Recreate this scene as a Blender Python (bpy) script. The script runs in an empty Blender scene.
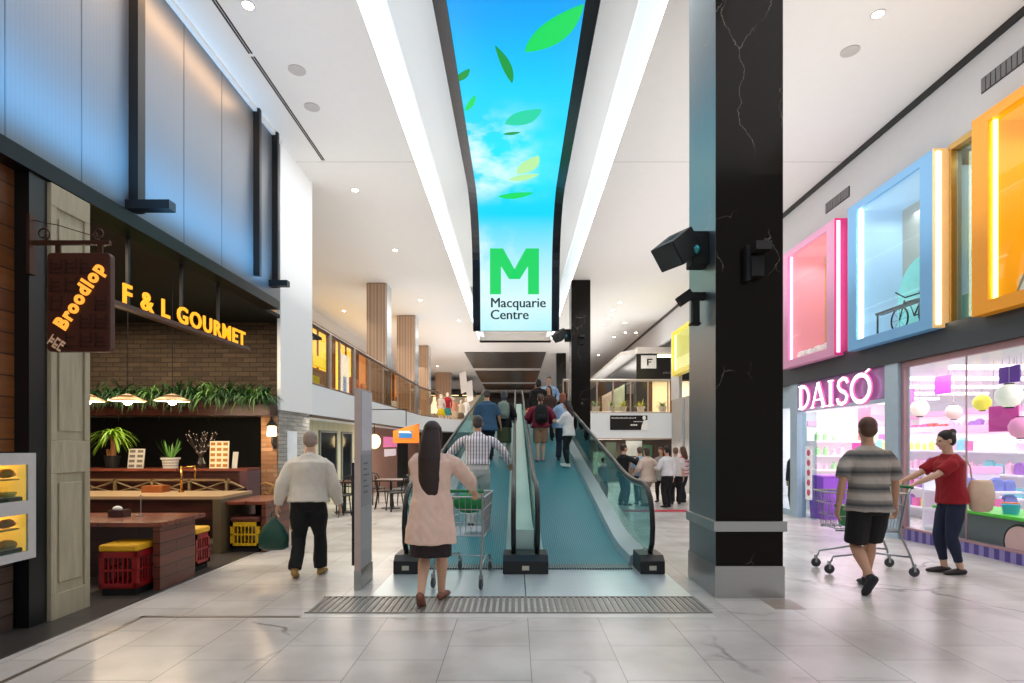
import bpy, math, random
from mathutils import Vector, Matrix, noise
R = math.radians
PI = math.pi
random.seed(7)
SC = bpy.context.scene
COL = SC.collection
F, CX, HY, HC = 560.0, 516.0, 443.0, 1.5     # focal length in pixels, vanishing point, camera height
CEIL = 6.8
XL, XR = -4.15, 6.2

def fz(y):                                   # the mall floor falls gently towards the far end
    return -0.025 * (min(max(y, 7.5), 26.0) - 7.5)
def at(px, py, Y):
    return Vector(((px - CX) * Y / F, Y, HC - (py - HY) * Y / F))
def yat(px, X):
    return F * X / (px - CX)

# ------------------------------------------------------------------ materials
def lin(h):
    if not isinstance(h, str): return tuple(h) + ((1,) if len(h) == 3 else ())
    h = h.lstrip('#')
    o = []
    for i in (0, 2, 4):
        v = int(h[i:i+2], 16) / 255
        o.append(v / 12.92 if v <= .04045 else ((v + .055) / 1.055) ** 2.4)
    return (*o, 1)
MATS = {}
def mat(name, col, rough=.5, metal=0, es=0, em=None, nz=.12, sc=8, bump=0, bsc=None, stretch=None, spec=.5):
    if name in MATS: return MATS[name]
    m = bpy.data.materials.new(name); m.use_nodes = True
    n, l = m.node_tree.nodes, m.node_tree.links
    b = n['Principled BSDF']
    c = lin(col)
    b.inputs['Roughness'].default_value = rough
    b.inputs['Metallic'].default_value = metal
    b.inputs['Specular IOR Level'].default_value = spec
    tc = n.new('ShaderNodeTexCoord'); mp = n.new('ShaderNodeMapping')
    if stretch: mp.inputs['Scale'].default_value = stretch
    l.new(tc.outputs['Object'], mp.inputs[0])
    tx = n.new('ShaderNodeTexNoise'); tx.inputs['Scale'].default_value = sc; tx.inputs['Detail'].default_value = 4
    l.new(mp.outputs[0], tx.inputs['Vector'])
    mx = n.new('ShaderNodeMix'); mx.data_type = 'RGBA'
    mx.inputs[6].default_value = tuple(x * (1 - nz) for x in c[:3]) + (1,)
    mx.inputs[7].default_value = tuple(min(1, x * (1 + nz * .6)) for x in c[:3]) + (1,)
    l.new(tx.outputs[0], mx.inputs[0]); l.new(mx.outputs[2], b.inputs['Base Color'])
    if es:
        b.inputs['Emission Color'].default_value = lin(em or col); b.inputs['Emission Strength'].default_value = es
        if em is None: l.new(mx.outputs[2], b.inputs['Emission Color'])
    if bump:
        t2 = n.new('ShaderNodeTexNoise'); t2.inputs['Scale'].default_value = bsc or sc * 3; t2.inputs['Detail'].default_value = 5
        l.new(mp.outputs[0], t2.inputs['Vector'])
        bp = n.new('ShaderNodeBump'); bp.inputs['Strength'].default_value = bump; bp.inputs['Distance'].default_value = .02
        l.new(t2.outputs[0], bp.inputs['Height']); l.new(bp.outputs[0], b.inputs['Normal'])
    MATS[name] = m
    return m

def glassmat(name, tint, refl=.12, rough=.02):
    if name in MATS: return MATS[name]
    m = bpy.data.materials.new(name); m.use_nodes = True
    n, l = m.node_tree.nodes, m.node_tree.links
    n.remove(n['Principled BSDF'])
    out = n['Material Output']
    tr = n.new('ShaderNodeBsdfTransparent'); tr.inputs[0].default_value = lin(tint)
    gl = n.new('ShaderNodeBsdfGlossy'); gl.inputs['Roughness'].default_value = rough
    lw = n.new('ShaderNodeLayerWeight'); lw.inputs[0].default_value = .35
    ma = n.new('ShaderNodeMath'); ma.operation = 'MULTIPLY_ADD'; ma.inputs[1].default_value = refl * 1.2; ma.inputs[2].default_value = refl * .1
    l.new(lw.outputs['Fresnel'], ma.inputs[0])
    mx = n.new('ShaderNodeMixShader')
    l.new(ma.outputs[0], mx.inputs[0]); l.new(tr.outputs[0], mx.inputs[1]); l.new(gl.outputs[0], mx.inputs[2]); l.new(mx.outputs[0], out.inputs[0])
    MATS[name] = m
    return m

def ramp(n, stops, interp='LINEAR'):
    r = n.new('ShaderNodeValToRGB'); cr = r.color_ramp; cr.interpolation = interp
    while len(cr.elements) < len(stops): cr.elements.new(.5)
    for e, (p, c) in zip(cr.elements, stops):
        e.position = p; e.color = lin(c)
    return r

def stripemat(name, stops, axis, period, rough=.8, warp=0, off=0, bump=0, interp='CONSTANT', metal=0, es=0):
    """bands along one object axis; stops = colour ramp over one period"""
    if name in MATS: return MATS[name]
    m = bpy.data.materials.new(name); m.use_nodes = True
    n, l = m.node_tree.nodes, m.node_tree.links
    b = n['Principled BSDF']; b.inputs['Roughness'].default_value = rough; b.inputs['Metallic'].default_value = metal
    tc = n.new('ShaderNodeTexCoord'); sp = n.new('ShaderNodeSeparateXYZ'); l.new(tc.outputs['Object'], sp.inputs[0])
    v = sp.outputs['XYZ'.index(axis)]
    if warp:
        nzz = n.new('ShaderNodeTexNoise'); nzz.inputs['Scale'].default_value = 5; l.new(tc.outputs['Object'], nzz.inputs['Vector'])
        wm = n.new('ShaderNodeMath'); wm.operation = 'MULTIPLY_ADD'; wm.inputs[1].default_value = warp
        l.new(nzz.outputs[0], wm.inputs[0]); l.new(v, wm.inputs[2]); v = wm.outputs[0]
    a = n.new('ShaderNodeMath'); a.operation = 'MULTIPLY_ADD'; a.inputs[1].default_value = 1 / period; a.inputs[2].default_value = 50 + off
    l.new(v, a.inputs[0])
    fr = n.new('ShaderNodeMath'); fr.operation = 'FRACT'; l.new(a.outputs[0], fr.inputs[0])
    r = ramp(n, stops, interp); l.new(fr.outputs[0], r.inputs[0]); l.new(r.outputs[0], b.inputs['Base Color'])
    if es:
        l.new(r.outputs[0], b.inputs['Emission Color']); b.inputs['Emission Strength'].default_value = es
    if bump:
        bp = n.new('ShaderNodeBump'); bp.inputs['Strength'].default_value = bump; bp.inputs['Distance'].default_value = .02
        l.new(r.outputs[0], bp.inputs['Height']); l.new(bp.outputs[0], b.inputs['Normal'])
    MATS[name] = m
    return m

def plankmat(name, cols, axis_u, axis_v, bw, bh, rough=.5, mortar='#1a120c', ms=.006, offset=.5, grain=.35, bump=.2, es=0):
    """planks, tiles or bricks: brick texture on two object axes plus noise"""
    if name in MATS: return MATS[name]
    m = bpy.data.materials.new(name); m.use_nodes = True
    n, l = m.node_tree.nodes, m.node_tree.links
    b = n['Principled BSDF']; b.inputs['Roughness'].default_value = rough
    tc = n.new('ShaderNodeTexCoord'); sp = n.new('ShaderNodeSeparateXYZ'); l.new(tc.outputs['Object'], sp.inputs[0])
    cb = n.new('ShaderNodeCombineXYZ')
    l.new(sp.outputs['XYZ'.index(axis_u)], cb.inputs[0]); l.new(sp.outputs['XYZ'.index(axis_v)], cb.inputs[1])
    br = n.new('ShaderNodeTexBrick'); br.offset = offset
    br.inputs['Color1'].default_value = lin(cols[0]); br.inputs['Color2'].default_value = lin(cols[1]); br.inputs['Mortar'].default_value = lin(mortar)
    br.inputs['Scale'].default_value = 1; br.inputs['Mortar Size'].default_value = ms; br.inputs['Mortar Smooth'].default_value = .3
    br.inputs['Brick Width'].default_value = bw; br.inputs['Row Height'].default_value = bh; br.inputs['Bias'].default_value = -.1
    l.new(cb.outputs[0], br.inputs['Vector'])
    nz = n.new('ShaderNodeTexNoise'); nz.inputs['Scale'].default_value = 1; nz.inputs['Detail'].default_value = 6
    mp = n.new('ShaderNodeMapping'); mp.inputs['Scale'].default_value = (2.5, 22, 1); l.new(cb.outputs[0], mp.inputs[0]); l.new(mp.outputs[0], nz.inputs['Vector'])
    mx = n.new('ShaderNodeMix'); mx.data_type = 'RGBA'; mx.blend_type = 'MULTIPLY'; mx.inputs[0].default_value = grain
    rp = ramp(n, [(.3, '#555555'), (.65, '#ffffff')]); l.new(nz.outputs[0], rp.inputs[0])
    l.new(br.outputs[0], mx.inputs[6]); l.new(rp.outputs[0], mx.inputs[7]); l.new(mx.outputs[2], b.inputs['Base Color'])
    if es:
        l.new(mx.outputs[2], b.inputs['Emission Color']); b.inputs['Emission Strength'].default_value = es
    bp = n.new('ShaderNodeBump'); bp.inputs['Strength'].default_value = bump; bp.inputs['Distance'].default_value = .01
    l.new(mx.outputs[2], bp.inputs['Height']); l.new(bp.outputs[0], b.inputs['Normal'])
    MATS[name] = m
    return m

def marblemat(name, base, vein, rough, vs=1.2, spec=.5, coat=0, metal=0, stretch=None, width=.02, tile=None, amt=1.0, patch=0, mask=(.5, .62)):
    if name in MATS: return MATS[name]
    m = bpy.data.materials.new(name); m.use_nodes = True
    n, l = m.node_tree.nodes, m.node_tree.links
    b = n['Principled BSDF']; b.inputs['Roughness'].default_value = rough; b.inputs['Specular IOR Level'].default_value = spec
    b.inputs['Coat Weight'].default_value = coat; b.inputs['Metallic'].default_value = metal; b.inputs['Coat Roughness'].default_value = .06 if not metal else .3; b.inputs['Coat IOR'].default_value = 1.7
    tc = n.new('ShaderNodeTexCoord')
    wn = n.new('ShaderNodeTexNoise'); wn.inputs['Scale'].default_value = vs * 1.5; wn.inputs['Detail'].default_value = 5
    l.new(tc.outputs['Object'], wn.inputs['Vector'])
    ad = n.new('ShaderNodeVectorMath'); ad.operation = 'MULTIPLY_ADD'; ad.inputs[1].default_value = (.7, .7, .7)
    l.new(wn.outputs['Color'], ad.inputs[0]); l.new(tc.outputs['Object'], ad.inputs[2])
    vo = n.new('ShaderNodeTexVoronoi'); vo.feature = 'DISTANCE_TO_EDGE'; vo.inputs['Scale'].default_value = vs
    vm = n.new('ShaderNodeMapping')
    if stretch: vm.inputs['Scale'].default_value = stretch[0]; vm.inputs['Rotation'].default_value = stretch[1]
    l.new(ad.outputs[0], vm.inputs[0]); l.new(vm.outputs[0], vo.inputs['Vector'])
    rv = ramp(n, [(0, '#ffffff'), (width, '#000000')]); l.new(vo.outputs['Distance'], rv.inputs[0])
    pn = n.new('ShaderNodeTexNoise'); pn.inputs['Scale'].default_value = vs * .8; pn.inputs['Detail'].default_value = 3
    l.new(tc.outputs['Object'], pn.inputs['Vector'])
    rm = ramp(n, [(mask[0], '#000000'), (mask[1], '#ffffff')]); l.new(pn.outputs[0], rm.inputs[0])
    mu = n.new('ShaderNodeMath'); mu.operation = 'MULTIPLY'; l.new(rv.outputs[0], mu.inputs[0]); l.new(rm.outputs[0], mu.inputs[1])
    mu2 = n.new('ShaderNodeMath'); mu2.operation = 'MULTIPLY'; mu2.inputs[1].default_value = amt; l.new(mu.outputs[0], mu2.inputs[0])
    mx = n.new('ShaderNodeMix'); mx.data_type = 'RGBA'; mx.inputs[7].default_value = lin(vein)
    l.new(mu2.outputs[0], mx.inputs[0])
    cur = None
    if tile:
        sp = n.new('ShaderNodeSeparateXYZ'); l.new(tc.outputs['Object'], sp.inputs[0])
        cb = n.new('ShaderNodeCombineXYZ')
        a1 = n.new('ShaderNodeMath'); a1.inputs[1].default_value = 10 * tile + .06; l.new(sp.outputs[1], a1.inputs[0])
        a2 = n.new('ShaderNodeMath'); a2.inputs[1].default_value = 40 * tile - .1; l.new(sp.outputs[0], a2.inputs[0])
        l.new(a1.outputs[0], cb.inputs[0]); l.new(a2.outputs[0], cb.inputs[1])
        br = n.new('ShaderNodeTexBrick'); br.offset = .45
        c = lin(base)
        br.inputs['Color1'].default_value = tuple(x * .93 for x in c[:3]) + (1,); br.inputs['Color2'].default_value = tuple(min(1, x * 1.05) for x in c[:3]) + (1,)
        br.inputs['Mortar'].default_value = tuple(x * .5 for x in c[:3]) + (1,)
        br.inputs['Scale'].default_value = 1; br.inputs['Mortar Size'].default_value = .003; br.inputs['Mortar Smooth'].default_value = 0
        br.inputs['Brick Width'].default_value = tile; br.inputs['Row Height'].default_value = tile
        l.new(cb.outputs[0], br.inputs['Vector']); cur = br.outputs[0]
        if patch:
            p2 = n.new('ShaderNodeTexNoise'); p2.inputs['Scale'].default_value = 1.1; p2.inputs['Detail'].default_value = 6
            l.new(tc.outputs['Object'], p2.inputs['Vector'])
            r2 = ramp(n, [(.4, '#ffffff'), (.75, '#c4beb8')]); l.new(p2.outputs[0], r2.inputs[0])
            m2 = n.new('ShaderNodeMix'); m2.data_type = 'RGBA'; m2.blend_type = 'MULTIPLY'; m2.inputs[0].default_value = patch
            l.new(cur, m2.inputs[6]); l.new(r2.outputs[0], m2.inputs[7]); cur = m2.outputs[2]
        l.new(cur, mx.inputs[6])
    else:
        mx.inputs[6].default_value = lin(base)
    l.new(mx.outputs[2], b.inputs['Base Color'])
    MATS[name] = m
    return m

# ------------------------------------------------------------------ mesh builder
def frame_of(d, ref=None):
    d = Vector(d).normalized()
    r = Vector(ref) if ref is not None else (Vector((0, 0, 1)) if abs(d.z) < .9 else Vector((1, 0, 0)))
    u = r - d * r.dot(d)
    if u.length < 1e-5:
        r = Vector((0, 1, 0)); u = r - d * r.dot(d)
    u.normalize()
    return u, d.cross(u)

class MB:
    def __init__(s): s.v = []; s.f = []
    def add(s, vs, fs):
        k = len(s.v); s.v += [Vector(p) for p in vs]; s.f += [tuple(k + i for i in f) for f in fs]; return s
    def box(s, x0, x1, y0, y1, z0, z1, M=None):
        vs = [Vector((x, y, z)) for z in (z0, z1) for x, y in ((x0, y0), (x1, y0), (x1, y1), (x0, y1))]
        if M is not None: vs = [M @ p for p in vs]
        return s.add(vs, [(3, 2, 1, 0), (4, 5, 6, 7), (0, 1, 5, 4), (1, 2, 6, 5), (2, 3, 7, 6), (3, 0, 4, 7)])
    def cbox(s, c, d, M=None):
        return s.box(c[0]-d[0]/2, c[0]+d[0]/2, c[1]-d[1]/2, c[1]+d[1]/2, c[2]-d[2]/2, c[2]+d[2]/2, M)
    def prism(s, poly, axis, lo, hi):
        """poly in the two other axes (order x,y,z without the axis), extruded along axis"""
        def p3(a, b, h): return {'x': (h, a, b), 'y': (a, h, b), 'z': (a, b, h)}[axis]
        n = len(poly)
        vs = [p3(a, b, lo) for a, b in poly] + [p3(a, b, hi) for a, b in poly]
        fs = [tuple(range(n - 1, -1, -1)), tuple(range(n, 2 * n))] + [(i, (i + 1) % n, n + (i + 1) % n, n + i) for i in range(n)]
        return s.add(vs, fs)
    def loft(s, rings, caps=True, closed=False):
        n = len(rings[0]); vs = [p for r in rings for p in r]; fs = []
        m = len(rings)
        for i in range(m if closed else m - 1):
            j = (i + 1) % m
            for k in range(n):
                q = (k + 1) % n
                fs.append((i * n + k, i * n + q, j * n + q, j * n + k))
        if caps and not closed:
            fs.append(tuple(range(n - 1, -1, -1))); fs.append(tuple((m - 1) * n + k for k in range(n)))
        return s.add(vs, fs)
    def tube(s, pts, rad, n=8, ref=None, closed=False, rnd=False):
        pts = [Vector(p) for p in pts]; m = len(pts)
        rads = rad if isinstance(rad, list) else [rad] * m
        if rnd:                                   # rounded ends
            d0 = (pts[0] - pts[1]).normalized(); d1 = (pts[-1] - pts[-2]).normalized()
            r0 = rads[0] if not isinstance(rads[0], tuple) else min(rads[0]); r1 = rads[-1] if not isinstance(rads[-1], tuple) else min(rads[-1])
            sc = lambda r, k: tuple(x * k for x in r) if isinstance(r, tuple) else r * k
            pts = [pts[0] + d0 * r0 * .8, pts[0] + d0 * r0 * .5] + pts + [pts[-1] + d1 * r1 * .5, pts[-1] + d1 * r1 * .8]
            rads = [sc(rads[0], .35), sc(rads[0], .8)] + list(rads) + [sc(rads[-1], .8), sc(rads[-1], .35)]; m = len(pts)
        rings = []; u = None
        for i, p in enumerate(pts):
            if closed: t = (pts[(i + 1) % m] - pts[i - 1])
            else: t = (pts[min(i + 1, m - 1)] - pts[max(i - 1, 0)])
            if t.length < 1e-9: t = Vector((0, 0, 1))
            u, w = frame_of(t, u if u is not None else ref)
            r = rads[i]; a, b = r if isinstance(r, tuple) else (r, r)
            rings.append([p + u * (a * math.cos(2 * PI * k / n)) + w * (b * math.sin(2 * PI * k / n)) for k in range(n)])
        return s.loft(rings, True, closed)
    def lathe(s, prof, c=(0, 0, 0), n=16, M=None):
        c = Vector(c); rings = []
        for r, z in prof:
            ring = [Vector((r * math.cos(2 * PI * k / n), r * math.sin(2 * PI * k / n), z)) for k in range(n)]
            if M is not None: ring = [M @ p for p in ring]
            rings.append([c + p for p in ring])
        return s.loft(rings)
    def ell(s, c, r, n=14, m=9, M=None):
        c = Vector(c); rings = []
        for i in range(m):
            t = PI * (i + .5) / m if 0 < i < m - 1 else (0.06 if i == 0 else PI - .06)
            ring = [Vector((r[0] * math.sin(t) * math.cos(2 * PI * k / n), r[1] * math.sin(t) * math.sin(2 * PI * k / n), -r[2] * math.cos(t))) for k in range(n)]
            if M is not None: ring = [M @ p for p in ring]
            rings.append([c + p for p in ring])
        return s.loft(rings)
    def quad(s, a, b, c, d): return s.add([a, b, c, d], [(0, 1, 2, 3)])
    def blade(s, p, d, length, w, droop=.5, seg=5, side=None):
        """a curved leaf blade starting at p along d, bending down"""
        p = Vector(p); d = Vector(d).normalized()
        sd = Vector(side) if side else d.cross(Vector((0, 0, 1)))
        if sd.length < 1e-4: sd = Vector((1, 0, 0))
        sd.normalize(); vs = []; q = p.copy()
        for i in range(seg + 1):
            t = i / seg
            ww = w * (1 - t) ** .6 * (.55 + 1.2 * t if t < .4 else 1.03)
            vs += [q - sd * ww, q + sd * ww]
            d = (d + Vector((0, 0, -droop / seg * (1 + t)))).normalized()
            q = q + d * (length / seg)
        return s.add(vs, [(2 * i, 2 * i + 1, 2 * i + 3, 2 * i + 2) for i in range(seg)])
    def build(s, name, m, parent=None, w=False, smooth=False, bevel=0, loc=None, rz=0, **tags):
        off = Vector((0, 0, 0))
        if w:
            q = parent
            while q is not None: off += Vector(q.location); q = q.parent
        me = bpy.data.meshes.new(name)
        me.from_pydata([tuple(p - off) for p in s.v], [], s.f); me.update()
        o = bpy.data.objects.new(name, me); COL.objects.link(o)
        for x in (m if isinstance(m, (list, tuple)) else [m]): me.materials.append(x)
        if parent is not None: o.parent = parent
        if loc is not None: o.location = loc
        if rz: o.rotation_euler.z = rz
        if smooth:
            for p in me.polygons: p.use_smooth = True
        if bevel:
            b = o.modifiers.new('b', 'BEVEL'); b.width = bevel; b.segments = 2; b.limit_method = 'ANGLE'; b.angle_limit = R(40)
        for k, v in tags.items():
            if v is not None: o[k] = v
        return o

def thing(name, label, cat, loc=(0, 0, 0), rz=0, group=None):
    o = bpy.data.objects.new(name, None); COL.objects.link(o); o.empty_display_size = .1
    o.location = loc; o.rotation_euler.z = rz; o['label'] = label; o['category'] = cat
    if group: o['group'] = group
    return o
def tag(o, label, cat, group=None):
    o['label'] = label; o['category'] = cat
    if group: o['group'] = group
    return o
def struct(mb, name, m, **k): return mb.build(name, m, kind='structure', **k)
def dup(root, loc, rz=None, label=None, parent=None, scale=None):
    c = root.copy(); COL.objects.link(c)
    if parent is not None: c.parent = parent
    else:
        c.location = loc
        if rz is not None: c.rotation_euler.z = rz
        if label: c['label'] = label
        if scale: c.scale = (scale,) * 3 if not isinstance(scale, tuple) else scale
    for ch in list(root.children): dup(ch, None, parent=c)
    return c
def box(name, m, x0, x1, y0, y1, z0, z1, **k): return MB().box(x0, x1, y0, y1, z0, z1).build(name, m, **k)

def text(body, size, M, m, name='lettering', parent=None, ext=.01, bold=0, align='LEFT', sx=1, w=True, sp=1.0, **tags):
    """lettering as a mesh; M maps text plane (x right, y up, z towards the reader) to the world"""
    cu = bpy.data.curves.new('t', 'FONT'); cu.body = body; cu.size = size; cu.extrude = ext; cu.offset = bold; cu.align_x = align; cu.space_character = sp; cu.resolution_u = 3
    t = bpy.data.objects.new('t', cu); COL.objects.link(t)
    dg = bpy.context.evaluated_depsgraph_get(); me = bpy.data.meshes.new_from_object(t.evaluated_get(dg))
    bpy.data.objects.remove(t); bpy.data.curves.remove(cu)
    mb = MB(); S = Matrix.Diagonal((sx, 1, 1, 1))
    mb.add([M @ (S @ v.co) for v in me.vertices], [tuple(p.vertices) for p in me.polygons])
    bpy.data.meshes.remove(me)
    return mb.build(name, m, parent, w=w, **tags)
def planeM(o, xd, yd):
    xd = Vector(xd).normalized(); yd = Vector(yd).normalized(); zd = xd.cross(yd)
    M = Matrix((xd, yd, zd)).transposed().to_4x4(); M.translation = Vector(o); return M

def area(name, loc, size, energy, col=(1, 1, 1), rot=(0, 0, 0), shape='RECTANGLE', spread=None):
    d = bpy.data.lights.new(name, 'AREA'); d.shape = shape; d.size = size[0]
    if shape in ('RECTANGLE', 'ELLIPSE'): d.size_y = size[1]
    d.energy = energy; d.color = col
    if spread: d.spread = spread
    o = bpy.data.objects.new(name, d); COL.objects.link(o); o.location = loc; o.rotation_euler = rot
    return o
def point(name, loc, energy, col=(1, 1, 1), r=.1):
    d = bpy.data.lights.new(name, 'POINT'); d.energy = energy; d.color = col; d.shadow_soft_size = r
    o = bpy.data.objects.new(name, d); COL.objects.link(o); o.location = loc
    return o
# ------------------------------------------------------------------ people
def remesh(mb, voxel, smooth=2, wrinkle=0, seed=0, fac=.5):
    me = bpy.data.meshes.new('t'); me.from_pydata([tuple(p) for p in mb.v], [], mb.f); me.update()
    o = bpy.data.objects.new('t', me); COL.objects.link(o)
    r = o.modifiers.new('r', 'REMESH'); r.mode = 'VOXEL'; r.voxel_size = voxel
    if smooth:
        q = o.modifiers.new('s', 'SMOOTH'); q.factor = fac; q.iterations = smooth
    dg = bpy.context.evaluated_depsgraph_get()
    out = bpy.data.meshes.new_from_object(o.evaluated_get(dg))
    bpy.data.objects.remove(o); bpy.data.meshes.remove(me)
    if wrinkle:
        off = Vector((seed * 3.1, seed * 1.7, 0)); ns = [v.normal.copy() for v in out.vertices]
        for v, nn in zip(out.vertices, ns):
            p = v.co
            a = noise.noise(Vector((p.x * 9, p.y * 9, p.z * 4.5)) + off) + .6 * noise.noise(Vector((p.x * 17 + p.z * 9, p.y * 17, p.z * 8)) + off)
            v.co = p + nn * (a * wrinkle)
    for p in out.polygons: p.use_smooth = True
    return out
def linkmesh(me, name, m, parent, **tags):
    o = bpy.data.objects.new(name, me); COL.objects.link(o); o.parent = parent
    me.materials.clear(); me.materials.append(m)
    for k, v in tags.items(): o[k] = v
    return o

def ik(a, c, l1, l2, hint):
    a, c = Vector(a), Vector(c); d = c - a; L = d.length
    if L > (l1 + l2) * .995:
        c = a + d.normalized() * (l1 + l2) * .995; d = c - a; L = d.length
    x = (l1 * l1 - l2 * l2 + L * L) / (2 * L); h = math.sqrt(max(0, l1 * l1 - x * x))
    n = d.normalized(); p = Vector(hint) - n * Vector(hint).dot(n)
    p = p.normalized() if p.length > 1e-6 else Vector((0, 1, 0))
    return a + n * x + p * h, c

def lerp(a, b, t): return a + (b - a) * t

def person(label, loc, rz, H, O, P, cat='person', group=None):
    """local +Y is the way the person faces. P: hands and feet as local points; O: clothing"""
    root = thing('person', label, cat, loc, R(rz), group)
    fem = O.get('fem', False); sw = .1 if fem else .112; wd = O.get('build', 1.0)
    drop = P.get('drop', .008) * H; lean = R(P.get('lean', 2)); sway = P.get('tilt', 0)
    hipz = .52 * H - drop
    def TL(x, y, z):                                   # torso points lean about the hips
        dz = (z - .52) * H
        return Vector((x * H + sway * dz, y * H * math.cos(lean) + math.sin(lean) * dz, hipz + math.cos(lean) * dz - y * H * math.sin(lean) * .3))
    def ring(x, y, z, a, b, n=18, pinch=1):
        c = TL(x, y, z); nu = Vector((0, math.cos(lean), -math.sin(lean)))
        return [c + Vector((a * H * wd * math.cos(t), 0, 0)) + nu * (b * H * wd * math.sin(t)) for t in (2 * PI * k / n for k in range(n))]
    vox = O.get('vox', .009)
    # skeleton
    hips = {s: TL(.05 * s, 0, .50) for s in (-1, 1)}
    sho = {s: TL(sw * s, -.004, .805) for s in (-1, 1)}
    feet = {-1: P.get('lf', (-.055, -.02, 0)), 1: P.get('rf', (.055, .02, 0))}      # ankle floor points (x,y,lift) in H
    pit = {-1: P.get('lpitch', 0), 1: P.get('rpitch', 0)}
    ank, knee, elb, wri = {}, {}, {}, {}
    for s in (-1, 1):
        f = feet[s]
        ta = Vector((f[0] * H, f[1] * H, f[2] * H + .045 * H))
        knee[s], ank[s] = ik(hips[s], ta, .236 * H, .222 * H, (0.05 * s, 1, 0))
        hd = P.get('lh' if s < 0 else 'rh', (.135 * s, .02, .47))
        hint = P.get('le' if s < 0 else 're', (.5 * s, -1, -.2))
        th = TL(*hd) if P.get('rel', True) else Vector(hd)
        elb[s], wri[s] = ik(sho[s], th, .172 * H, .15 * H, hint)
    # ---------------- body
    b = MB()
    tr = [(.455, .05, .045, 0), (.475, .08, .055, -.004), (.52, .092 if not fem else .096, .062, -.008), (.57, .084, .056, -.004), (.62, .076 if not fem else .068, .05, 0), (.68, .082 if not fem else .074, .054, .002),
          (.74, .094 if not fem else .084, .06, .003), (.785, .1 if not fem else .09, .055, 0), (.812, .088, .045, -.002), (.83, .058, .036, -.003), (.842, .036, .033, -.003), (.862, .03, .031, .002), (.89, .03, .032, .006)]
    b.loft([ring(0, y, z, a, d) for z, a, d, y in tr])
    for s in (-1, 1):
        k, a, h = knee[s], ank[s], hips[s]
        b.tube([h + Vector((0, 0, .01 * H)), lerp(h, k, .35), lerp(h, k, .75), k, lerp(k, a, .3), lerp(k, a, .7), a],
               [.05 * H * wd, .05 * H * wd, .038 * H, .032 * H, .0345 * H, .024 * H, .021 * H], 12, ref=(0, 1, 0), rnd=True)
        e, w, q = elb[s], wri[s], sho[s]
        b.tube([q + Vector((-s * .024 * H, 0, -.006 * H)), lerp(q, e, .25), lerp(q, e, .7), e, lerp(e, w, .3), w],
               [.025 * H, .0275 * H, .0245 * H, .021 * H, .022 * H, .0145 * H], 10, rnd=True)
        # hand: palm, four fingers, thumb from the side of the palm
        d = (w - e).normalized()
        d = (d + Vector(P.get('ld' if s < 0 else 'rd', (0, 0, 0)))).normalized()
        nrm = Vector(P.get('lp' if s < 0 else 'rp', (-s, 0, 0)))                    # palm faces the thigh by default
        nrm = (nrm - d * nrm.dot(d)).normalized()
        t = d.cross(nrm) * s
        hs = H * (.95 if fem else 1.0)
        pc = w + d * .048 * hs
        b.tube([w - d * .004 * H, w + d * .018 * hs, w + d * .038 * hs, w + d * .052 * hs], [(.0135 * hs, .0105 * hs), (.021 * hs, .0105 * hs), (.0235 * hs, .0095 * hs), (.022 * hs, .007 * hs)], 10, ref=t)
        curl = P.get('lc' if s < 0 else 'rc', 22)
        for i, ln in enumerate((.92, 1.0, .95, .78)):
            p = pc + t * ((.0165 - .0112 * i) * hs); dd = (d + t * (.05 - .035 * i)).normalized(); pts = [p - d * .01 * hs, p]
            for sl, cf in ((.0215, .8), (.0145, 1.2), (.011, .9)):
                ang = R(curl * cf)
                dd = (dd * math.cos(ang) + nrm * math.sin(ang)).normalized(); p = p + dd * (sl * ln * hs); pts.append(p)
            b.tube(pts, [.0052 * hs, .0052 * hs, .005 * hs, .0046 * hs, .0038 * hs], 8, ref=t, rnd=True)
        p = w + d * .012 * hs + t * .015 * hs; pts = [p]
        for dv, sl in (((.75, .75, .25), .022), ((.92, .3, .35), .0165), ((.9, .05, .42), .013)):
            p = p + (d * dv[0] + t * dv[1] + nrm * dv[2]).normalized() * sl * hs; pts.append(p)
        b.tube(pts, [.0072 * hs, .0064 * hs, .0055 * hs, .0044 * hs], 8, rnd=True)
    # head
    hy, hp = R(P.get('yaw', 0)), R(P.get('nod', 0))
    HM = Matrix.Translation(TL(0, .008, .885)) @ Matrix.Rotation(hy, 4, 'Z') @ Matrix.Rotation(-hp - lean * .4, 4, 'X')
    def hp3(x, y, z): return HM @ Vector((x * H, y * H, z * H))
    R3 = HM.to_3x3()
    def hell(mb, c, r, n=16, m=11): mb.ell(hp3(*c), tuple(x * H for x in r), n, m, R3)
    hell(b, (0, -.004, .066), (.0435, .054, .052))              # cranium
    hell(b, (0, .012, .034), (.035, .04, .042))                 # face
    hell(b, (0, .03, .006), (.02, .018, .016))                  # chin
    b.tube([hp3(0, 0, -.03), hp3(0, -.004, .03)], [.031 * H, .033 * H], 12)
    b.tube([hp3(0, .05, .056), hp3(0, .058, .041), hp3(0, .06, .034)], [.006 * H, .0075 * H, .009 * H], 8, rnd=True)   # nose
    for s in (-1, 1):
        hell(b, (s * .044, -.004, .046), (.006, .013, .019), 8, 7)
        hell(b, (s * .017, .046, .063), (.014, .008, .005), 8, 6)    # brow
    hell(b, (0, .049, .0205), (.012, .006, .004), 8, 5)           # lips
    sk = O.get('skin', '#c99a7e')
    body = linkmesh(remesh(b, vox * .8, 2, fac=.4), 'body', mat('skin ' + sk, sk, .55, nz=.08, sc=30), root)
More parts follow.
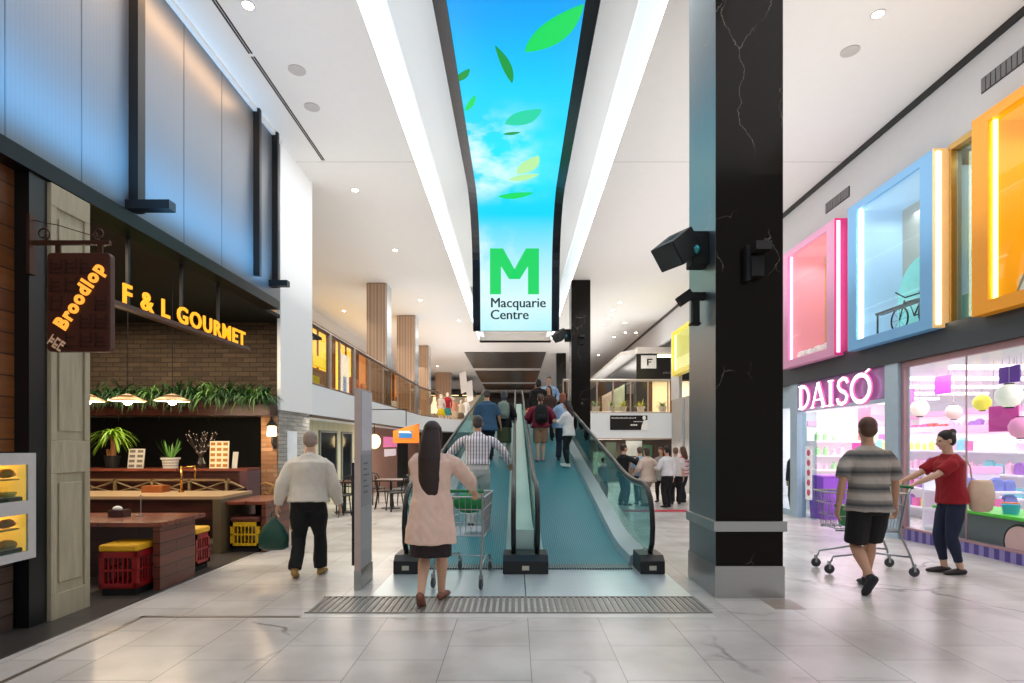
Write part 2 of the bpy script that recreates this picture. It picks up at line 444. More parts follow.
    if O.get('face'):
        for s in (-1, 1):
            e = MB(); e.ell(hp3(s * .017, .045, .052), (.006 * H, .006 * H, .0045 * H), 10, 7); e.build('eye', mat('eye dark', '#1c1410', .2), root, smooth=True)
        e = MB(); e.ell(hp3(0, .0535, .0205), (.011 * H, .003 * H, .003 * H), 10, 5, R3); e.build('mouth', mat('lips', '#a0564e', .5), root, smooth=True)
    # ---------------- hair
    hs_ = O.get('hair', 'short'); hc = O.get('haircol', '#2a1d16')
    if hs_ != 'none':
        h = MB()
        if hs_ == 'thin':
            hell(h, (0, -.014, .062), (.0475, .05, .05))
        else:
            hell(h, (0, -.009, .075), (.0485, .056, .053)); hell(h, (0, -.022, .05), (.046, .042, .045))
        if hs_ == 'long':
            L = O.get('hairlen', .2)
            p0 = hp3(0, -.03, .06); p1 = hp3(0, -.046, .0); base = TL(0.0, -.062, .80)
            h.tube([p0, p1, base, TL(.004, -.07, .875 - L * .7), TL(.012, -.066, .875 - L)], [(.05 * H, .034 * H), (.06 * H, .034 * H), (.063 * H, .026 * H), (.058 * H, .02 * H), (.04 * H, .014 * H)], 14, ref=(1, 0, 0), rnd=True)
            for s in (-1, 1):
                h.tube([hp3(s * .035, 0, .085), hp3(s * .046, -.004, .03), TL(s * .045, -.035, .82)], [.016 * H, .014 * H, .012 * H], 8, rnd=True)
        if hs_ == 'bob':
            h.tube([hp3(0, -.02, .07), hp3(0, -.03, .02), hp3(0, -.032, -.012)], [(.05 * H, .04 * H), (.052 * H, .036 * H), (.044 * H, .028 * H)], 14, ref=R3 @ Vector((1, 0, 0)), rnd=True)
        if hs_ == 'bun':
            hell(h, (0, -.05, .105), (.024, .024, .024))
        if hs_ == 'tail':
            h.tube([hp3(0, -.06, .08), hp3(0, -.085, .05), hp3(0, -.08, -.01), hp3(0, -.07, -.05)], [.013 * H, .016 * H, .014 * H, .006 * H], 8, rnd=True)
        linkmesh(remesh(h, vox, 2, .0025), 'hair', mat('hair ' + hc, hc, .5, nz=.35, sc=4, stretch=(25, 25, 3)), root)
    # ---------------- legwear
    sd = O.get('seed', 1); cm = max(vox * 1.15, .009)
    bt = O.get('bottom')
    if bt:
        kind, bm_ = bt[0], bt[1]; b = MB(); ex = bt[2] if len(bt) > 2 else .012
        if kind in ('trousers', 'shorts', 'leggings'):
            g = {'trousers': .009, 'shorts': .016, 'leggings': .003}[kind]
            wz = .605
            b.loft([ring(0, y, z, a + g, d + g) for z, a, d, y in ((.45, .055, .045, 0), (.475, .082, .056, -.004), (.52, .094, .064, -.008), (.57, .087, .058, -.004), (wz, .08, .052, 0))])
            for s in (-1, 1):
                k, a, hh = knee[s], ank[s], hips[s]
                if kind == 'shorts':
                    b.tube([hh + Vector((0, 0, .01)), lerp(hh, k, .45), lerp(hh, k, .92)], [(.05 + .012) * H * wd, (.05 + .014) * H, (.05 + .012) * H], 14, ref=(0, 1, 0))
                else:
                    e2 = lerp(k, a, bt[3] if len(bt) > 3 else .97)
                    tp = 1.0 if kind == 'trousers' else .62
                    b.tube([hh + Vector((0, 0, .01)), lerp(hh, k, .4), lerp(hh, k, .8), k, lerp(k, e2, .35), lerp(k, e2, .75), e2],
                           [(.05 + g) * H * wd, (.051 + g) * H * wd, (.04 + g) * H, (.034 + g) * H, (.036 + g) * H, (.032 * tp + .006 + g) * H, (.031 * tp + .004 + g) * H], 14, ref=(0, 1, 0))
        else:                                             # skirt to a given height
            z0 = bt[3] if len(bt) > 3 else .3; fl = .02
            b.loft([ring(0, y, z, a, d) for z, a, d, y in ((z0, .092 + fl, .075 + fl, 0), ((z0 + .52) / 2, .1 + fl * .5, .078 + fl * .4, -.002), (.52, .1, .072, -.006), (.57, .092, .064, -.004), (.62, .078, .056, 0))])
        linkmesh(remesh(b, cm, 2, .006 if kind != 'leggings' else .002, sd), {'trousers': 'trousers', 'shorts': 'shorts', 'leggings': 'leggings', 'skirt': 'skirt'}[kind], bm_, root)
    # ---------------- shoes
    if O.get('shoe') is not None:
        for s in (-1, 1):
            a = ank[s]; pz = R(pit[s]); fw = Vector((.12 * s, math.cos(pz), -math.sin(pz))).normalized(); up = Vector((0, math.sin(pz), math.cos(pz)))
            b = MB(); so = a - up * .045 * H
            b.tube([so - fw * .028 * H + up * .02 * H, so + up * .024 * H, so + fw * .045 * H + up * .02 * H, so + fw * .085 * H + up * .015 * H, so + fw * .108 * H + up * .012 * H],
                   [(.02 * H, .02 * H), (.025 * H, .024 * H), (.026 * H, .02 * H), (.027 * H, .015 * H), (.016 * H, .011 * H)], 12, ref=Vector((1, 0, 0)), rnd=True)
            sh = O['shoe']
            if sh[0] == 'boot' or sh[0] == 'shoe':
                b.tube([so + up * .02 * H, a + up * .012 * H], [.026 * H, .0265 * H], 12)
            linkmesh(remesh(b, min(cm, .009), 2), 'shoe' if sh[0] != 'bare' else 'foot', sh[1], root)
    # ---------------- top
    tp = O.get('top')
    if tp:
        m_, slv, hem, g = tp['m'], tp.get('sleeve', 1.0), tp.get('hem', .5), tp.get('loose', .012); b = MB()
        prof = [(.50, .096, .066, -.006), (.56, .09, .062, -.003), (.62, .083 if not fem else .076, .056, 0), (.68, .087 if not fem else .081, .058, .002), (.74, .097 if not fem else .088, .062, .003), (.785, .102 if not fem else .093, .056, 0), (.808, .088, .044, -.002), (.828, .058, .036, -.003), (tp.get('neck', .843), .038, .034, -.003)]
        rows = []
        flare = tp.get('flare', .0)
        if hem < .5:
            rows.append((hem, .1 + flare, .075 + flare, 0)); rows.append((lerp(hem, .5, .5), .1 + flare * .7, .072 + flare * .7, -.003))
        for z, a, d, y in prof:
            if z > hem + .02 or hem < .5: rows.append((z, a, d, y))
        if hem >= .5: rows.insert(0, (hem, prof[0][1] - (hem - .5) * .1 + flare, prof[0][2] + flare, -.004))
        b.loft([ring(0, y, z, a + g * (.5 if z > .8 else 1) * (1.0 if z < .835 else .4), d + g * (1.0 if z < .8 else .5)) for z, a, d, y in rows])
        for s in (-1, 1):
            q, e, w = sho[s], elb[s], wri[s]
            q0 = q + Vector((-s * .03 * H, 0, -.006 * H))
            if slv <= 0: continue
            if slv <= .5:
                e2 = lerp(q, e, min(1, slv * 2))
                b.tube([q0, lerp(q, e2, .4), e2], [(.03 + g * .35) * H, (.032 + g * .4) * H, (.031 + g * .45) * H], 12)
            else:
                w2 = lerp(e, w, (slv - .5) * 2)
                b.tube([q0, lerp(q, e, .3), lerp(q, e, .75), e, lerp(e, w2, .4), lerp(e, w2, .8), w2], [(.029 + g * .35) * H, (.031 + g * .5) * H, (.026 + g * .7) * H, (.025 + g * .8) * H, (.023 + g * .8) * H, (.018 + g * .7) * H, (.016 + g * .6) * H], 12)
        if tp.get('collar'):
            b.tube([TL(0, -.003, .835), TL(0, .0, .857)], [.042 * H, .037 * H], 14)
        linkmesh(remesh(b, cm, 2, tp.get('wr', .007), sd + 3), tp.get('name', 'shirt'), m_, root)
    if O.get('belt') is not None:
        b = MB(); b.loft([ring(0, -.002, .585, .1, .07), ring(0, -.002, .603, .1, .07)]); b.build('belt', O['belt'], root)
    root['_'] = 0; del root['_']
    P['sho'], P['wri'], P['TL'] = sho, wri, TL
    return root

def cloth(name, col, **k): return mat('cloth ' + name, col, k.pop('rough', .85), nz=.14, sc=14, bump=.25, bsc=260, **k)
# ------------------------------------------------------------------ shell
white = mat('ceiling paint', '#e2dfdc', .8, nz=.03)
whitew = mat('wall paint white', '#e6e8ea', .6, nz=.03)
greyw = mat('wall paint grey', '#c6c5c6', .7, nz=.04)
black = mat('black steel', '#0c0d0f', .4, nz=.2)
blackm = mat('matt black', '#0a0a0a', .7, nz=.2)
steel = mat('brushed steel', '#b4b6b6', .28, 1, nz=.1, sc=3, stretch=(1, 1, 40))
glassx = glassmat('box glass', '#f2f8f8', .035)
alu = mat('satin aluminium', '#b9bcbe', .35, 1, nz=.06)
glass = glassmat('clear glass', '#e6f4f2')
glassb = glassmat('balustrade glass', '#d2efec', .3)
cove = mat('cove light', '#f4fcff', .5, es=3.2, em='#eefaff')
rubber = mat('black rubber', '#101011', .38, nz=.1)
fmat = marblemat('floor marble', '#d3cec9', '#5b534c', .27, vs=1.0, width=.035, tile=.6, amt=.75, patch=.85, mask=(.55, .66))

mb = MB(); ys = [-1, 2, 4, 6, 7.5] + [7.5 + i for i in range(1, 19)] + [26, 40, 60]
ys = sorted(set(ys)); xs = [-14, -3.57, 0, 6.2, 16]
mb.add([(x, y, fz(y)) for y in ys for x in xs], [(j * 5 + i, j * 5 + i + 1, j * 5 + i + 6, j * 5 + i + 5) for j in range(len(ys) - 1) for i in range(4)])
struct(mb, 'floor', fmat)
# metal joint in the floor in front of the walkways
jm = mat('floor joint bronze', '#8d857c', .35, .6)
struct(MB().box(-3.24, -3.20, 0.5, 4.85, 0, .003), 'trim_1', jm)
struct(MB().box(-3.24, -1.86, 4.81, 4.85, 0, .003), 'trim_2', jm)
struct(MB().box(2.34, 2.62, 5.05, 5.38, 0, .002), 'trim_3', mat('floor joint brown', '#9b8d7e', .3, nz=.2))
struct(MB().box(-1.86, 1.72, 4.80, 4.92, 0, .003), 'trim_4', mat('pale threshold', '#d8d6d0', .25))

# ceiling with the long light trough
mb = MB(); TX0, TX1, TY1 = -1.9, 1.82, 29.5
for x0, x1, y0, y1 in ((-14, TX0, -1, 62), (TX1, 16, -1, 62), (TX0, TX1, TY1, 62)):
    mb.box(x0, x1, y0, y1, CEIL, CEIL + .1)
struct(mb, 'ceiling', white)
mb = MB()                                          # the trough: recessed top, steps to both sides of the screen
mb.box(TX0 - .02, TX1 + .02, -1, TY1 + .02, 7.3, 7.36)
for x0, x1 in ((TX0 - .06, TX0 - .02), (TX1 + .02, TX1 + .06)): mb.box(x0, x1, -1, TY1, CEIL + .1, 7.3)
mb.box(TX0, TX1, TY1, TY1 + .05, CEIL, 7.3)
struct(mb, 'trim_5', white)
wl = mat('trough side white', '#eef3f5', .6, es=.04, em='#dff6ff', nz=.02)  # slight glow added so the trough sides look lit
mb = MB()
for s, a, b, c in ((-1, -1.62, -1.55, -.98), (1, 1.54, 1.47, .98)):
    pts = [(a, 6.98), (b, 6.80), (c, 6.72), (c, 6.80), (b, 6.95)] if s < 0 else [(a, 6.98), (b, 6.95), (c, 6.80), (c, 6.72), (b, 6.80)]
    mb.prism(pts if s > 0 else pts[::-1], 'y', -1, 19)
    x0, x1 = sorted((a, TX0 if s < 0 else TX1))
    mb.box(x0, x1, -1, 29, 6.98, 7.02)
struct(mb, 'trim_6', wl)
lab = {-1: 'long white light strip of the ceiling trough, towards the grey metal panels', 1: 'long white light strip of the ceiling trough, towards the marble columns'}
for s, x in ((-1, TX0), (1, TX1)):
    o = box('cove_light', cove, min(x, x - s * .05), max(x, x - s * .05), -1, 28.5, CEIL - .003, CEIL + .05)
    tag(o, lab[s], 'light strip', 'cove lights of the ceiling trough')
# far end of the trough: two white baffles
struct(MB().box(-1.2, 1.2, 19.3, 20.2, 6.75, 6.98).box(-1.0, 1.0, 21.5, 24.5, 6.8, 6.98), 'trim_7', whitew)
# dark mirror panels in the far ceiling
dk = mat('dark mirror panel', '#16100e', .3, nz=.4, sc=.8, spec=.35)
for i, (y0, y1) in enumerate(((32.6, 39.5), (41, 48.5), (50.3, 55.5))):
    struct(MB().box(-3.0, 1.75, y0, y1, CEIL - .03, CEIL), 'trim_%d' % (8 + i), dk)

# ------------------------------------------------------------------ LED screen: flat along the ceiling, then rolling down
ZS, W2 = 6.6, .8
prof = [(-1.0 + i * .5, ZS) for i in range(25)]            # y from -1 to 11
rr = 1.5
for i in range(1, 15):
    a = (PI / 2 - R(6)) * i / 14
    prof.append((11 + rr * math.sin(a), ZS - rr + rr * math.cos(a)))
y_, z_ = prof[-1]; ta = PI / 2 - R(6)
LEN = (z_ - 4.03) / math.sin(ta)
for i in range(1, 9): prof.append((y_ + math.cos(ta) * LEN * i / 8, z_ - math.sin(ta) * LEN * i / 8))
arc = [0]
for a, b in zip(prof, prof[1:]): arc.append(arc[-1] + math.hypot(b[0] - a[0], b[1] - a[1]))
TOT = arc[-1]
def surf(x, s, off=.0):
    i = max(0, min(len(arc) - 2, next((k for k in range(len(arc) - 1) if arc[k + 1] >= s), len(arc) - 2)))
    t = (s - arc[i]) / (arc[i + 1] - arc[i]); (y0, z0), (y1, z1) = prof[i], prof[i + 1]
    d = Vector((0, y1 - y0, z1 - z0)).normalized(); n = Vector((0, d.z, -d.y))
    return Vector((x, y0 + (y1 - y0) * t, z0 + (z1 - z0) * t)) + n * off
def s_at_row(py):
    lo, hi = 0, TOT
    best = 0
    for k in range(2000):
        s = TOT * k / 1999; p = surf(0, s)
        if p.y < .5: continue
        if HY - F * (p.z - HC) / p.y >= py: return s
    return TOT
led = thing('led_screen', 'long curved ceiling screen showing blue sky, green leaves and a green letter M', 'screen', (0, 11, ZS))
def ledmat():
    m = bpy.data.materials.new('led picture'); m.use_nodes = True
    n, l = m.node_tree.nodes, m.node_tree.links
    b = n['Principled BSDF']; b.inputs['Base Color'].default_value = (.01, .01, .01, 1); b.inputs['Roughness'].default_value = .3
    uv = n.new('ShaderNodeTexCoord'); sp = n.new('ShaderNodeSeparateXYZ'); l.new(uv.outputs['UV'], sp.inputs[0])
    v = sp.outputs[1]
    def S(py): return s_at_row(py) / TOT
    r = ramp(n, [(S(-60), '#0a8cec'), (S(15), '#0aa8f8'), (S(50), '#06bcfc'), (S(90), '#04d2ff'), (S(150), '#08e2ff'), (S(215), '#0cd8fa'), (S(255), '#9ce8fa'), (S(300), '#d9f8fa'), (1, '#b5f0f6')])
    l.new(v, r.inputs[0])
    nz = n.new('ShaderNodeTexNoise'); nz.inputs['Scale'].default_value = .9; nz.inputs['Detail'].default_value = 6; nz.inputs['Roughness'].default_value = .6
    l.new(uv.outputs['Object'], nz.inputs['Vector'])
    rn = ramp(n, [(.40, '#000000'), (.58, '#ffffff')]); l.new(nz.outputs[0], rn.inputs[0])
    rm = ramp(n, [(S(95), '#000000'), (S(135), '#ffffff'), (S(185), '#ffffff'), (S(206), '#111111'), (S(222), '#111111'), (S(248), '#ffffff'), (1, '#bbbbbb')]); l.new(v, rm.inputs[0])
    ru = ramp(n, [(.0, '#ffffff'), (.4, '#dddddd'), (.8, '#444444')]); l.new(sp.outputs[0], ru.inputs[0])
    m1 = n.new('ShaderNodeMath'); m1.operation = 'MULTIPLY'; l.new(rn.outputs[0], m1.inputs[0]); l.new(rm.outputs[0], m1.inputs[1])
    m2 = n.new('ShaderNodeMath'); m2.operation = 'MULTIPLY'; l.new(m1.outputs[0], m2.inputs[0]); l.new(ru.outputs[0], m2.inputs[1])
    mx = n.new('ShaderNodeMix'); mx.data_type = 'RGBA'; l.new(m2.outputs[0], mx.inputs[0]); l.new(r.outputs[0], mx.inputs[6]); mx.inputs[7].default_value = lin('#e4fbff')
    l.new(mx.outputs[2], b.inputs['Emission Color']); b.inputs['Emission Strength'].default_value = 1.05
    return m
LM = ledmat()
me = bpy.data.meshes.new('picture'); vs, fs, uvs = [], [], []
for s in arc:
    vs += [tuple(surf(-W2, s, .002) - led.location), tuple(surf(W2, s, .002) - led.location)]
for i in range(len(arc) - 1): fs.append((2 * i, 2 * i + 2, 2 * i + 3, 2 * i + 1))
me.from_pydata(vs, [], fs); ul = me.uv_layers.new()
for p in me.polygons:
    p.use_smooth = True
    for li in p.loop_indices:
        k = me.loops[li].vertex_index; ul.data[li].uv = (k % 2, arc[k // 2] / TOT)
me.materials.append(LM); o = bpy.data.objects.new('picture', me); COL.objects.link(o); o.parent = led
mb = MB()                                           # dark casing, a little wider than the picture
for x0, x1 in ((-W2 - .17, -W2), (W2, W2 + .17)):
    mb.loft([[surf(x0, s, -.02), surf(x1, s, 0.03), surf(x1, s, -.2), surf(x0, s, -.2)] for s in arc[::-1]])
mb.build('casing', mat('screen casing', '#0a1420', .25, .3), led, w=True)
MB().loft([[surf(-W2, s, -.01), surf(W2, s, -.01), surf(W2, s, -.18), surf(-W2, s, -.18)] for s in arc[::-1]]).build('backing', white, led, w=True)
# pictures of leaves on the screen
def leaf(py, px, L, Wd, ang, m, bend=.15):
    s0 = s_at_row(py); p = surf(0, s0); x0 = (px - CX) * p.y / F
    k = HC and 1; mb = MB(); c, sn = math.cos(ang), math.sin(ang)
    n = 10; pts = []
    for sgn in (1, -1):
        for i in range(n + 1):
            t = i / n if sgn > 0 else 1 - i / n
            wv = Wd * math.sin(PI * t) ** .8 * sgn * (1 - .25 * t)
            u = (t - .5) * L; vv = wv + bend * L * (t - .5) ** 2
            pts.append((u * c - vv * sn, u * sn + vv * c))
    mb.add([surf(max(-W2, min(W2, x0 + a)), s0 - b, .008) for a, b in pts], [tuple(range(len(pts)))])
    mb.build('leaf_picture', m, led, w=True)
def em(name, c, s=1.0): return mat(name, '#050505', .4, es=s, em=c)
g1, g2, g3, g4 = em('leaf green', '#12e060'), em('leaf dark green', '#0c9c3a'), em('leaf teal', '#20d8a8'), em('leaf yellow', '#bdf0a0')
leaf(30, 555, 1.05, .21, R(50), g1); leaf(64, 506, .8, .075, R(106), g2); leaf(75, 463, .36, .07, R(50), g2); leaf(103, 471, .45, .055, R(66), g1)
leaf(117, 524, .7, .2, R(35), g3); leaf(133, 512, .3, .05, R(12), g2); leaf(165, 529, .8, .18, R(62), g4); leaf(177, 524, .65, .13, R(22), g4); leaf(195, 516, .75, .1, R(9), g1)
# logo and lettering
def scr(px, py): 
    s = s_at_row(py); p = surf(0, s); return surf((px - CX) * p.y / F, s, .012)
mb = MB(); N = 8
def stripe4(a, b, c, d):
    A = [[scr(lerp(a[0], b[0], t / N), lerp(a[1], b[1], t / N)) for t in range(N + 1)], [scr(lerp(d[0], c[0], t / N), lerp(d[1], c[1], t / N)) for t in range(N + 1)]]
    mb.add(A[0] + A[1], [(i, i + 1, N + 2 + i, N + 1 + i) for i in range(N)])
stripe4((490, 248), (490, 294), (501, 294), (501, 248)); stripe4((528, 248), (528, 294), (539, 294), (539, 248))
stripe4((490, 248), (509, 279), (520, 279), (503, 248)); stripe4((526, 248), (509, 279), (520, 279), (539, 248))
mb.build('logo_letter', em('logo green', '#16d866'), led, w=True)
dkt = em('screen lettering', '#123a44', .6)
for body, r0, x0 in (('Macquarie', 307, 490), ('Centre', 319, 490)):
    s0 = s_at_row(r0); A = surf(0, s0, .014); B = surf(0, s0 - .3, .014)
    M = planeM(Vector(((x0 - CX) * A.y / F, A.y, A.z)), (1, 0, 0), B - A)
    for q in (0, .006, .012): text(body, .30, Matrix.Translation((q, -q * .01, 0)) @ M, dkt, parent=led, ext=.002)

# ------------------------------------------------------------------ black marble columns
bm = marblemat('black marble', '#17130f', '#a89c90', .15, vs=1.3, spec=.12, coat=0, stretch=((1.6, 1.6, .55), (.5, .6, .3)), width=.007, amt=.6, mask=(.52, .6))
def column(x0, x1, y0, y1, zb, label, band=True):
    t = thing('column', label, 'column', ((x0 + x1) / 2, (y0 + y1) / 2, zb), 0, 'black marble columns'); t['kind'] = 'structure'
    box('shaft', bm, x0, x1, y0, y1, zb, CEIL, parent=t, w=True)
    sc_ = marblemat('sheen painted marble', '#59666c', '#a89c90', .36, vs=1.3, spec=1.0, coat=.6, metal=.55, stretch=((1.6, 1.6, .55), (.5, .6, .3)), width=.007, amt=.5, mask=(.53, .6))  # pale metallic colour paints the reflected light on this face
    box('side_sheen', sc_, x0 - .004, x0 - .001, y0 + .005, y1 - .005, zb, CEIL, parent=t, w=True)
    if band:
        e = .03
        mb = MB()
        for a, b, c, d in ((x0 - e, x1 + e, y0 - e, y0), (x0 - e, x1 + e, y1, y1 + e), (x0 - e, x0, y0, y1), (x1, x1 + e, y0, y1)): mb.box(a, b, c, d, .645, .745)
        mb.build('band', steel, t, w=True, bevel=.004)
        e = .012; mb = MB()
        for a, b, c, d in ((x0 - e, x1 + e, y0 - e, y0), (x0 - e, x1 + e, y1, y1 + e), (x0 - e, x0, y0, y1), (x1, x1 + e, y0, y1)): mb.box(a, b, c, d, zb, .31)
        mb.build('plinth', steel, t, w=True)
    return t
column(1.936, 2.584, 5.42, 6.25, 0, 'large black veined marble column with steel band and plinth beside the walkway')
column(1.80, 2.42, 18.2, 18.9, fz(18), 'black marble column farther along, rising behind the glass balustrade of the walkway', False)
column(2.38, 2.95, 33, 33.6, 2.7, 'small far black column standing on the upper floor beyond the walkway', False)
# projectors on the columns
def rotbox(name, m, c, d, eul, parent, bevel=.004):
    from mathutils import Euler
    M = Matrix.Translation(Vector(c)) @ Euler([R(a) for a in eul]).to_matrix().to_4x4()
    return MB().cbox((0, 0, 0), d, M).build(name, m, parent, w=True, bevel=bevel)
def projector(fx, yc, zc, k, label, grp):
    t = thing('projector', label, 'projector', (fx, yc, zc), 0, grp)
    box('wall_mount', blackm, fx - .16 * k, fx - .002, yc - .1 * k, yc + .1 * k, zc - .12 * k, zc + .2 * k, parent=t, w=True, bevel=.01)
    M = Matrix.Translation((fx - .30 * k, yc - .06 * k, zc + .03 * k)) @ Matrix.Rotation(R(28), 4, 'Z') @ Matrix.Rotation(R(-38), 4, 'Y')
    MB().cbox((0, 0, 0), (.30 * k, .30 * k, .24 * k), M).build('housing', mat('projector black', '#121416', .5), t, w=True, bevel=.004)
    MB().cbox((-.155 * k, 0, 0), (.01 * k, .28 * k, .22 * k), M).build('lens_panel', mat('projector front', '#2a3238', .35), t, w=True)
    MB().cbox((.02 * k, 0, .121 * k), (.12 * k, .1 * k, .004 * k), M).build('cooling_slot', blackm, t, w=True)
    MB().ell((fx - .13 * k, yc - .12 * k, zc + .01 * k), (.05 * k, .05 * k, .05 * k)).build('ball_joint', mat('teal glint', '#3c8f95', .2, .8), t, w=True, smooth=True)
    return t
projector(1.936, 5.72, 3.42, 1.05, 'large black box projector on the side face of the nearest marble column', None)
projector(1.80, 18.5, 5.0, 1.2, 'black box projector on the farther marble column', None)
def camera_unit(label, c, face):
    t = thing('spotlight', label, 'spotlight', c, 0)
    x, y, z = c
    if face == 'x':
        box('arm', blackm, x - .18, x - .002, y - .04, y + .04, z - .02, z + .05, parent=t, w=True)
        rotbox('head', blackm, (x - .2, y, z), (.16, .09, .1), (0, -35, 0), t)
        box('bracket', blackm, x - .13, x - .06, y - .035, y + .035, z - .26, z - .02, parent=t, w=True)
        box('foot', blackm, x - .15, x - .05, y - .045, y + .045, z - .28, z - .26, parent=t, w=True)
    else:
        box('bracket', blackm, x - .1, x - .06, y - .08, y - .002, z - .2, z + .14, parent=t, w=True)
        box('head', mat('dark grey box', '#201d1b', .5), x - .06, x + .09, y - .2, y - .02, z + .06, z + .14, parent=t, w=True)
        box('arm', blackm, x - .06, x + .06, y - .1, y - .002, z - .16, z + .03, parent=t, w=True)
    return t
camera_unit('small black spotlight below the projector on the nearest marble column', (1.936, 5.75, 2.99), 'x')
camera_unit('small black spotlight on the front face of the nearest marble column', (2.30, 5.42, 3.25), 'y')
camera_unit('small black spotlight on the front face of the farther marble column', (2.12, 18.2, 4.85), 'y')

# ------------------------------------------------------------------ inclined moving walkways
YB, YT, SL = 7.8, 23.1, .176
def zb(y):
    if y <= YB - .5: return .02
    if y <= YB + .5: t = (y - YB + .5); return .02 + SL * t * t / 2
    if y <= YT - .5: return .02 + SL * (y - YB)
    if y <= YT + .5: t = (YT + .5 - y); return .02 + SL * (YT - YB) - SL * t * t / 2
    return .02 + SL * (YT - YB)
ZTOP = zb(30)
yy = [6.85, 7.1, 7.3, 7.4, 7.5, 7.6, 7.7, 7.8, 7.9, 8.0, 8.15, 8.3, 8.6] + [9 + i for i in range(14)] + [22.6, 22.8, 23.0, 23.2, 23.4, 23.6, 24.2]
belt = stripemat('walkway belt', [(0, '#1b4c55'), (.35, '#3c99a8'), (.7, '#2a707c')], 'X', .03, .42, bump=.3, interp='LINEAR')  # blue light of the screen is put into the belt's teal
combm = stripemat('comb plate', [(0, '#39474a'), (.5, '#7c8b8d')], 'X', .03, .4, metal=.6)
skirt = mat('walkway skirt steel', '#b9c8cc', .35, .6, nz=.03)
def sheet(x0, x1, zf, y0=None):
    mb = MB(); q = [y for y in yy if y0 is None or y >= y0]
    mb.add([(x, y, zf(y)) for y in q for x in (x0, x1)], [(2 * i, 2 * i + 1, 2 * i + 3, 2 * i + 2) for i in range(len(q) - 1)])
    return mb
def strip(x0, x1, z0, z1, y0=6.85):
    q = [y for y in yy if y >= y0]
    return MB().loft([[Vector((x0, y, z0(y))), Vector((x1, y, z0(y))), Vector((x1, y, z1(y))), Vector((x0, y, z1(y)))] for y in q])
def rail_path(x):
    hr = lambda y: zb(y) + .98
    p = [(x, 6.60, .216), (x, 6.50, .34), (x, 6.47, .52), (x, 6.50, .70), (x, 6.58, .85), (x, 6.72, .95), (x, 6.95, 1.0)]
    p += [(x, y, hr(y)) for y in yy if y >= 7.3]
    p += [(x, 24.6, ZTOP + .93), (x, 24.8, ZTOP + .75), (x, 24.85, ZTOP + .5), (x, 24.7, ZTOP + .25)]
    return p
def walkway(label, bx0, bx1, hl, hr):
    t = thing('moving_walkway', label, 'moving walkway', ((bx0 + bx1) / 2, 6.9, 0), 0, 'moving walkways')
    sheet(bx0, bx1, zb).build('belt', belt, t, w=True)
    box('comb_plate', combm, bx0, bx1, 6.62, 6.84, .004, .022, parent=t, w=True)
    MB().loft([[Vector((bx0, y, zb(y) - .9 if y > 9 else max(fz(y), zb(y) - .9))), Vector((bx1, y, zb(y) - .9 if y > 9 else max(fz(y), zb(y) - .9))), Vector((bx1, y, zb(y) - .012)), Vector((bx0, y, zb(y) - .012))] for y in yy]).build('truss', mat('truss cladding', '#8f979a', .4, .5), t, w=True)
    for hx, inner in ((hl, bx0), (hr, bx1)):
        s = 1 if hx > inner else -1
        # sloped inner deck from belt edge up to the glass
        q = yy
        MB().loft([[Vector((inner, y, zb(y) + .0)), Vector((inner + s * .02, y, zb(y) + .10)), Vector((hx - s * .01, y, zb(y) + .20)), Vector((hx - s * .01, y, zb(y) - .1))] for y in q]).build('skirt', skirt, t, w=True)
        # glass panel
        mb = MB(); pts = rail_path(hx)
        top = [p for p in pts if p[1] >= 6.47]
        outline = [(p[1], p[2] - .03) for p in pts]
        mb = MB()
        qs = [6.52, 6.6, 6.72, 6.9] + [y for y in yy if y > 7]
        def gtop(y):
            return {6.52: .7, 6.6: .84, 6.72: .92, 6.9: .97}.get(y, zb(y) + .95)
        mb.loft([[Vector((hx - .006, y, zb(y) + (.18 if y > 6.85 else .2))), Vector((hx + .006, y, zb(y) + (.18 if y > 6.85 else .2))), Vector((hx + .006, y, gtop(y))), Vector((hx - .006, y, gtop(y)))] for y in qs])
        mb.build('balustrade_glass', glassb, t, w=True)
        MB().tube(rail_path(hx), (.036, .03), 10, ref=(0, 1, 0)).build('handrail', rubber, t, w=True, smooth=True)
        MB().tube([(x, y, z - .035) for x, y, z in rail_path(hx)[5:-4]], (.018, .016), 6).build('rail_guide', alu, t, w=True, smooth=True)
    return t
wA = walkway('moving walkway carrying the man in the checked shirt up, black newels, teal belt', -1.12, -.14, -1.29, -.03)
wB = walkway('moving walkway beside the big marble column, mostly empty teal belt with people far up', .37, 1.38, .25, 1.58)
# newel bases and the pale deck between the two walkways
def newel(x0, x1, label):
    t = thing('newel_base', label, 'newel base', ((x0 + x1) / 2, 6.5, 0), 0, 'black newel bases of the walkways')
    prof = [(6.38, 0.003), (6.38, .15), (6.46, .21), (6.80, .21), (6.80, .003)]
    MB().prism(prof, 'x', x0, x1).build('cover', black, t, w=True, bevel=.008)
    c = (x0 + x1) / 2
    box('plate', mat('newel plate', '#c8c2ae', .4), c - .04, c + .04, 6.374, 6.379, .05, .1, parent=t, w=True)
newel(-1.40, -1.12, 'black newel base behind the woman in the beige coat')
newel(-.15, .37, 'wide black newel base between the two walkways')
newel(1.42, 1.70, 'black newel base nearest to the big marble column')
deckm = mat('pale green deck', '#cfe6e0', .25, .3, nz=.04)
o = strip(-.0, .22, lambda y: zb(y) - .02, lambda y: zb(y) + .42, 6.82).build('centre_deck', deckm)
tag(o, 'pale green panel deck running up between the two walkways', 'deck panel')
o = box('floor_plate', mat('landing plate steel', '#cfdce0', .3, .45, nz=.1, sc=2, stretch=(1, 12, 1)), -1.42, 1.72, 5.44, 6.62, .0005, .004)  # bluish white colour stands in for the screen's reflection
tag(o, 'polished steel floor plate at the foot of the walkways', 'floor plate')
o = box('plate_joint', black, .09, .1, 5.44, 6.38, .004, .0045)
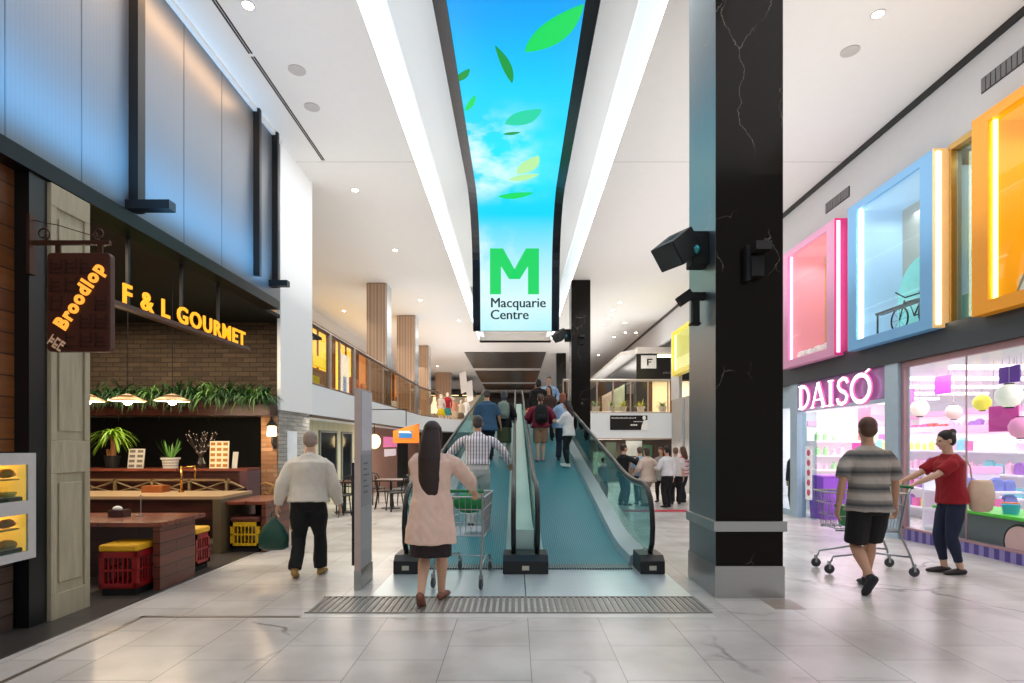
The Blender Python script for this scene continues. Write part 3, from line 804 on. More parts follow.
tag(o, 'dark joint line across the steel plate before the wide newel', 'joint')
# entrance grating
gm = mat('grating bars', '#8f8a82', .4, .4, nz=.1)
mb = MB(); x = -1.84
while x < 1.70: mb.box(x, x + .032, 4.93, 5.43, .001, .010); x += .058
mb.box(-1.86, 1.72, 4.92, 4.935, .001, .012); mb.box(-1.86, 1.72, 5.425, 5.44, .001, .012)
o = mb.build('floor_grating', gm); tag(o, 'grey slatted floor grating in front of the steel plate', 'grating')

# ------------------------------------------------------------------ kiosk
kx = -1.615
t = thing('information_kiosk', 'tall thin grey information kiosk with dark side screen in front of the walkway', 'kiosk', (kx, 5.95, 0))
box('body', mat('kiosk grey', '#b2b0b4', .4, .2), kx - .03, kx + .03, 5.72, 6.16, .2, 2.06, parent=t, w=True, bevel=.006)
box('edge', mat('kiosk beige', '#c9b4aa', .4), kx - .03, kx + .03, 5.70, 5.719, .2, 2.06, parent=t, w=True)
box('side_panel', mat('kiosk panel white', '#d4d3da', .3), kx + .031, kx + .036, 5.74, 6.14, 1.42, 2.04, parent=t, w=True)
box('notice', mat('kiosk panel grey', '#97979c', .35), kx + .031, kx + .036, 5.74, 6.14, .84, 1.38, parent=t, w=True)
mb = MB()
for i in range(6): mb.box(kx + .0365, kx + .038, 5.80, 5.80 + random.uniform(.1, .28), 1.28 - i * .06, 1.295 - i * .06)
mb.build('lettering', mat('kiosk text', '#63636a', .5), t, w=True)
box('screen', mat('kiosk screen black', '#0b0c10', .15), kx - .06, kx - .031, 5.71, 6.14, .25, 1.30, parent=t, w=True)
box('base', steel, kx - .035, kx + .035, 5.70, 6.18, 0, .2, parent=t, w=True)
# ------------------------------------------------------------------ restaurant on the near left
wood_o = plankmat('warm planks', ['#6e3f1c', '#8a5426'], 'Y', 'Z', 1.4, .17, .45)
wood_d = plankmat('dark table wood', ['#66352a', '#7d4536'], 'Y', 'Z', 1.2, .12, .35, bump=.1)
wood_dx = plankmat('dark counter wood', ['#43211a', '#55291f'], 'X', 'Z', 1.6, .14, .3, bump=.1)
wood_top = plankmat('dark tabletop wood', ['#7a4030', '#8f4e3c'], 'X', 'Y', 1.4, .12, .25, bump=.08)
wood_g = plankmat('grey brown planks', ['#4b3a30', '#5d493d'], 'Y', 'Z', .6, .13, .6)
brick = plankmat('dim brick', ['#4c3c30', '#655240'], 'X', 'Z', .25, .085, .9, mortar='#332a22', ms=.008, bump=.5)
brick2 = plankmat('warm brick', ['#a2714f', '#c09674'], 'X', 'Z', .23, .075, .9, mortar='#8d7460', ms=.008, bump=.5)
stone = plankmat('grey split stone', ['#9b9994', '#b9b6b0'], 'Y', 'Z', .3, .07, .9, mortar='#7c7a76', ms=.006, bump=.6)
darkroom = mat('dark room', '#120b08', .6, nz=.3)
brass = mat('brass', '#b98a4a', .25, 1)
panelm = stripemat('ribbed metal panel', [(0, '#6c7076'), (.5, '#70747a')], 'Y', .045, .36, bump=.04, interp='LINEAR', metal=.5)
sh_f = plankmat('restaurant floor', ['#8a7f76', '#a0948a'], 'X', 'Y', .6, .6, .3, mortar='#5d554e', ms=.004, bump=.05)
dk_f = plankmat('dark threshold tile', ['#4a4541', '#5a5450'], 'Y', 'X', .6, .3, .3, mortar='#2f2b28', ms=.004, bump=.05)
struct(MB().box(-9, -4.25, 0, 9.8, .001, .004), 'floor_restaurant', sh_f)
struct(MB().box(-4.25, -3.57, 0, 8.5, .001, .005), 'trim_11', dk_f)
# upper wall of metal panels
struct(MB().box(XL - .1, XL, 0, 9.85, 3.88, CEIL), 'wall_left', panelm)
mb = MB()
for y in (4.55, 5.35, 7.0, 7.9): mb.box(XL - .01, XL + .003, y - .006, y + .006, 3.9, CEIL)
struct(mb, 'trim_12', mat('panel seam', '#4c5359', .5))
for i, (y, wd, z0) in enumerate(((6.06, .12, 4.0), (8.88, .07, 4.15), (9.55, .06, 4.15))):
    struct(MB().box(XL, XL + .1, y - wd / 2, y + wd / 2, z0, CEIL - .01), 'trim_%d' % (13 + i), black)
struct(MB().box(XL, XL + .06, 0, 9.8, CEIL - .06, CEIL), 'trim_16', white)
for y, z, lab in ((6.0, 4.04, 'black steel outrigger arm at the foot of the wide mullion'), (9.45, 4.19, 'black steel outrigger arm by the white pier')):
    o = box('mounting_arm', black, XL + .001, -3.68 if y < 7 else -3.84, y - .06, y + .06, z - .05, z + .045); tag(o, lab, 'steel arm')
mb = MB().box(-4.16, -3.9, 0, 9.25, 3.70, 3.80).box(-4.16, -3.96, 0, 9.3, 3.80, 3.88).box(-3.93, -3.9, 0, 9.25, 3.80, 3.83)
struct(mb, 'trim_17', mat('canopy steel', '#14181c', .3, .6))
struct(MB().box(-9, -4.16, 0, 12, 3.70, 3.76), 'ceiling_restaurant', mat('soffit black', '#0b0a09', .7))
for k, y in enumerate((6.0, 6.9)):
    o = MB().lathe([(.05, 3.697), (.05, 3.70)], (-5.4, y + .4, 0)).build('downlight', mat('warm downlight', '#ffe9c0', .5, es=14, em='#ffe2b0')); tag(o, ('small round downlight in the black soffit above the F of the yellow letters', 'small round downlight in the black soffit above the ampersand')[k], 'downlight')
# left front: timber wall, black post, old timber shutter
struct(MB().box(-4.12, -4.05, 0, 4.55, 1.43, 3.7), 'wall_timber', wood_o)
struct(MB().box(-4.12, -4.04, 0, 4.5, 0, .575), 'wall_plinth', wood_g)
struct(MB().box(-4.2, -3.93, 4.52, 4.69, 0, 3.7), 'trim_18', mat('black post', '#0e1013', .35))
oldp = mat('weathered cream paint', '#b5ab90', .7, nz=.35, sc=3, stretch=(6, 6, .8), bump=.3)
t = thing('timber_shutter', 'weathered cream timber shutter panel standing beside the black post', 'shutter', (-3.95, 4.9, 0))
box('board', oldp, -4.0, -3.92, 4.70, 5.13, .0, 3.69, parent=t, w=True)
mb = MB()
for z0, z1 in ((.0, .22), (1.24, 1.52), (3.5, 3.69)): mb.box(-3.92, -3.90, 4.70, 5.13, z0, z1)
for y0, y1 in ((4.70, 4.76), (5.07, 5.13)): mb.box(-3.92, -3.90, y0, y1, .22, 1.24).box(-3.92, -3.90, y0, y1, 1.52, 3.5)
mb.build('frame', oldp, t, w=True, bevel=.005)
for z0, z1 in ((.30, 1.16), (1.60, 3.42)):
    box('raised_panel', oldp, -3.92, -3.905, 4.79, 5.04, z0, z1, parent=t, w=True, bevel=.008)
# pastry display case
t = thing('pastry_case', 'white framed wall display case with two warm lit shelves of pastries', 'display case', (-3.95, 3.8, .58))
wf = mat('case white', '#c9c6c4', .4)
Y0, Y1, xf, xb = 2.6, 4.515, -3.87, -4.40
mb = MB()
mb.box(xb, xf, Y0, Y1, .58, .645).box(xb, xf, Y0, Y1, .94, 1.045).box(xb, xf, Y0, Y1, 1.33, 1.42)
mb.box(xb, xf, Y1 - .07, Y1, .645, .94).box(xb, xf, Y1 - .07, Y1, 1.045, 1.33)
mb.box(xb, xf, Y0, Y0 + .07, .645, .94).box(xb, xf, Y0, Y0 + .07, 1.045, 1.33).box(xb - .01, xb, Y0, Y1, .58, 1.42)
mb.build('frame', wf, t, w=True)
box('end_glow', mat('case painted glow', '#f0c060', .6, es=.9, em='#f2b040', nz=.4, sc=9), xb + .01, xf - .02, Y1 - .075, Y1 - .071, .645, 1.33, parent=t, w=True)  # added glowing face, imitates warm light on the case end
box('back_panel', mat('case warm back', '#e8b45a', .6, es=1.3, em='#f0b050'), xb, xb + .01, Y0 + .07, Y1 - .07, .645, 1.33, parent=t, w=True)  # glow imitates lamp light on the case back
for z0, z1 in ((.645, .94), (1.045, 1.33)):
    box('light_tube', mat('warm tube', '#fff0c0', .5, es=10, em='#ffd890'), xb + .1, xb + .13, Y0 + .1, Y1 - .1, z1 - .03, z1 - .005, parent=t, w=True)
    box('tray', mat('tray steel', '#c9b48a', .4, .3), xb + .05, xf - .04, Y0 + .1, Y1 - .09, z0 + .02, z0 + .035, parent=t, w=True)
    box('price_rail', mat('price rail', '#4a2a1c', .5), xf - .04, xf - .03, Y0 + .08, Y1 - .09, z0, z0 + .03, parent=t, w=True)
    box('pane', glass, xf - .012, xf - .006, Y0 + .07, Y1 - .07, z0, z1, parent=t, w=True)
    area('case_lamp', (xb + .2, (Y0 + Y1) / 2, z1 - .04), (.2, 1.7), 16, (1, .8, .5))
bun = mat('golden bun', '#c98a34', .5, nz=.35, sc=14)
pie = mat('yellow tart', '#e8c25a', .5, nz=.25, sc=20)
def bake(kind, loc, lab):
    mb = MB()
    if kind == 0: mb.lathe([(.0, 0), (.05, .0), (.062, .02), (.055, .045), (.03, .06), (.0, .062)], n=14)
    elif kind == 1: mb.lathe([(.0, 0), (.045, 0), (.06, .03), (.057, .034), (.05, .028), (.0, .03)], n=14)
    else:
        mb.tube([(-.06, -.02, .025), (-.03, .012, .03), (0, .02, .033), (.03, .012, .03), (.06, -.02, .025)], [.012, .024, .03, .024, .012], 8, rnd=True)
    o = mb.build('pastry', (bun, pie, bun)[kind], smooth=True); o.location = loc; tag(o, lab, 'pastry', 'pastries in the display case'); return o
k0 = [bake(0, (-3.96, 4.0, .682), 'round golden bun in a row on the lower lit shelf'), bake(1, (-3.96, 4.0, 1.082), 'yellow tart in a row on the upper lit shelf'), bake(2, (-4.12, 4.0, .682), 'curved golden pastry at the rear of the lower lit shelf'), bake(2, (-4.12, 4.0, 1.082), 'curved golden pastry at the rear of the upper lit shelf')]
for i in range(7):
    y = 3.47 + i * .148
    for k, o in enumerate(k0):
        p = (o.location.x, y + (k > 1) * .03, o.location.z)
        if i == 0: o.location = p
        else: dup(o, p, rz=random.uniform(-.5, .5))
wedge = mat('bread crust', '#a8642a', .6, nz=.3, sc=14)
for z, nm in ((.83, 'lower'), (1.22, 'upper')):
    o = box('wire_shelf', mat('wire shelf', '#c9a05a', .4, .5), -4.3, -3.92, 2.75, 4.42, z - .012, z); tag(o, 'inner wire shelf in the %s lit compartment of the pastry case' % nm, 'shelf')
    for i in range(5):
        q = MB().tube([(0, -.06, .03), (0, -.03, .04), (0, .03, .04), (0, .06, .03)], [.02, .036, .036, .02], 8, rnd=True).build('bread_roll', (wedge, bun)[nm == 'upper'], smooth=True)
        q.location = (-3.97, 3.78 + i * .145, z + .001); tag(q, 'brown bread roll on the inner shelf of the %s lit compartment' % nm, 'bread roll', 'bread rolls on the %s inner shelf' % nm)
# hanging sign
t = thing('hanging_sign', 'brown rounded hanging sign with amber diagonal lettering on a scroll bracket', 'sign', (-3.52, 4.5, 2.2))
br_ = mat('sign brown', '#4a2418', .45, nz=.15); brd = mat('sign relief brown', '#33160e', .5); iron = mat('bracket brown', '#4a2d20', .45, .4)
def rrect(x0, x1, z0, z1, r, n=5):
    P = []
    for cx_, cz_, a0 in ((x1 - r, z1 - r, 0), (x0 + r, z1 - r, 90), (x0 + r, z0 + r, 180), (x1 - r, z0 + r, 270)):
        P += [(cx_ + r * math.cos(R(a0 + 90 * i / n)), cz_ + r * math.sin(R(a0 + 90 * i / n))) for i in range(n + 1)]
    return P
MB().prism(rrect(-3.77, -3.26, 2.235, 3.03, .035)[::-1], 'y', 4.5, 4.555).build('board', br_, t, w=True, bevel=.006)
mb = MB(); random.seed(3)
for i in range(4):                                  # carved square patterns
    for j in range(5):
        x0, z0 = -3.745 + i * .12, 2.27 + j * .148
        if abs((x0 + .06 + 3.77) / .51 - (z0 + .07 - 2.235) / .79) < .2: continue
        for q in range(3):
            if q == 1 and random.random() < .3: continue
            mb.box(x0 + q * .008, x0 + .095 - q * .012, 4.496, 4.5, z0 + .035 * q, z0 + .035 * q + .014)
        mb.box(x0, x0 + .014, 4.496, 4.5, z0, z0 + .115); 
        if random.random() < .6: mb.box(x0 + .085, x0 + .099, 4.496, 4.5, z0 + .03, z0 + .115)
mb.build('carved_pattern', brd, t, w=True)
amber = mat('amber glow', '#f0a030', .5, es=1.1, em='#f2a23a')
dv = Vector((.40, 0, .62)).normalized()
M = planeM((-3.625, 4.494, 2.40), dv, Vector((-dv.z, 0, dv.x)))
text('Broodlop', .155, M, amber, parent=t, ext=.004, bold=.007, sx=.88, sp=1.16)
M = planeM((-3.715, 4.494, 2.375), Vector((.83, 0, -.55)), Vector((.55, 0, .83)))
mb = MB()
for i in range(3):
    for j in range(4):
        if (i + j) % 3: mb.box(i * .045, i * .045 + .035, -.09 + j * .024, -.09 + j * .024 + .016, 0, .004)
    mb.box(i * .045, i * .045 + .008, -.09, .0, 0, .004)
mb.v = [M @ p for p in mb.v]; mb.build('stamp', mat('stamp cream', '#c9a78a', .6, es=.25, em='#c9a78a'), t, w=True)
box('bracket_bar', iron, -3.93, -3.28, 4.515, 4.54, 3.10, 3.135, parent=t, w=True)
box('mount_plate', iron, -3.928, -3.90, 4.49, 4.56, 2.86, 3.34, parent=t, w=True)
for x in (-3.70, -3.36): box('hanger', iron, x - .02, x + .02, 4.52, 4.535, 3.03, 3.10, parent=t, w=True)
mb = MB()
for cx_, r0, sg in ((-3.82, .05, 1), (-3.37, .045, -1)):
    mb.tube([(cx_ + sg * r0 * (1 - a / 700) * math.cos(R(a)), 4.527, 3.19 + r0 * (1 - a / 700) * math.sin(R(a))) for a in range(-90, 400, 30)], .007, 6)
mb.tube([(-3.9, 4.527, 3.30), (-3.7, 4.527, 3.26), (-3.37, 4.527, 3.16)], .004, 5)
mb.build('scroll', iron, t, w=True, smooth=True)
# yellow letters on a bar
t = thing('restaurant_sign', 'yellow lit capital letters on a brown bar hung from the soffit', 'sign', (-4.12, 7, 2.9))
yel = mat('yellow lit letter', '#f0a010', .5, es=1.0, em='#ffae10'); yside = mat('letter side orange', '#c9720a', .5, es=.3, em='#d07a10')
M = planeM((-4.08, 5.80, 2.965), (0, 1, 0), (0, 0, 1))
t_o = text('F & L GOURMET', .285, M, yel, parent=t, ext=.008, bold=.006, sp=1.16)
xs_ = [v.co.y for v in t_o.data.vertices]; k = 2.62 / (max(xs_) - min(xs_)); y0_ = min(xs_)
for v in t_o.data.vertices: v.co.y = y0_ + (v.co.y - y0_) * k
box('bar', mat('sign bar brown', '#5a3a34', .5), -4.14, -4.04, 5.5, 8.52, 2.90, 2.945, parent=t, w=True)
for y in (5.95, 6.9, 7.75):
    box('hanging_rod', black, -4.14, -4.11, y - .015, y + .015, 2.945, 3.7, parent=t, w=True)
# rear brick wall, planter ledge, dark room
struct(MB().box(-9, -4.2, 10.25, 10.35, 1.97, 3.7), 'wall_brick', brick)
struct(MB().box(-9.0, -4.46, 11.2, 11.3, -.3, 3.7).box(-9.1, -9, 0, 11.2, 0, 3.7), 'wall_back', darkroom)
struct(MB().box(-9, -4.2, 9.55, 10.0, 1.97, 2.16), 'trim_19', wood_dx)
pl = thing('planter_trough', 'long low trough of dark green plants along the ledge under the brick wall', 'planter', (-6, 9.7, 2.16)); 
box('trough', mat('trough timber', '#3d3228', .7), -8.5, -4.22, 9.58, 9.95, 2.16, 2.27, parent=pl, w=True)
lf = mat('dark green leaf', '#2c5428', .5, nz=.5, sc=3); lf2 = mat('fresh green leaf', '#6a9a4a', .45, nz=.4, sc=3); lf3 = mat('lime leaf', '#8db82e', .4, nz=.4, sc=5)
def tuft(name, m, n, L, w, droop, up=.6):
    mb = MB()
    for i in range(n):
        a = random.uniform(0, 2 * PI); e = random.uniform(.1, 1)
        mb.blade((random.uniform(-.05, .05), random.uniform(-.05, .05), 0), (math.cos(a) * (1.1 - e * .8), math.sin(a) * (1.1 - e * .8), up + e), L * random.uniform(.6, 1.1), w * random.uniform(.7, 1.2), droop * random.uniform(.7, 1.4))
    return mb
random.seed(11)
ta = tuft('', lf, 90, .5, .016, 1.9, .4).build('trough_plant', lf); tb = tuft('', lf2, 80, .55, .012, 1.7, .5).build('trough_plant', lf2)
tcc = tuft('', lf, 90, .36, .024, 1.5, .3).build('trough_plant', lf)
labs = {0: 'dark green arching plant in the long trough', 1: 'paler green spiky plant in the long trough', 2: 'bushy small leaved dark plant in the long trough'}
for i, x in enumerate((-7.6, -7.3, -7.0, -6.75, -6.5, -6.28, -6.06, -5.85, -5.64, -5.44, -5.24, -5.04, -4.86, -4.68, -4.50, -4.36)):
    k = (2, 0, 2, 0, 2, 1, 0, 2, 0, 2, 1, 2, 0, 2, 1, 2)[i]; src = (ta, tb, tcc)[k]; p = (x, 9.68, 2.262)
    if src.get('label'): dup(src, p, rz=random.uniform(0, 6), scale=random.uniform(1.0, 1.3))
    else: src.location = p; tag(src, labs[k], 'plant', 'plants along the ledge')
# brick pier with lantern and notice
mb = MB().box(-4.46, -4.19, 9.8, 9.86, -.1, 1.97); struct(mb, 'wall_pier', brick2)
struct(MB().box(-4.46, -4.17, 9.86, 11.3, -.15, 2.08), 'wall_stone', stone)
t = thing('wall_lantern', 'black wall lantern glowing warm white on the brick pier', 'lantern', (-4.22, 9.72, 1.6))
lx = -4.21
MB().lathe([(.075, 0), (.085, .02), (.07, .16), (.06, .17)], (lx, 9.66, 1.62), 8).build('glass_shade', mat('lantern glass', '#fff4d8', .5, es=7, em='#ffe3b0'), t, w=True)
MB().lathe([(.1, 0), (.095, .01), (.03, .09), (.02, .12), (.02, .15), (.0, .16)], (lx, 9.66, 1.80), 8).build('cap', blackm, t, w=True)
MB().box(lx - .03, lx + .03, 9.77, 9.799, 1.4, 1.75).tube([(lx, 9.79, 1.46), (lx, 9.72, 1.44), (lx, 9.66, 1.5), (lx, 9.66, 1.62)], .014, 6).build('bracket', blackm, t, w=True)
point('lantern_lamp', (lx, 9.52, 1.66), 14, (1, .75, .45), .06)
o = box('notice_sign', mat('notice paper', '#dfe6ee', .6), -4.168, -4.163, 10.2, 10.65, 1.15, 1.72); tag(o, 'white paper notice on the grey stone side of the pier', 'notice')
o = box('notice_sign', mat('notice paper grey', '#c5c9d0', .6), -4.168, -4.163, 10.2, 10.65, .85, 1.12); tag(o, 'pale grey paper notice below the white one on the stone pier', 'notice')
# pendants
def pendant(x, y, lab, g='pendant lamps of the restaurant'):
    t = thing('pendant_lamp', lab, 'pendant lamp', (x, y, 2.06), 0, g)
    MB().lathe([(.215, .0), (.22, .008), (.15, .045), (.11, .055), (.11, .075), (.05, .09), (.02, .1), (.0, .1)], n=24).build('lamp_shade', mat('lamp bronze', '#c29a6c', .35, .6), t, smooth=False)
    MB().lathe([(.0, -.002), (.205, -.002), (.19, .003), (.0, .01)], n=24).build('reflector', mat('lamp inner', '#fff2dc', .4, es=1.2, em='#ffe0b0'), t)
    MB().ell((0, 0, -.012), (.05, .05, .04)).build('bulb', mat('lamp bulb', '#fff6e0', .5, es=30, em='#fff0d0'), t, smooth=True)
    MB().tube([(0, 0, .1), (0, 0, 1.635)], .006, 6).build('cord', blackm, t)
    point('pendant_bulb', (x, y, 1.98), 22, (1, .78, .5), .05)
pendant(-4.60, 7.5, 'bronze disc pendant lamp nearest to the brick pier')
pendant(-5.20, 7.5, 'bronze disc pendant lamp above the bushy potted plant')
pendant(-5.75, 7.5, 'bronze disc pendant lamp partly hidden by the timber shutter')
# bar counter with lattice screen
t = thing('bar_counter', 'dark wood bar counter carrying plants and menus, lattice screen in front', 'counter', (-6, 8.9, 0))
box('counter_top', wood_top, -8, -4.2, 8.75, 9.2, 1.06, 1.10, parent=t, w=True)
box('front_panel', wood_dx, -8, -4.32, 8.80, 8.85, .0, 1.06, parent=t, w=True)
box('end_panel', mat('purple brown wood', '#5b3a42', .4), -4.32, -4.2, 8.75, 9.2, .0, 1.06, parent=t, w=True)
gold = mat('lattice timber', '#8a7350', .5)
mb = MB(); z0, z1, y_ = .70, .94, 8.70
mb.box(-8, -4.45, y_, y_ + .04, z1 - .03, z1).box(-8, -4.45, y_, y_ + .04, z0, z0 + .03)
x = -8
while x < -4.5:
    mb.box(x, x + .035, y_, y_ + .04, z0, z1)
    xm, xe = x + .29, min(x + .58, -4.45)
    for a, b_ in ((x + .02, xm), (xe, xm)):
        mb.tube([(a, y_ + .02, z1 - .04), ((a + xm) / 2, y_ + .02, z1 - .09), (xm, y_ + .02, (z0 + z1) / 2 - .02)], .016, 4)
        mb.tube([(a, y_ + .02, z0 + .03), (xm, y_ + .02, (z0 + z1) / 2 - .02)], .014, 4)
    x += .58
mb.build('lattice', gold, t, w=True)
# long bench table in front of the lattice
t = thing('bench_table', 'long narrow dark table with pale edge and end leg panel by the lattice', 'table', (-6, 8, 0))
box('table_top', mat('bench pale edge', '#b59a78', .3), -8, -3.98, 7.55, 8.45, .74, .78, parent=t, w=True)
box('apron', wood_dx, -8, -4.05, 7.62, 7.66, .62, .74, parent=t, w=True)
box('leg', mat('leg panel olive', '#6a5a42', .5), -4.09, -3.98, 7.55, 8.45, 0, .74, parent=t, w=True)
# small end table
t = thing('side_table', 'dark wood table with solid end panel next to the old man in cream', 'table', (-3.7, 8.0, 0))
box('table_top', wood_top, -3.97, -3.42, 7.66, 8.55, .655, .70, parent=t, w=True, bevel=.004)
box('end_panel', wood_d, -3.5, -3.44, 7.70, 8.5, .0, .655, parent=t, w=True)
box('back_panel', wood_dx, -3.93, -3.5, 8.44, 8.5, .0, .655, parent=t, w=True)
# front table
t = thing('dining_table', 'big dark wood table with solid plank end panel, nearest to the walkway floor', 'table', (-4.2, 5.95, 0))
box('table_top', wood_top, -5.6, -3.56, 5.62, 6.42, .655, .70, parent=t, w=True, bevel=.004)
box('end_panel', wood_d, -3.68, -3.61, 5.68, 6.30, .0, .655, parent=t, w=True)
box('leg_panel', wood_dx, -5.4, -3.68, 6.24, 6.30, .0, .655, parent=t, w=True)
# crate stools
def crate(loc, rz, cm_, cu, lab, sz=(.36, .38, .36)):
    t = thing('crate_stool', lab, 'stool', loc, R(rz), 'milk crate stools'); a, b, h = sz[0] / 2, sz[1] / 2, sz[2]
    z0 = .07; mb = MB()
    for sx in (-1, 1):
        for sy in (-1, 1): mb.box(sx * a - .02 * (sx + 1), sx * a + .02 * (1 - sx), sy * b - .02 * (sy + 1), sy * b + .02 * (1 - sy), z0, z0 + h)
    for zz, hh in ((0, .05), (h - .06, .06), (h * .5 - .012, .02)):
        mb.box(-a, a, -b, -b + .015, z0 + zz, z0 + zz + hh).box(-a, a, b - .015, b, z0 + zz, z0 + zz + hh).box(-a, -a + .015, -b, b, z0 + zz, z0 + zz + hh).box(a - .015, a, -b, b, z0 + zz, z0 + zz + hh)
    for i in range(1, 8):
        x = -a + i * 2 * a / 8; y = -b + i * 2 * b / 8
        mb.box(x - .006, x + .006, -b + .002, -b + .012, z0, z0 + h).box(x - .006, x + .006, b - .012, b - .002, z0, z0 + h)
        mb.box(-a + .002, -a + .012, y - .006, y + .006, z0, z0 + h).box(a - .012, a - .002, y - .006, y + .006, z0, z0 + h)
    mb.box(-a, a, -b, b, z0, z0 + .015)
    mb.build('crate', cm_, t)
    box('cushion', cu, -a - .005, a + .005, -b - .005, b + .005, z0 + h, z0 + h + .07, parent=t, bevel=.02)
    box('base', blackm, -a + .02, a - .02, -b + .02, b - .02, 0, z0, parent=t)
redc, yelc, bluc = mat('crate red', '#8f0f14', .4), mat('crate yellow', '#d9ae1e', .4), mat('crate blue', '#1c3f8f', .4)
ycu, rcu, bcu = mat('cushion yellow', '#e0aa1c', .6), mat('cushion red', '#c4262a', .6), mat('cushion brown', '#5a2a22', .5)
crate((-3.90, 5.66, .005), 3, redc, ycu, 'red milk crate stool with yellow cushion in front of the big table')
crate((-5.25, 7.1, .005), 0, redc, rcu, 'red milk crate stool with red cushion peeking past the timber shutter')
crate((-4.45, 7.05, .005), 0, bluc, ycu, 'blue milk crate stool with yellow cushion behind the big table')
crate((-3.85, 6.62, .005), 0, redc, ycu, 'red milk crate stool mostly hidden behind the end panel of the big table', (.3, .3, .36))
crate((-3.72, 7.86, .005), 0, yelc, bcu, 'yellow milk crate stool with brown cushion under the small end table', (.40, .36, .34))
# things on tables
t = thing('napkin_holder', 'dark wooden napkin box with white tissue on the big table', 'napkin holder', (-4.32, 6.1, .70))
box('holder_body', wood_dx, -.085, .085, -.06, .06, 0, .075, parent=t); MB().ell((-.02, 0, .085), (.05, .035, .03)).build('tissue', mat('tissue', '#f2f0ec', .9), t, smooth=True)
t = thing('table_number_stand', 'thin chrome number stand upright on the big table', 'stand', (-4.12, 6.15, .70))
MB().lathe([(.03, 0), (.03, .008), (.004, .012), (.004, .22)], n=10).build('rod', steel, t); MB().ell((0, 0, .225), (.01, .01, .01), 8, 6).build('clip', steel, t)
def framed(lab, x, y, z, w_, h_, m, tilt, grid=None):
    t = thing('menu_stand', lab, 'menu', (x, y, z)); Mt = Matrix.Rotation(R(-tilt), 4, 'X')
    MB().box(-w_ / 2, w_ / 2, -.008, .008, 0, h_, Mt).build('board', m, t)
    mb = MB()
    if grid:
        for i in range(grid[0]):
            for j in range(grid[1]):
                cw, chh = w_ / grid[0], h_ / grid[1]
                mb.box(-w_ / 2 + cw * (i + .15), -w_ / 2 + cw * (i + .85), -.012, -.008, chh * (j + .2), chh * (j + .75), Mt)
        mb.build('picture', grid[2], t)
    MB().box(-w_ * .3, w_ * .3, .01, .09, 0, .012).build('foot', blackm, t)
framed('white framed menu with grey pictures beside the bushy potted plant', -6.02, 8.86, 1.10, .25, .31, mat('menu white', '#d9d3c6', .5), 8, (2, 4, mat('menu print', '#77706a', .6)))
framed('large menu board with a grid of orange pictures on the bar counter', -4.72, 8.9, 1.10, .30, .43, mat('menu cream', '#e8d9b4', .5, es=.25), 3, (3, 5, mat('menu orange', '#b9781c', .5, es=.15)))
framed('narrow white menu card next to the board of orange pictures', -4.5, 8.95, 1.10, .08, .26, mat('menu white', '#d9d3c6', .5), 10)
t = thing('potted_dracaena', 'bushy lime green palm like plant in a black pot on the bar counter', 'potted plant', (-6.45, 8.95, 1.10))
MB().lathe([(.0, 0), (.085, 0), (.115, .19), (.12, .2), (.1, .2), (.095, .17), (0, .17)], n=18).build('pot', blackm, t)
MB().tube([(0, 0, .17), (.02, 0, .32), (.01, 0, .5)], [.05, .04, .035], 10).tube([(-.05, 0, .17), (-.08, 0, .3)], [.03, .02], 8).build('stem', mat('plant stem', '#8a5a30', .7, nz=.4), t)
mb = MB(); random.seed(4)
for i in range(70):
    a = random.uniform(0, 2 * PI); e = random.uniform(-.1, 1.3)
    mb.blade((.01, 0, .46 + .1 * random.random()), (math.cos(a), math.sin(a), e), random.uniform(.32, .5), .022, 1.3, 6)
mb.build('foliage', lf3, t)
t = thing('potted_aloe', 'spiky aloe in a white striped pot on the bar counter', 'potted plant', (-5.52, 8.95, 1.10))
MB().lathe([(.0, 0), (.105, 0), (.12, .13), (.14, .14), (.14, .17), (.115, .17), (.11, .14), (0, .14)], n=18).build('pot', stripemat('pot stripes', [(0, '#d8d5cf'), (.7, '#8c8983')], 'Z', .045, .4), t)
mb = MB()
for i in range(22):
    a = random.uniform(0, 2 * PI); e = random.uniform(.5, 2.2)
    mb.blade((.03 * math.cos(a), .03 * math.sin(a), .14), (math.cos(a), math.sin(a), e), random.uniform(.22, .38), .018, -.5 if e > 1 else .3, 5)
mb.build('foliage', mat('aloe leaf', '#5c8f3c', .4, nz=.3), t)
t = thing('twig_vase', 'dark vase of bare twigs with pale dots on the bar counter', 'vase', (-5.05, 8.98, 1.10))
MB().lathe([(0, 0), (.05, 0), (.07, .07), (.035, .16), (.04, .18), (0, .17)], n=14).build('vase', mat('vase dark', '#1b1310', .3), t)
mb = MB(); mbd = MB()
for i in range(18):
    a = random.uniform(0, 2 * PI); q = Vector((0, 0, .16)); d = Vector((math.cos(a) * .5, math.sin(a) * .3, 1)); pts = [q]
    for k in range(4):
        q = q + (d + Vector((random.uniform(-.3, .3), 0, random.uniform(-.2, .1)))) * .1; pts.append(q.copy())
        if random.random() < .8: mbd.ell(q, (.009, .009, .009), 6, 4)
    mb.tube(pts, .003, 4)
mb.build('twigs', mat('twig', '#4a3a30', .7), t); mbd.build('blossom', mat('blossom pale', '#c8beb4', .7), t)
t = thing('brass_tap', 'brass beer tap style fitting on the long bench table', 'tap', (-4.9, 8.2, .78))
MB().tube([(0, 0, 0), (0, 0, .38)], .016, 8).tube([(0, 0, .36), (.2, 0, .38)], .012, 8).tube([(.2, 0, .38), (.2, 0, .2)], .009, 8).build('pipe', brass, t, smooth=True)
MB().lathe([(.04, 0), (.04, .02), (.02, .03)], n=12).build('base', brass, t)
o = box('condiment_box', mat('box orange wood', '#8a4a1c', .5), -5.42, -5.12, 8.1, 8.3, .78, .88); tag(o, 'orange brown condiment box on the long bench table', 'box')
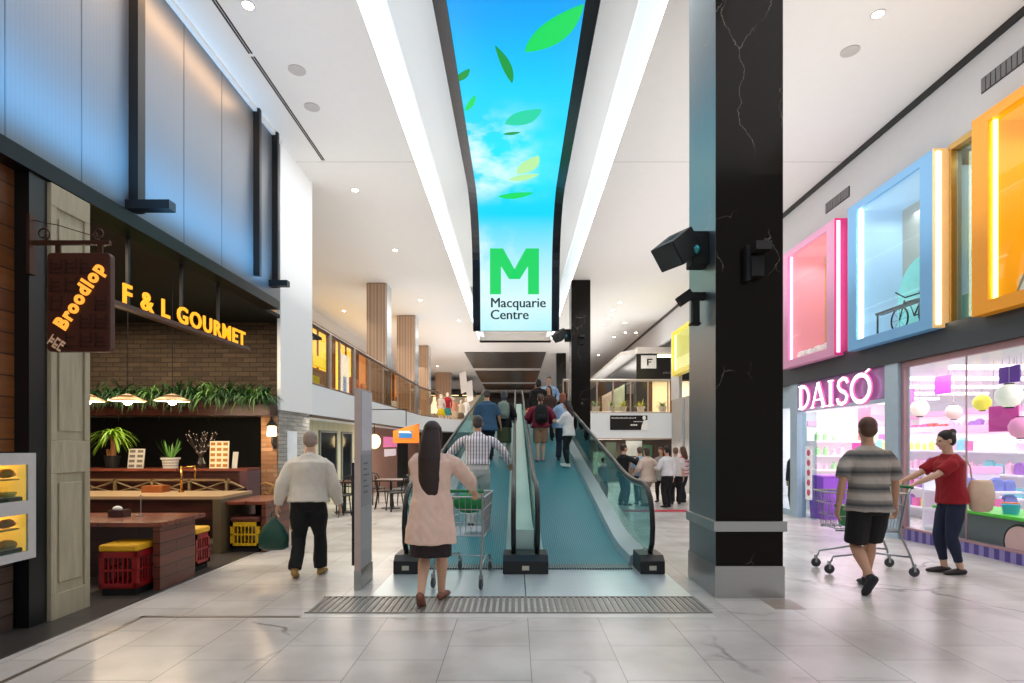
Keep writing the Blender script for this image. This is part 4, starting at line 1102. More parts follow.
# rattan chairs beyond the small table
rat = mat('rattan', '#b48a4e', .6, nz=.3, sc=30)
def rattan(loc, rz, lab):
    t = thing('rattan_chair', lab, 'chair', loc, R(rz), 'rattan chairs')
    MB().lathe([(0, .42), (.2, .42), (.21, .45), (0, .46)], n=18).build('seat', rat, t)
    MB().tube([(-.2, .15, .44), (-.2, .2, .65), (-.12, .22, .82), (0, .23, .86), (.12, .22, .82), (.2, .2, .65), (.2, .15, .44)], .018, 8).tube([(-.12, .17, .44), (-.1, .2, .62), (0, .215, .7), (.1, .2, .62), (.12, .17, .44)], .013, 6).build('backrest', rat, t, smooth=True)
    for sx in (-1, 1):
        for sy in (-1, 1): MB().tube([(sx * .15, sy * .15, .42), (sx * .19, sy * .19, 0)], .015, 6).build('leg', rat, t)
rattan((-4.33, 9.46, fz(9.46)), 0, 'arched rattan chair behind the small end table')
rattan((-3.92, 9.18, fz(9.18)), 8, 'arched rattan chair nearest the old man in cream')
t = thing('spotlight_bollard', 'tiny dark floor marker with a glowing tip beside the small end table', 'marker', (-3.30, 8.3, fz(8.3)))
MB().lathe([(.03, 0), (.03, .2), (.022, .22)], n=10).build('post', blackm, t); MB().lathe([(.022, .22), (.02, .27), (0, .28)], n=10).build('lamp', mat('marker lamp', '#ffe0a0', .5, es=4, em='#ffd590'), t)

area('restaurant_fill_a', (-6.2, 7.2, 3.66), (3, 3), 75, (1, .82, .6))  # this and the next are added fills, brightening the dark interior
area('restaurant_fill_b', (-5.0, 5.2, 3.66), (1.2, 2), 40, (1, .85, .65))
area('restaurant_plant_fill', (-6.2, 9.0, 3.6), (4, .3), 60, (1, .85, .6))  # added fill, brightens the plants on the counter
area('panel_fill_blue', (-3.6, 4.8, 3.95), (.3, 9), 150, (.12, .52, 1), (0, R(140), 0), spread=R(80))  # added blue light, stands in for the screen reflected in the panels
area('panel_wash_warm', (-3.8, 5.2, 6.72), (.15, 7), 34, (1, .58, .28), (0, R(35), 0), spread=R(120))
# ------------------------------------------------------------------ right side: wall, coloured boxes, the bright shop
fascm = mat('dark slate fascia', '#39414a', .45, nz=.08)
FT, FB = 3.2, 2.79
# upper wall with openings behind the boxes and one window
opens = [(5.0, 7.2), (7.34, 7.94), (8.05, 9.95), (10.55, 12.4), (18.9, 21.3)]
mb = MB(); y = -1
for a, b in opens: mb.box(XR, XR + .12, y, a, FT, 5.7); y = b
mb.box(XR, XR + .12, y, 22.4, FT, 5.7); mb.box(XR, XR + .12, -1, 60, 5.7, CEIL)
struct(mb, 'wall_right', greyw)
struct(MB().box(XR - .05, XR, -1, 60, CEIL - .09, CEIL - .003), 'trim_20', black)
struct(MB().box(XR - .1, XR + .12, 0, 13.6, FB, FT), 'wall_fascia', fascm)
struct(MB().box(XR, XR + .1, 13.6, 22.3, -.6, FT), 'wall_side', mat('shop side grey', '#a9a5a2', .6))
vg = mat('vent grille', '#6c6a6c', .5)
for y0, y1, z, lab in ((6.75, 7.45, 6.14, 'long grey air vent high on the wall above the orange box'), (10.4, 11.2, 6.08, 'grey air vent high on the wall above the pink box')):
    t = thing('air_vent', lab, 'air vent', (XR - .01, y0, z), 0)
    box('frame', mat('vent back', '#2c2b2d', .7), XR - .012, XR - .002, y0, y1, z, z + .2, parent=t, w=True)
    mb = MB(); n = 9
    for i in range(n): 
        a = y0 + (y1 - y0) * (i + .1) / n; mb.box(XR - .02, XR - .012, a, a + (y1 - y0) / n * .8, z + .01, z + .19)
    mb.build('grille', vg, t, w=True)
def display_box(lab, y0, y1, z0, z1, cf, ci, neon, ncol, back=None, depth=.26, in_d=.55, inner_es=.12, side=None, tube=None):
    """frame standing off the wall with a lit niche behind it"""
    t = thing('display_box', lab, 'display box', (XR, (y0 + y1) / 2, z0), 0, None)
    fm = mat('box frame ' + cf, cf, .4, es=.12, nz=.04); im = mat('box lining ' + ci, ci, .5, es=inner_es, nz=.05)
    x0, x1, wd, wt, wb = XR - depth, XR - .002, .25, .13, .16
    a, b, c, d = y0 + wd, y1 - wd, z0 + wb, z1 - wt; xm = x0 + .05
    mb = MB()
    mb.box(x0, xm, y0, y1, z0, c).box(x0, xm, y0, y1, d, z1).box(x0, xm, y0, a, c, d).box(x0, xm, b, y1, c, d)
    mb.box(xm, x1, y0, y1, z0, z0 + .03).box(xm, x1, y0, y1, z1 - .03, z1).box(xm, x1, y0, y0 + .03, z0 + .03, z1 - .03).box(xm, x1, y1 - .03, y1, z0 + .03, z1 - .03)
    mb.build('frame', fm, t, w=True)
    mb = MB(); X = XR + in_d
    for p, q in ((b, b + .03), (a - .03, a)): mb.box(xm, X, p, q, c, d)
    for p, q in ((c - .03, c), (d, d + .03)): mb.box(xm, X, a, b, p, q)
    mb.build('lining', im, t, w=True)
    if back: box('back_panel', mat('box back ' + back, back, .5, es=inner_es), X, X + .02, a, b, c, d, parent=t, w=True)
    nm = mat('neon ' + ncol, ncol, .5, es=neon, em=ncol)
    MB().box(x0 + .06, x0 + .1, b - .035, b - .005, c, d).build('neon_tube', nm, t, w=True)
    if side:
        box('side_panel', mat('box side ' + side, side, .4, es=.3), x0, x1, y0 - .03, y0 - .002, z0, z1, parent=t, w=True)
        tm = mat('neon ' + (tube or ncol), tube or ncol, .5, es=neon, em=tube or ncol)
        box('side_tube', tm, x0 + .03, x0 + .09, y0 - .045, y0 - .031, z0 + .05, z1 - .05, parent=t, w=True)
    box('pane', glassx, xm + .01, xm + .014, a, b, c, d, parent=t, w=True)
    return t
ZB0, ZB1 = 3.14, 5.69
display_box('orange framed display box with a white tent inside, largest in view', 4.95, 7.30, ZB0, ZB1, '#f29a12', '#f4ac12', 5, '#ffe27a', '#f5a80c', inner_es=.35)
display_box('light blue framed display box with teal arch and bicycle inside', 7.99, 10.03, ZB0, ZB1, '#6fa9d6', '#b4d0ea', 6, '#ffffff', '#a8a49a', inner_es=.3, side='#f0c88a', tube='#fff0c8')
display_box('pink framed display box with fluffy white flowers inside', 10.46, 12.5, ZB0, ZB1, '#d894b8', '#f2a8b4', 4, '#ff9cc8', '#c9a878', inner_es=.3, side='#d8407c')
display_box('yellow framed display box far along the wall behind the marble column', 18.85, 21.4, ZB0 + .9, ZB1, '#e8d21c', '#f2e8a0', 3, '#fff6c0', '#e8dca0', inner_es=.2)
# between the boxes: gold lit edge, window, mirror strip
wn = thing('window_1', 'tall narrow window with gold frame between the blue and orange boxes', 'window', (XR, 7.5, 3.2)); wn['kind'] = 'structure'
mb = MB().box(XR - .06, XR + .1, 7.32, 7.95, 5.64, 5.72).box(XR - .06, XR + .02, 7.90, 7.94, 3.21, 5.64)
mb.build('frame', mat('window gold frame', '#b8934e', .35, .5), wn, w=True)
box('pane', glass, XR + .03, XR + .036, 7.34, 7.90, 3.21, 5.64, parent=wn, w=True)
struct(MB().box(XR + 1.6, XR + 1.65, 4.5, 13, 3.2, 5.8), 'wall_upper_shop', mat('olive taupe wall', '#8a8266', .7, es=.08))
struct(MB().box(XR + .12, XR + 1.65, 4.5, 13, 5.75, 5.8).box(XR + .12, XR + 1.65, 4.5, 13, 3.16, 3.2), 'ceiling_upper_shop', mat('upper shop white', '#d8d2c8', .7))
o = MB().lathe([(.07, 5.747), (.07, 5.75)], (XR + .7, 7.6, 0)).build('downlight', mat('white downlight', '#ffffff', .5, es=20, em='#fff4e0')); tag(o, 'round downlight seen through the window between blue and orange boxes', 'downlight')
for i, (c_, y0, y1, z0, z1, lab) in enumerate((('#e8d020', 7.6, 8.15, 4.15, 4.75, 'yellow square board behind the narrow window'), ('#8fc4c0', 7.6, 8.18, 3.6, 4.3, 'pale teal board behind the narrow window'), ('#6fb2a2', 7.6, 8.16, 3.22, 3.65, 'green patterned board low behind the narrow window'))):
    o = box('backdrop_board', mat('board ' + c_, c_, .6, es=.2), XR + .5 - i * .1, XR + .53 - i * .1, y0, y1, z0, z1); tag(o, lab, 'board')
struct(MB().box(XR - .02, XR + .0, 10.05, 10.42, 3.2, 5.7), 'trim_21', mat('purple mirror strip', '#7c4a62', .15, .6, nz=.3, sc=1))
o = box('light_tube', mat('cool white tube', '#ffffff', .5, es=3.5, em='#ffeef6'), XR - .05, XR - .021, 10.22, 10.26, 3.3, 5.6); tag(o, 'thin white light tube on the mirror strip between the pink and blue boxes', 'light tube')
# contents of the boxes
t = thing('play_tent', 'white cloth tepee tent with poles on a teal mat inside the orange box', 'tent', (XR + .10, 6.15, ZB0 + .175))
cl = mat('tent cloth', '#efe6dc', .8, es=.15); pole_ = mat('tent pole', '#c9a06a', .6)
import itertools
ap = Vector((0, 0, 1.75)); base = [Vector((-.25, -.55, 0.02)), Vector((.25, -.5, .02)), Vector((.25, .55, .02)), Vector((-.25, .6, .02))]
mb = MB()
for a, b in ((1, 2), (2, 3), (0, 1)):
    mb.add([base[a], base[b], base[b].lerp(ap, .92), base[a].lerp(ap, .92)], [(0, 1, 2, 3)])
mb.add([base[3], base[3].lerp(base[0], .28), base[0].lerp(ap, .92).lerp(base[3].lerp(ap, .92), .5), base[3].lerp(ap, .92)], [(0, 1, 2, 3)])
mb.add([base[0], base[0].lerp(base[3], .28), base[0].lerp(ap, .92).lerp(base[3].lerp(ap, .92), .5), base[0].lerp(ap, .92)], [(0, 1, 2, 3)])
mb.build('cloth', cl, t)
for b_ in base:
    MB().tube([b_, b_.lerp(ap, 1.12)], .016, 6).build('pole', pole_, t)
MB().tube([ap + Vector((-.05, -.05, -.14)), ap + Vector((.05, .05, -.14)), ap + Vector((-.05, .05, -.08))], .02, 6).build('tie', mat('teal tie', '#1e8c8c', .6), t)
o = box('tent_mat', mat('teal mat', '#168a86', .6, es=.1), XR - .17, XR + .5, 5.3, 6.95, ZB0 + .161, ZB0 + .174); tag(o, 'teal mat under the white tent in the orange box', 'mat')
for i, (y, c_, r_, lab) in enumerate(((6.78, '#e9cfae', .14, 'cream plush cushion beside the white tent'), (5.42, '#f4e9dc', .1, 'small white plush ball beside the white tent'))):
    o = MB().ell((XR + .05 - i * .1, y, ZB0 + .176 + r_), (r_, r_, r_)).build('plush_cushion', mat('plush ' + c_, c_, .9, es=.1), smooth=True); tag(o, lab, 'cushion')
for i, (y0, y1, z0, z1, c_) in enumerate(((5.4, 6.3, 3.5, 4.3, '#e9cf9a'), (6.2, 6.9, 3.4, 4.25, '#f3e3c0'))):
    o = box('backdrop_board', mat('board ' + c_, c_, .6, es=.25), XR + .52 - i * .03, XR + .54 - i * .03, y0, y1, z0, z1); tag(o, ('sand coloured board behind the white tent', 'cream board beside the white tent')[i], 'board')
# teal arch and bicycle in the blue box
mb = MB()
pr = [(8.3, 3.31)] + [(8.92 + .62 * math.cos(R(a)), 3.9 + .62 * math.sin(R(a))) for a in range(180, -1, -12)] + [(9.54, 3.31)]
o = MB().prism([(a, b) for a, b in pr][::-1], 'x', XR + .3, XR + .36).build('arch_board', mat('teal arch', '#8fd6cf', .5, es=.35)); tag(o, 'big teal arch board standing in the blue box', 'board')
o = box('back_mirror', mat('shop mirror dim', '#8f7f70', .25, .3, es=.1), XR + .52, XR + .54, 8.26, 9.0, 3.31, 5.5); tag(o, 'dim brown mirror panel behind the teal arch', 'mirror')
o = box('gold_tube', mat('gold tube', '#ffd070', .5, es=3, em='#ffc860'), XR + .49, XR + .51, 8.3, 8.9, 4.42, 4.46); tag(o, 'gold light line on the mirror in the blue box', 'light tube')
t = thing('bicycle', 'small black bicycle standing before the teal arch in the blue box', 'bicycle', (XR + .08, 8.85, ZB0 + .168))
bk = mat('bicycle black', '#16181b', .4)
def bwheel(y):
    mb = MB().tube([(0, y + .2 * math.cos(a), .21 + .2 * math.sin(a)) for a in (2 * PI * k / 20 for k in range(20))], .014, 6, closed=True)
    for k in range(8):
        a = 2 * PI * k / 8; mb.tube([(0, y, .21), (0, y + .2 * math.cos(a), .21 + .2 * math.sin(a))], .003, 4)
    mb.build('wheel', bk, t)
bwheel(-.32); bwheel(.32)
MB().tube([(0, -.32, .21), (0, -.02, .2), (0, .1, .46), (0, -.2, .44), (0, -.32, .21)], .012, 6).tube([(0, -.02, .2), (0, -.24, .52)], .012, 6).tube([(0, .32, .21), (0, .2, .5)], .012, 6).tube([(0, -.2, .44), (0, .21, .46)], .012, 6).build('frame', bk, t)
MB().tube([(-.2, .12, .6), (0, .19, .54), (.2, .12, .6)], .012, 6).build('handlebar', bk, t)
MB().ell((0, -.25, .54), (.05, .11, .025)).build('saddle', bk, t)
o = box('low_bench', bk, XR - .17, XR - .05, 8.35, 9.4, ZB0 + .5, ZB0 + .53); 
t = thing('low_rack', 'black low rack with thin rails along the front of the blue box', 'rack', (XR - .1, 8.8, ZB0 + .162)); o.parent = t; o.location -= Vector(t.location); o.name = 'shelf'
for y in (8.38, 9.37): box('leg', bk, XR - .16, XR - .14, y - .012, y + .012, ZB0 + .162, ZB0 + .5, parent=t, w=True)
# fluffy flowers in the pink box
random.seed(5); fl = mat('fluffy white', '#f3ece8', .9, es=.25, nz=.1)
src = None
for i in range(16):
    y = 10.9 + (i % 8) * .17 + (.06 if i > 7 else 0); x = XR + (-.0 if i > 7 else .28); s_ = random.uniform(.8, 1.15)
    if src is None:
        mb = MB()
        for k in range(26):
            a, e = random.uniform(0, 2 * PI), random.uniform(0, PI / 1.8); d = Vector((math.cos(a) * math.sin(e), math.sin(a) * math.sin(e), math.cos(e)))
            mb.ell(d * .1 + Vector((0, 0, .13)), (.055, .055, .055), 7, 5)
        mb.ell((0, 0, .13), (.11, .11, .13), 10, 7)
        src = mb.build('fluffy_flower', fl, smooth=True); tag(src, 'round fluffy white blossom in the row inside the pink box', 'flower', 'white blossoms in the pink box'); src.location = (x, y, ZB0 + .165)
    else: dup(src, (x, y, ZB0 + .165 + (0 if i < 8 else .0)), rz=random.uniform(0, 6), scale=s_ * (.85 if i < 8 else .62))
# ---------------------------------------------------------------- the shop at floor level
SX1 = 13.0; SC_Z = 2.74
shopw = mat('shop white', '#f6eef4', .6, es=.14, nz=.03)  # glows a little, standing in for the shop's lighting
struct(MB().box(XR, SX1, 3, 18, -.2, -.162), 'floor_shop', mat('shop floor tile', '#d8d4d6', .2, nz=.06))
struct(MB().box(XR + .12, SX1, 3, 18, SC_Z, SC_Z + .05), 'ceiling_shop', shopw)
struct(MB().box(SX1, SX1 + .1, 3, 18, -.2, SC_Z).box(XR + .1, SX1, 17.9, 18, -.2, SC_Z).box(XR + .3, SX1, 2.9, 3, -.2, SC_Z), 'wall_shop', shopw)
stl = mat('shopfront steel blue', '#bcd2e2', .4, .2)
pf = mat('shopfront pink frame', '#b89098', .4, .2)
struct(MB().box(XR - .08, XR + .12, 8.98, 9.30, -.2, FB), 'trim_22', stl)
struct(MB().box(XR - .08, XR + .12, 12.2, 12.5, -.2, FB), 'trim_23', stl)
struct(MB().box(XR - .02, XR + .06, 12.5, 13.5, 2.3, FB).box(XR - .02, XR + .05, 12.5, 13.5, -.15, .0), 'trim_24', stl)
wn = thing('window_2', 'large shop window full of bright pink goods, next to the doorway', 'window', (XR, 7, 0)); wn['kind'] = 'structure'
MB().box(XR - .03, XR + .05, 4.0, 8.97, 2.70, FB - .001).box(XR - .03, XR + .05, 8.91, 8.97, 0, 2.7).box(XR - .0, XR + .02, 7.715, 7.725, .17, 2.7).box(XR - .03, XR + .05, 4.0, 8.97, .14, .17).build('frame', pf, wn, w=True)
box('pane', glassx, XR + .005, XR + .012, 4.0, 8.91, .17, 2.7, parent=wn, w=True)
box('riser', stripemat('purple riser', [(0, '#5a4a96'), (.5, '#9488c4')], 'Y', .16, .4), XR - .02, XR + .05, 4.0, 8.97, -.1, .14, parent=wn, w=True)
wn = thing('window_3', 'narrow shop window beyond the doorway next to the marble column', 'window', (XR, 13, 0)); wn['kind'] = 'structure'
box('pane', glass, XR + .005, XR + .012, 12.5, 13.5, 0, 2.3, parent=wn, w=True)
box('frame', stl, XR - .02, XR + .05, 13.44, 13.5, 0, 2.3, parent=wn, w=True)
# header with lettering
t = thing('shop_sign', 'white glowing capital letters DAISO on a purple mirrored header over the doorway', 'sign', (XR, 10.8, 2.25))
box('header_board', mat('purple mirror header', '#9a80b0', .3, .4, nz=.3, sc=1.2, es=.1), XR - .02, XR + .06, 9.31, 12.19, 2.24, FB - .001, parent=t, w=True)
box('ledge', stl, XR - .06, XR + .08, 9.31, 12.19, 2.18, 2.24, parent=t, w=True)
lt = mat('white lit letter', '#ffffff', .4, es=1.6, em='#fff0f8'); ls = mat('pink letter edge', '#ff5aa8', .4, es=.8, em='#ff5aa8')
def letter_daiso():
    """condensed display capitals with thick and thin strokes"""
    H_ = .50; X = XR - .11
    def P(y, z): return (y, z)
    st = []
    y = 12.06                                         # reading direction is towards smaller y
    def bar(u0, v0, u1, v1, w0): st.append(([(u0, v0), (u1, v1)], w0))
    def poly(pts, w0): st.append((pts, w0))
    def arc_(cu, cv, ru, rv, a0, a1, w0, n=14): poly([(cu + ru * math.cos(R(a0 + (a1 - a0) * i / n)), cv + rv * math.sin(R(a0 + (a1 - a0) * i / n))) for i in range(n + 1)], w0)
    u = 0
    bar(u + .07, 0, u + .07, H_, .045); arc_(u + .1, H_ / 2, .26, H_ / 2 - .012, 90, -90, .028); bar(u, .012, u + .12, .012, .012); bar(u, H_ - .012, u + .12, H_ - .012, .012); u += .47
    bar(u + .02, 0, u + .22, H_, .014); bar(u + .22, H_, u + .42, 0, .042); bar(u + .1, .16, u + .33, .16, .012); bar(u - .02, .01, u + .08, .01, .01); bar(u + .34, .01, u + .5, .01, .01); u += .56
    bar(u + .07, 0, u + .07, H_, .045); bar(u, .012, u + .14, .012, .012); bar(u, H_ - .012, u + .14, H_ - .012, .012); u += .24
    poly([(u + .33, H_ - .1), (u + .29, H_ - .03), (u + .19, H_ - .01), (u + .09, H_ - .05), (u + .06, H_ - .14), (u + .12, H_ - .22), (u + .25, H_ - .28), (u + .32, .15), (u + .28, .05), (u + .17, .012), (u + .07, .04), (u + .03, .12)], .028); u += .44
    arc_(u + .24, H_ / 2, .24, H_ / 2 - .012, 0, 360, .032, 24); bar(u + .38, H_ + .02, u + .46, H_ + .06, .012)
    u += .5
    k = (12.06 - 9.62) / u
    return st, k, X
st, k, X = letter_daiso()
groups_ = [(0, 4), (4, 9), (9, 12), (12, 13), (13, 15)]
for a, b in groups_:
    for mm, dx, gr, nm in ((lt, 0, 1.2, 'letter'), (ls, .03, 1.35, 'letter_edge')):
        mb = MB()
        for pts, w0 in st[a:b]:
            mb.tube([(X + dx, 12.06 - u * k, 2.215 + v) for u, v in pts], (w0 * gr, .018), 6, ref=(0, 1, .001) if abs(pts[0][0] - pts[-1][0]) < .02 or len(pts) > 2 else (0, 0, 1))
        mb.build(nm, mm, t, w=True)
# door posters and fittings
o = box('door_panel', glass, XR + .02, XR + .03, 11.6, 12.18, -.1, 2.15); tag(o, 'sliding glass door at the far side of the shop doorway', 'door')
o = box('poster_sign', mat('poster white pink', '#f4e6ee', .6, es=.3, nz=.5, sc=9), XR - .0, XR + .015, 11.75, 12.0, .3, 1.42); tag(o, 'tall narrow white poster with red figures on the glass door', 'poster')
mb = MB()
for i in range(5): mb.ell((XR - .002, 11.87, .45 + i * .21), (.004, .07, .07), 10, 7)
o2 = mb.build('poster_print', mat('poster red', '#d8567e', .6)); o2.parent = o
# goods: shelf units with product boxes
pc = ['#ee7ab4', '#f8c4dc', '#a874c4', '#f8f4f6', '#f0dc7c', '#8fd0da', '#f2a878', '#a0d49a', '#7a84c8', '#e8706a']
nmz = ['pink', 'pale pink', 'purple', 'white', 'yellow', 'turquoise', 'orange', 'green', 'blue', 'red']
prods = []
for i, c_ in enumerate(pc):
    shp = i % 3; mb = MB()
    if shp == 0: mb.box(-.09, .09, -.07, .07, 0, .2); 
    elif shp == 1: mb.lathe([(0, 0), (.06, 0), (.065, .02), (.065, .16), (.03, .19), (.03, .22), (0, .22)], n=12)
    else: mb.loft([[Vector((x * s_, y * s_, z)) for x, y in ((-.1, -.04), (.1, -.04), (.1, .04), (-.1, .04))] for z, s_ in ((0, 1), (.12, 1.05), (.2, .9), (.24, .4))])
    o = mb.build('product_package', mat('goods ' + c_, c_, .5, es=.22, nz=.25, sc=12)); tag(o, 'small %s packaged product on the white shelves inside the bright shop' % nmz[i], 'package', nmz[i] + ' packages on the shop shelves'); prods.append([o, False])  # faint glow added so the packages look brightly lit
def put(k, loc, rz=0, s=1):
    o, used = prods[k]
    if not used: o.location = loc; o.rotation_euler.z = rz; prods[k][1] = True
    else: dup(o, loc, rz=rz, scale=s)
random.seed(21)
def gondola(x0, y0, L, axis, lab, levels=(.15, .55, .95, 1.35), top=1.75, pal=None, step=.2):
    z0 = -.162
    t = thing('shelf_unit', lab, 'shelf', (x0, y0, z0)); mb = MB()
    dx, dy = (L, .5) if axis == 'x' else (.5, L)
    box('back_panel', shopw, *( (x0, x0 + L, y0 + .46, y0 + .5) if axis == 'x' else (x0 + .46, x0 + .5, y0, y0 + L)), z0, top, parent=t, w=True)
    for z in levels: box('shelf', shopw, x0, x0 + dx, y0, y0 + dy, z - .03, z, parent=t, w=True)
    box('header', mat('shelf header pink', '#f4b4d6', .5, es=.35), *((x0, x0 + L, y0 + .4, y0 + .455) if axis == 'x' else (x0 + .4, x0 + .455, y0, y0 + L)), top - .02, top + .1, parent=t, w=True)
    for z in levels:
        n = int(L / step); c = random.choice(pal or range(10))
        for i in range(n):
            if random.random() < .6: c = random.choice(pal or range(10))
            u = (i + .5) * L / n
            put(c, (x0 + u, y0 + .15, z + .003) if axis == 'x' else (x0 + .15, y0 + u, z + .003), rz=0 if axis == 'x' else PI / 2, s=random.uniform(.7, 1.05))
gondola(8.5, 9.5, 3.9, 'y', 'long white shelf unit inside the shop behind the woman in red', pal=[0, 1, 2, 3, 5, 4, 1])
gondola(7.3, 13.6, 2.6, 'x', 'white shelf unit facing the doorway inside the shop', pal=[3, 1, 0, 4, 7, 3], levels=(.15, .5, .85, 1.2, 1.55), top=1.95)
gondola(10.2, 11.2, 3.6, 'y', 'white shelf unit at the rear of the shop, seen past the steel pillar', pal=[2, 0, 9, 1], levels=(1.0, 1.4, 1.8), top=2.2)
gondola(7.0, 9.15, 1.3, 'x', 'low white shelf unit close behind the steel pillar in the shop', pal=[8, 2, 5, 0], levels=(.1, .4, .7), top=1.0)
gondola(10.0, 15.6, 2.6, 'x', 'far white shelf unit deep inside the shop', pal=[6, 4, 3, 9, 1], levels=(.6, 1.0, 1.4, 1.8), top=2.2)
# window display table: green top, grey body
t = thing('display_table', 'green topped display table behind the shop window, grey body with round pink board', 'table', (6.8, 7.2, -.162))
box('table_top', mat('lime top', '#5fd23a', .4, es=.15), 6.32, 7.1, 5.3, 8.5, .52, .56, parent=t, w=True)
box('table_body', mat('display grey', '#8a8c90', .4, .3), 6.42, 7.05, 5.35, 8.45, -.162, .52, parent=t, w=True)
MB().lathe([(0, 0), (.25, 0), (.25, .02), (0, .02)], (6.395, 7.1, .22), 24, Matrix.Rotation(R(90), 3, 'Y')).build('round_board', mat('round board rim', '#17171a', .4), t, w=True)
MB().lathe([(0, 0), (.22, 0), (.22, .005), (0, .005)], (6.388, 7.1, .22), 24, Matrix.Rotation(R(90), 3, 'Y')).build('round_picture', mat('round board pink', '#f0b8b4', .5, es=.2), t, w=True)
dc = ['#e8342e', '#f0d23c', '#4ab0d8', '#f08030', '#e84a9a', '#3fae5a', '#f0d23c']
dn = ['red', 'yellow', 'sky blue', 'orange', 'magenta', 'green', 'big yellow']
for i, c_ in enumerate(dc):
    y = 6.95 + i * .23; r_ = .1 if i != 6 else .14
    mb = MB().lathe([(0, 0), (r_ * .8, 0), (r_, r_ * 1.2), (r_ * 1.05, r_ * 1.25), (r_ * .92, r_ * 1.22), (r_ * .7, .02), (0, .02)], n=16)
    o = mb.build('plastic_bowl', mat('bowl ' + c_, c_, .35, es=.15)); o.location = (6.55 + (i % 2) * .2, y, .56); tag(o, dn[i] + ' plastic bowl on the lime topped display table', 'bowl')
# purple bin by the door, hanging boards and lanterns
t = thing('storage_bin', 'tall purple bin standing just inside the shop doorway', 'bin', (6.72, 12.0, -.162))
MB().loft([[Vector((x * s_, y * s_, z)) for x, y in ((-.3, -.3), (.3, -.3), (.3, .3), (-.3, .3))] for z, s_ in ((0, .9), (.92, 1.0), (.94, 1.04), (.96, 1.04))]).build('body', mat('bin purple', '#8a4cc0', .45, es=.2), t)
MB().box(-.33, .33, -.33, .33, .955, .98).build('rim', mat('bin rim', '#a566d4', .4, es=.2), t)
for (x, y, z, w_, h_, c_, lab) in ((7.5, 9.84, 2.36, .36, .32, '#b44ad0', 'purple square board hanging near the steel pillar'), (7.2, 8.17, 2.38, .34, .24, '#5a2a8c', 'dark violet square board hanging near the window top'), (7.2, 8.27, 1.67, .5, .38, '#d0489a', 'large magenta board hanging in the middle of the window'), (8.0, 11.4, 2.25, .3, .35, '#e08ad8', 'small lilac board hanging beside the steel pillar'), (7.4, 11.9, 1.55, .4, .7, '#f2a0b8', 'salmon pink board hanging inside the doorway'), (7.6, 12.4, 1.0, .5, .5, '#e85ab0', 'hot pink board hanging deep in the doorway')):
    t = thing('hanging_board', lab, 'sign board', (x, y, z))
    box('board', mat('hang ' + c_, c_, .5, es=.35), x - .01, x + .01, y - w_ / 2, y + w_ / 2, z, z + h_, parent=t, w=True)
    MB().tube([(x, y - w_ * .35, z + h_), (x, y - w_ * .35, SC_Z)], .004, 4).tube([(x, y + w_ * .35, z + h_), (x, y + w_ * .35, SC_Z)], .004, 4).build('cord', mat('hang cord', '#cfc8cc', .6), t, w=True)
for (x, y, z, r_, c_, lab) in ((7.0, 7.95, 2.17, .16, '#f6efe2', 'big white paper lantern hanging in the shop window'), (7.3, 8.77, 2.13, .12, '#f2df5a', 'yellow paper lantern hanging in the shop window'), (7.5, 9.6, 2.03, .12, '#f4c8c4', 'peach paper lantern hanging in the shop window'), (8.0, 11.1, 2.19, .16, '#f0e0ce', 'cream paper lantern hanging near the steel pillar'), (6.9, 7.65, 1.71, .14, '#f29ac4', 'pink round lantern at the edge of the shop window')):
    t = thing('paper_lantern', lab, 'lantern', (x, y, z), 0)
    MB().lathe([(r_ * .35, -r_), (r_ * .75, -r_ * .75), (r_, -r_ * .2), (r_, r_ * .2), (r_ * .75, r_ * .75), (r_ * .35, r_)], n=18).build('shade', mat('lantern ' + c_, c_, .7, es=.5), t, smooth=True)
    MB().lathe([(r_ * .36, r_), (r_ * .36, r_ * 1.1), (0, r_ * 1.1)], n=14).lathe([(0, -r_ * 1.1), (r_ * .36, -r_ * 1.1), (r_ * .36, -r_)], n=14).build('cap', blackm, t)
    MB().tube([(0, 0, r_ * 1.1), (0, 0, SC_Z - z)], .004, 4).build('cord', mat('hang cord', '#cfc8cc', .6), t)
# shop ceiling light strips
for i, y in enumerate((5.8, 7.4, 9.0, 10.6, 12.2, 13.8, 15.4, 17.0)):
    o = box('ceiling_light', mat('shop light strip', '#ffffff', .5, es=5, em='#fff6fb'), 7.0, 11.6, y - .06, y + .06, SC_Z - .05, SC_Z - .002); tag(o, 'long white fluorescent strip on the ceiling of the bright shop', 'ceiling light', 'light strips of the bright shop')
for y, e, c in ((6.5, 60, (1, .88, .96)), (9.5, 70, (1, .86, .95)), (12.5, 80, (1, .88, .96)), (16, 80, (1, .92, .98))):
    area('shop_lamp', (8.0, y, SC_Z - .06), (2.4, 1.6), e, c)
area('blue_box_lamp', (XR + .4, 8.9, 5.4), (.5, 1.2), 14, (.95, .98, 1)); area('orange_box_lamp', (XR + .4, 6.0, 5.4), (.5, 1.5), 14, (1, .85, .5)); area('pink_box_lamp', (XR + .4, 11.4, 5.4), (.5, 1.2), 12, (1, .85, .88))
area('window_lamp', (XR + .6, 7.5, 5.7), (.5, .4), 5, (1, .95, .85))
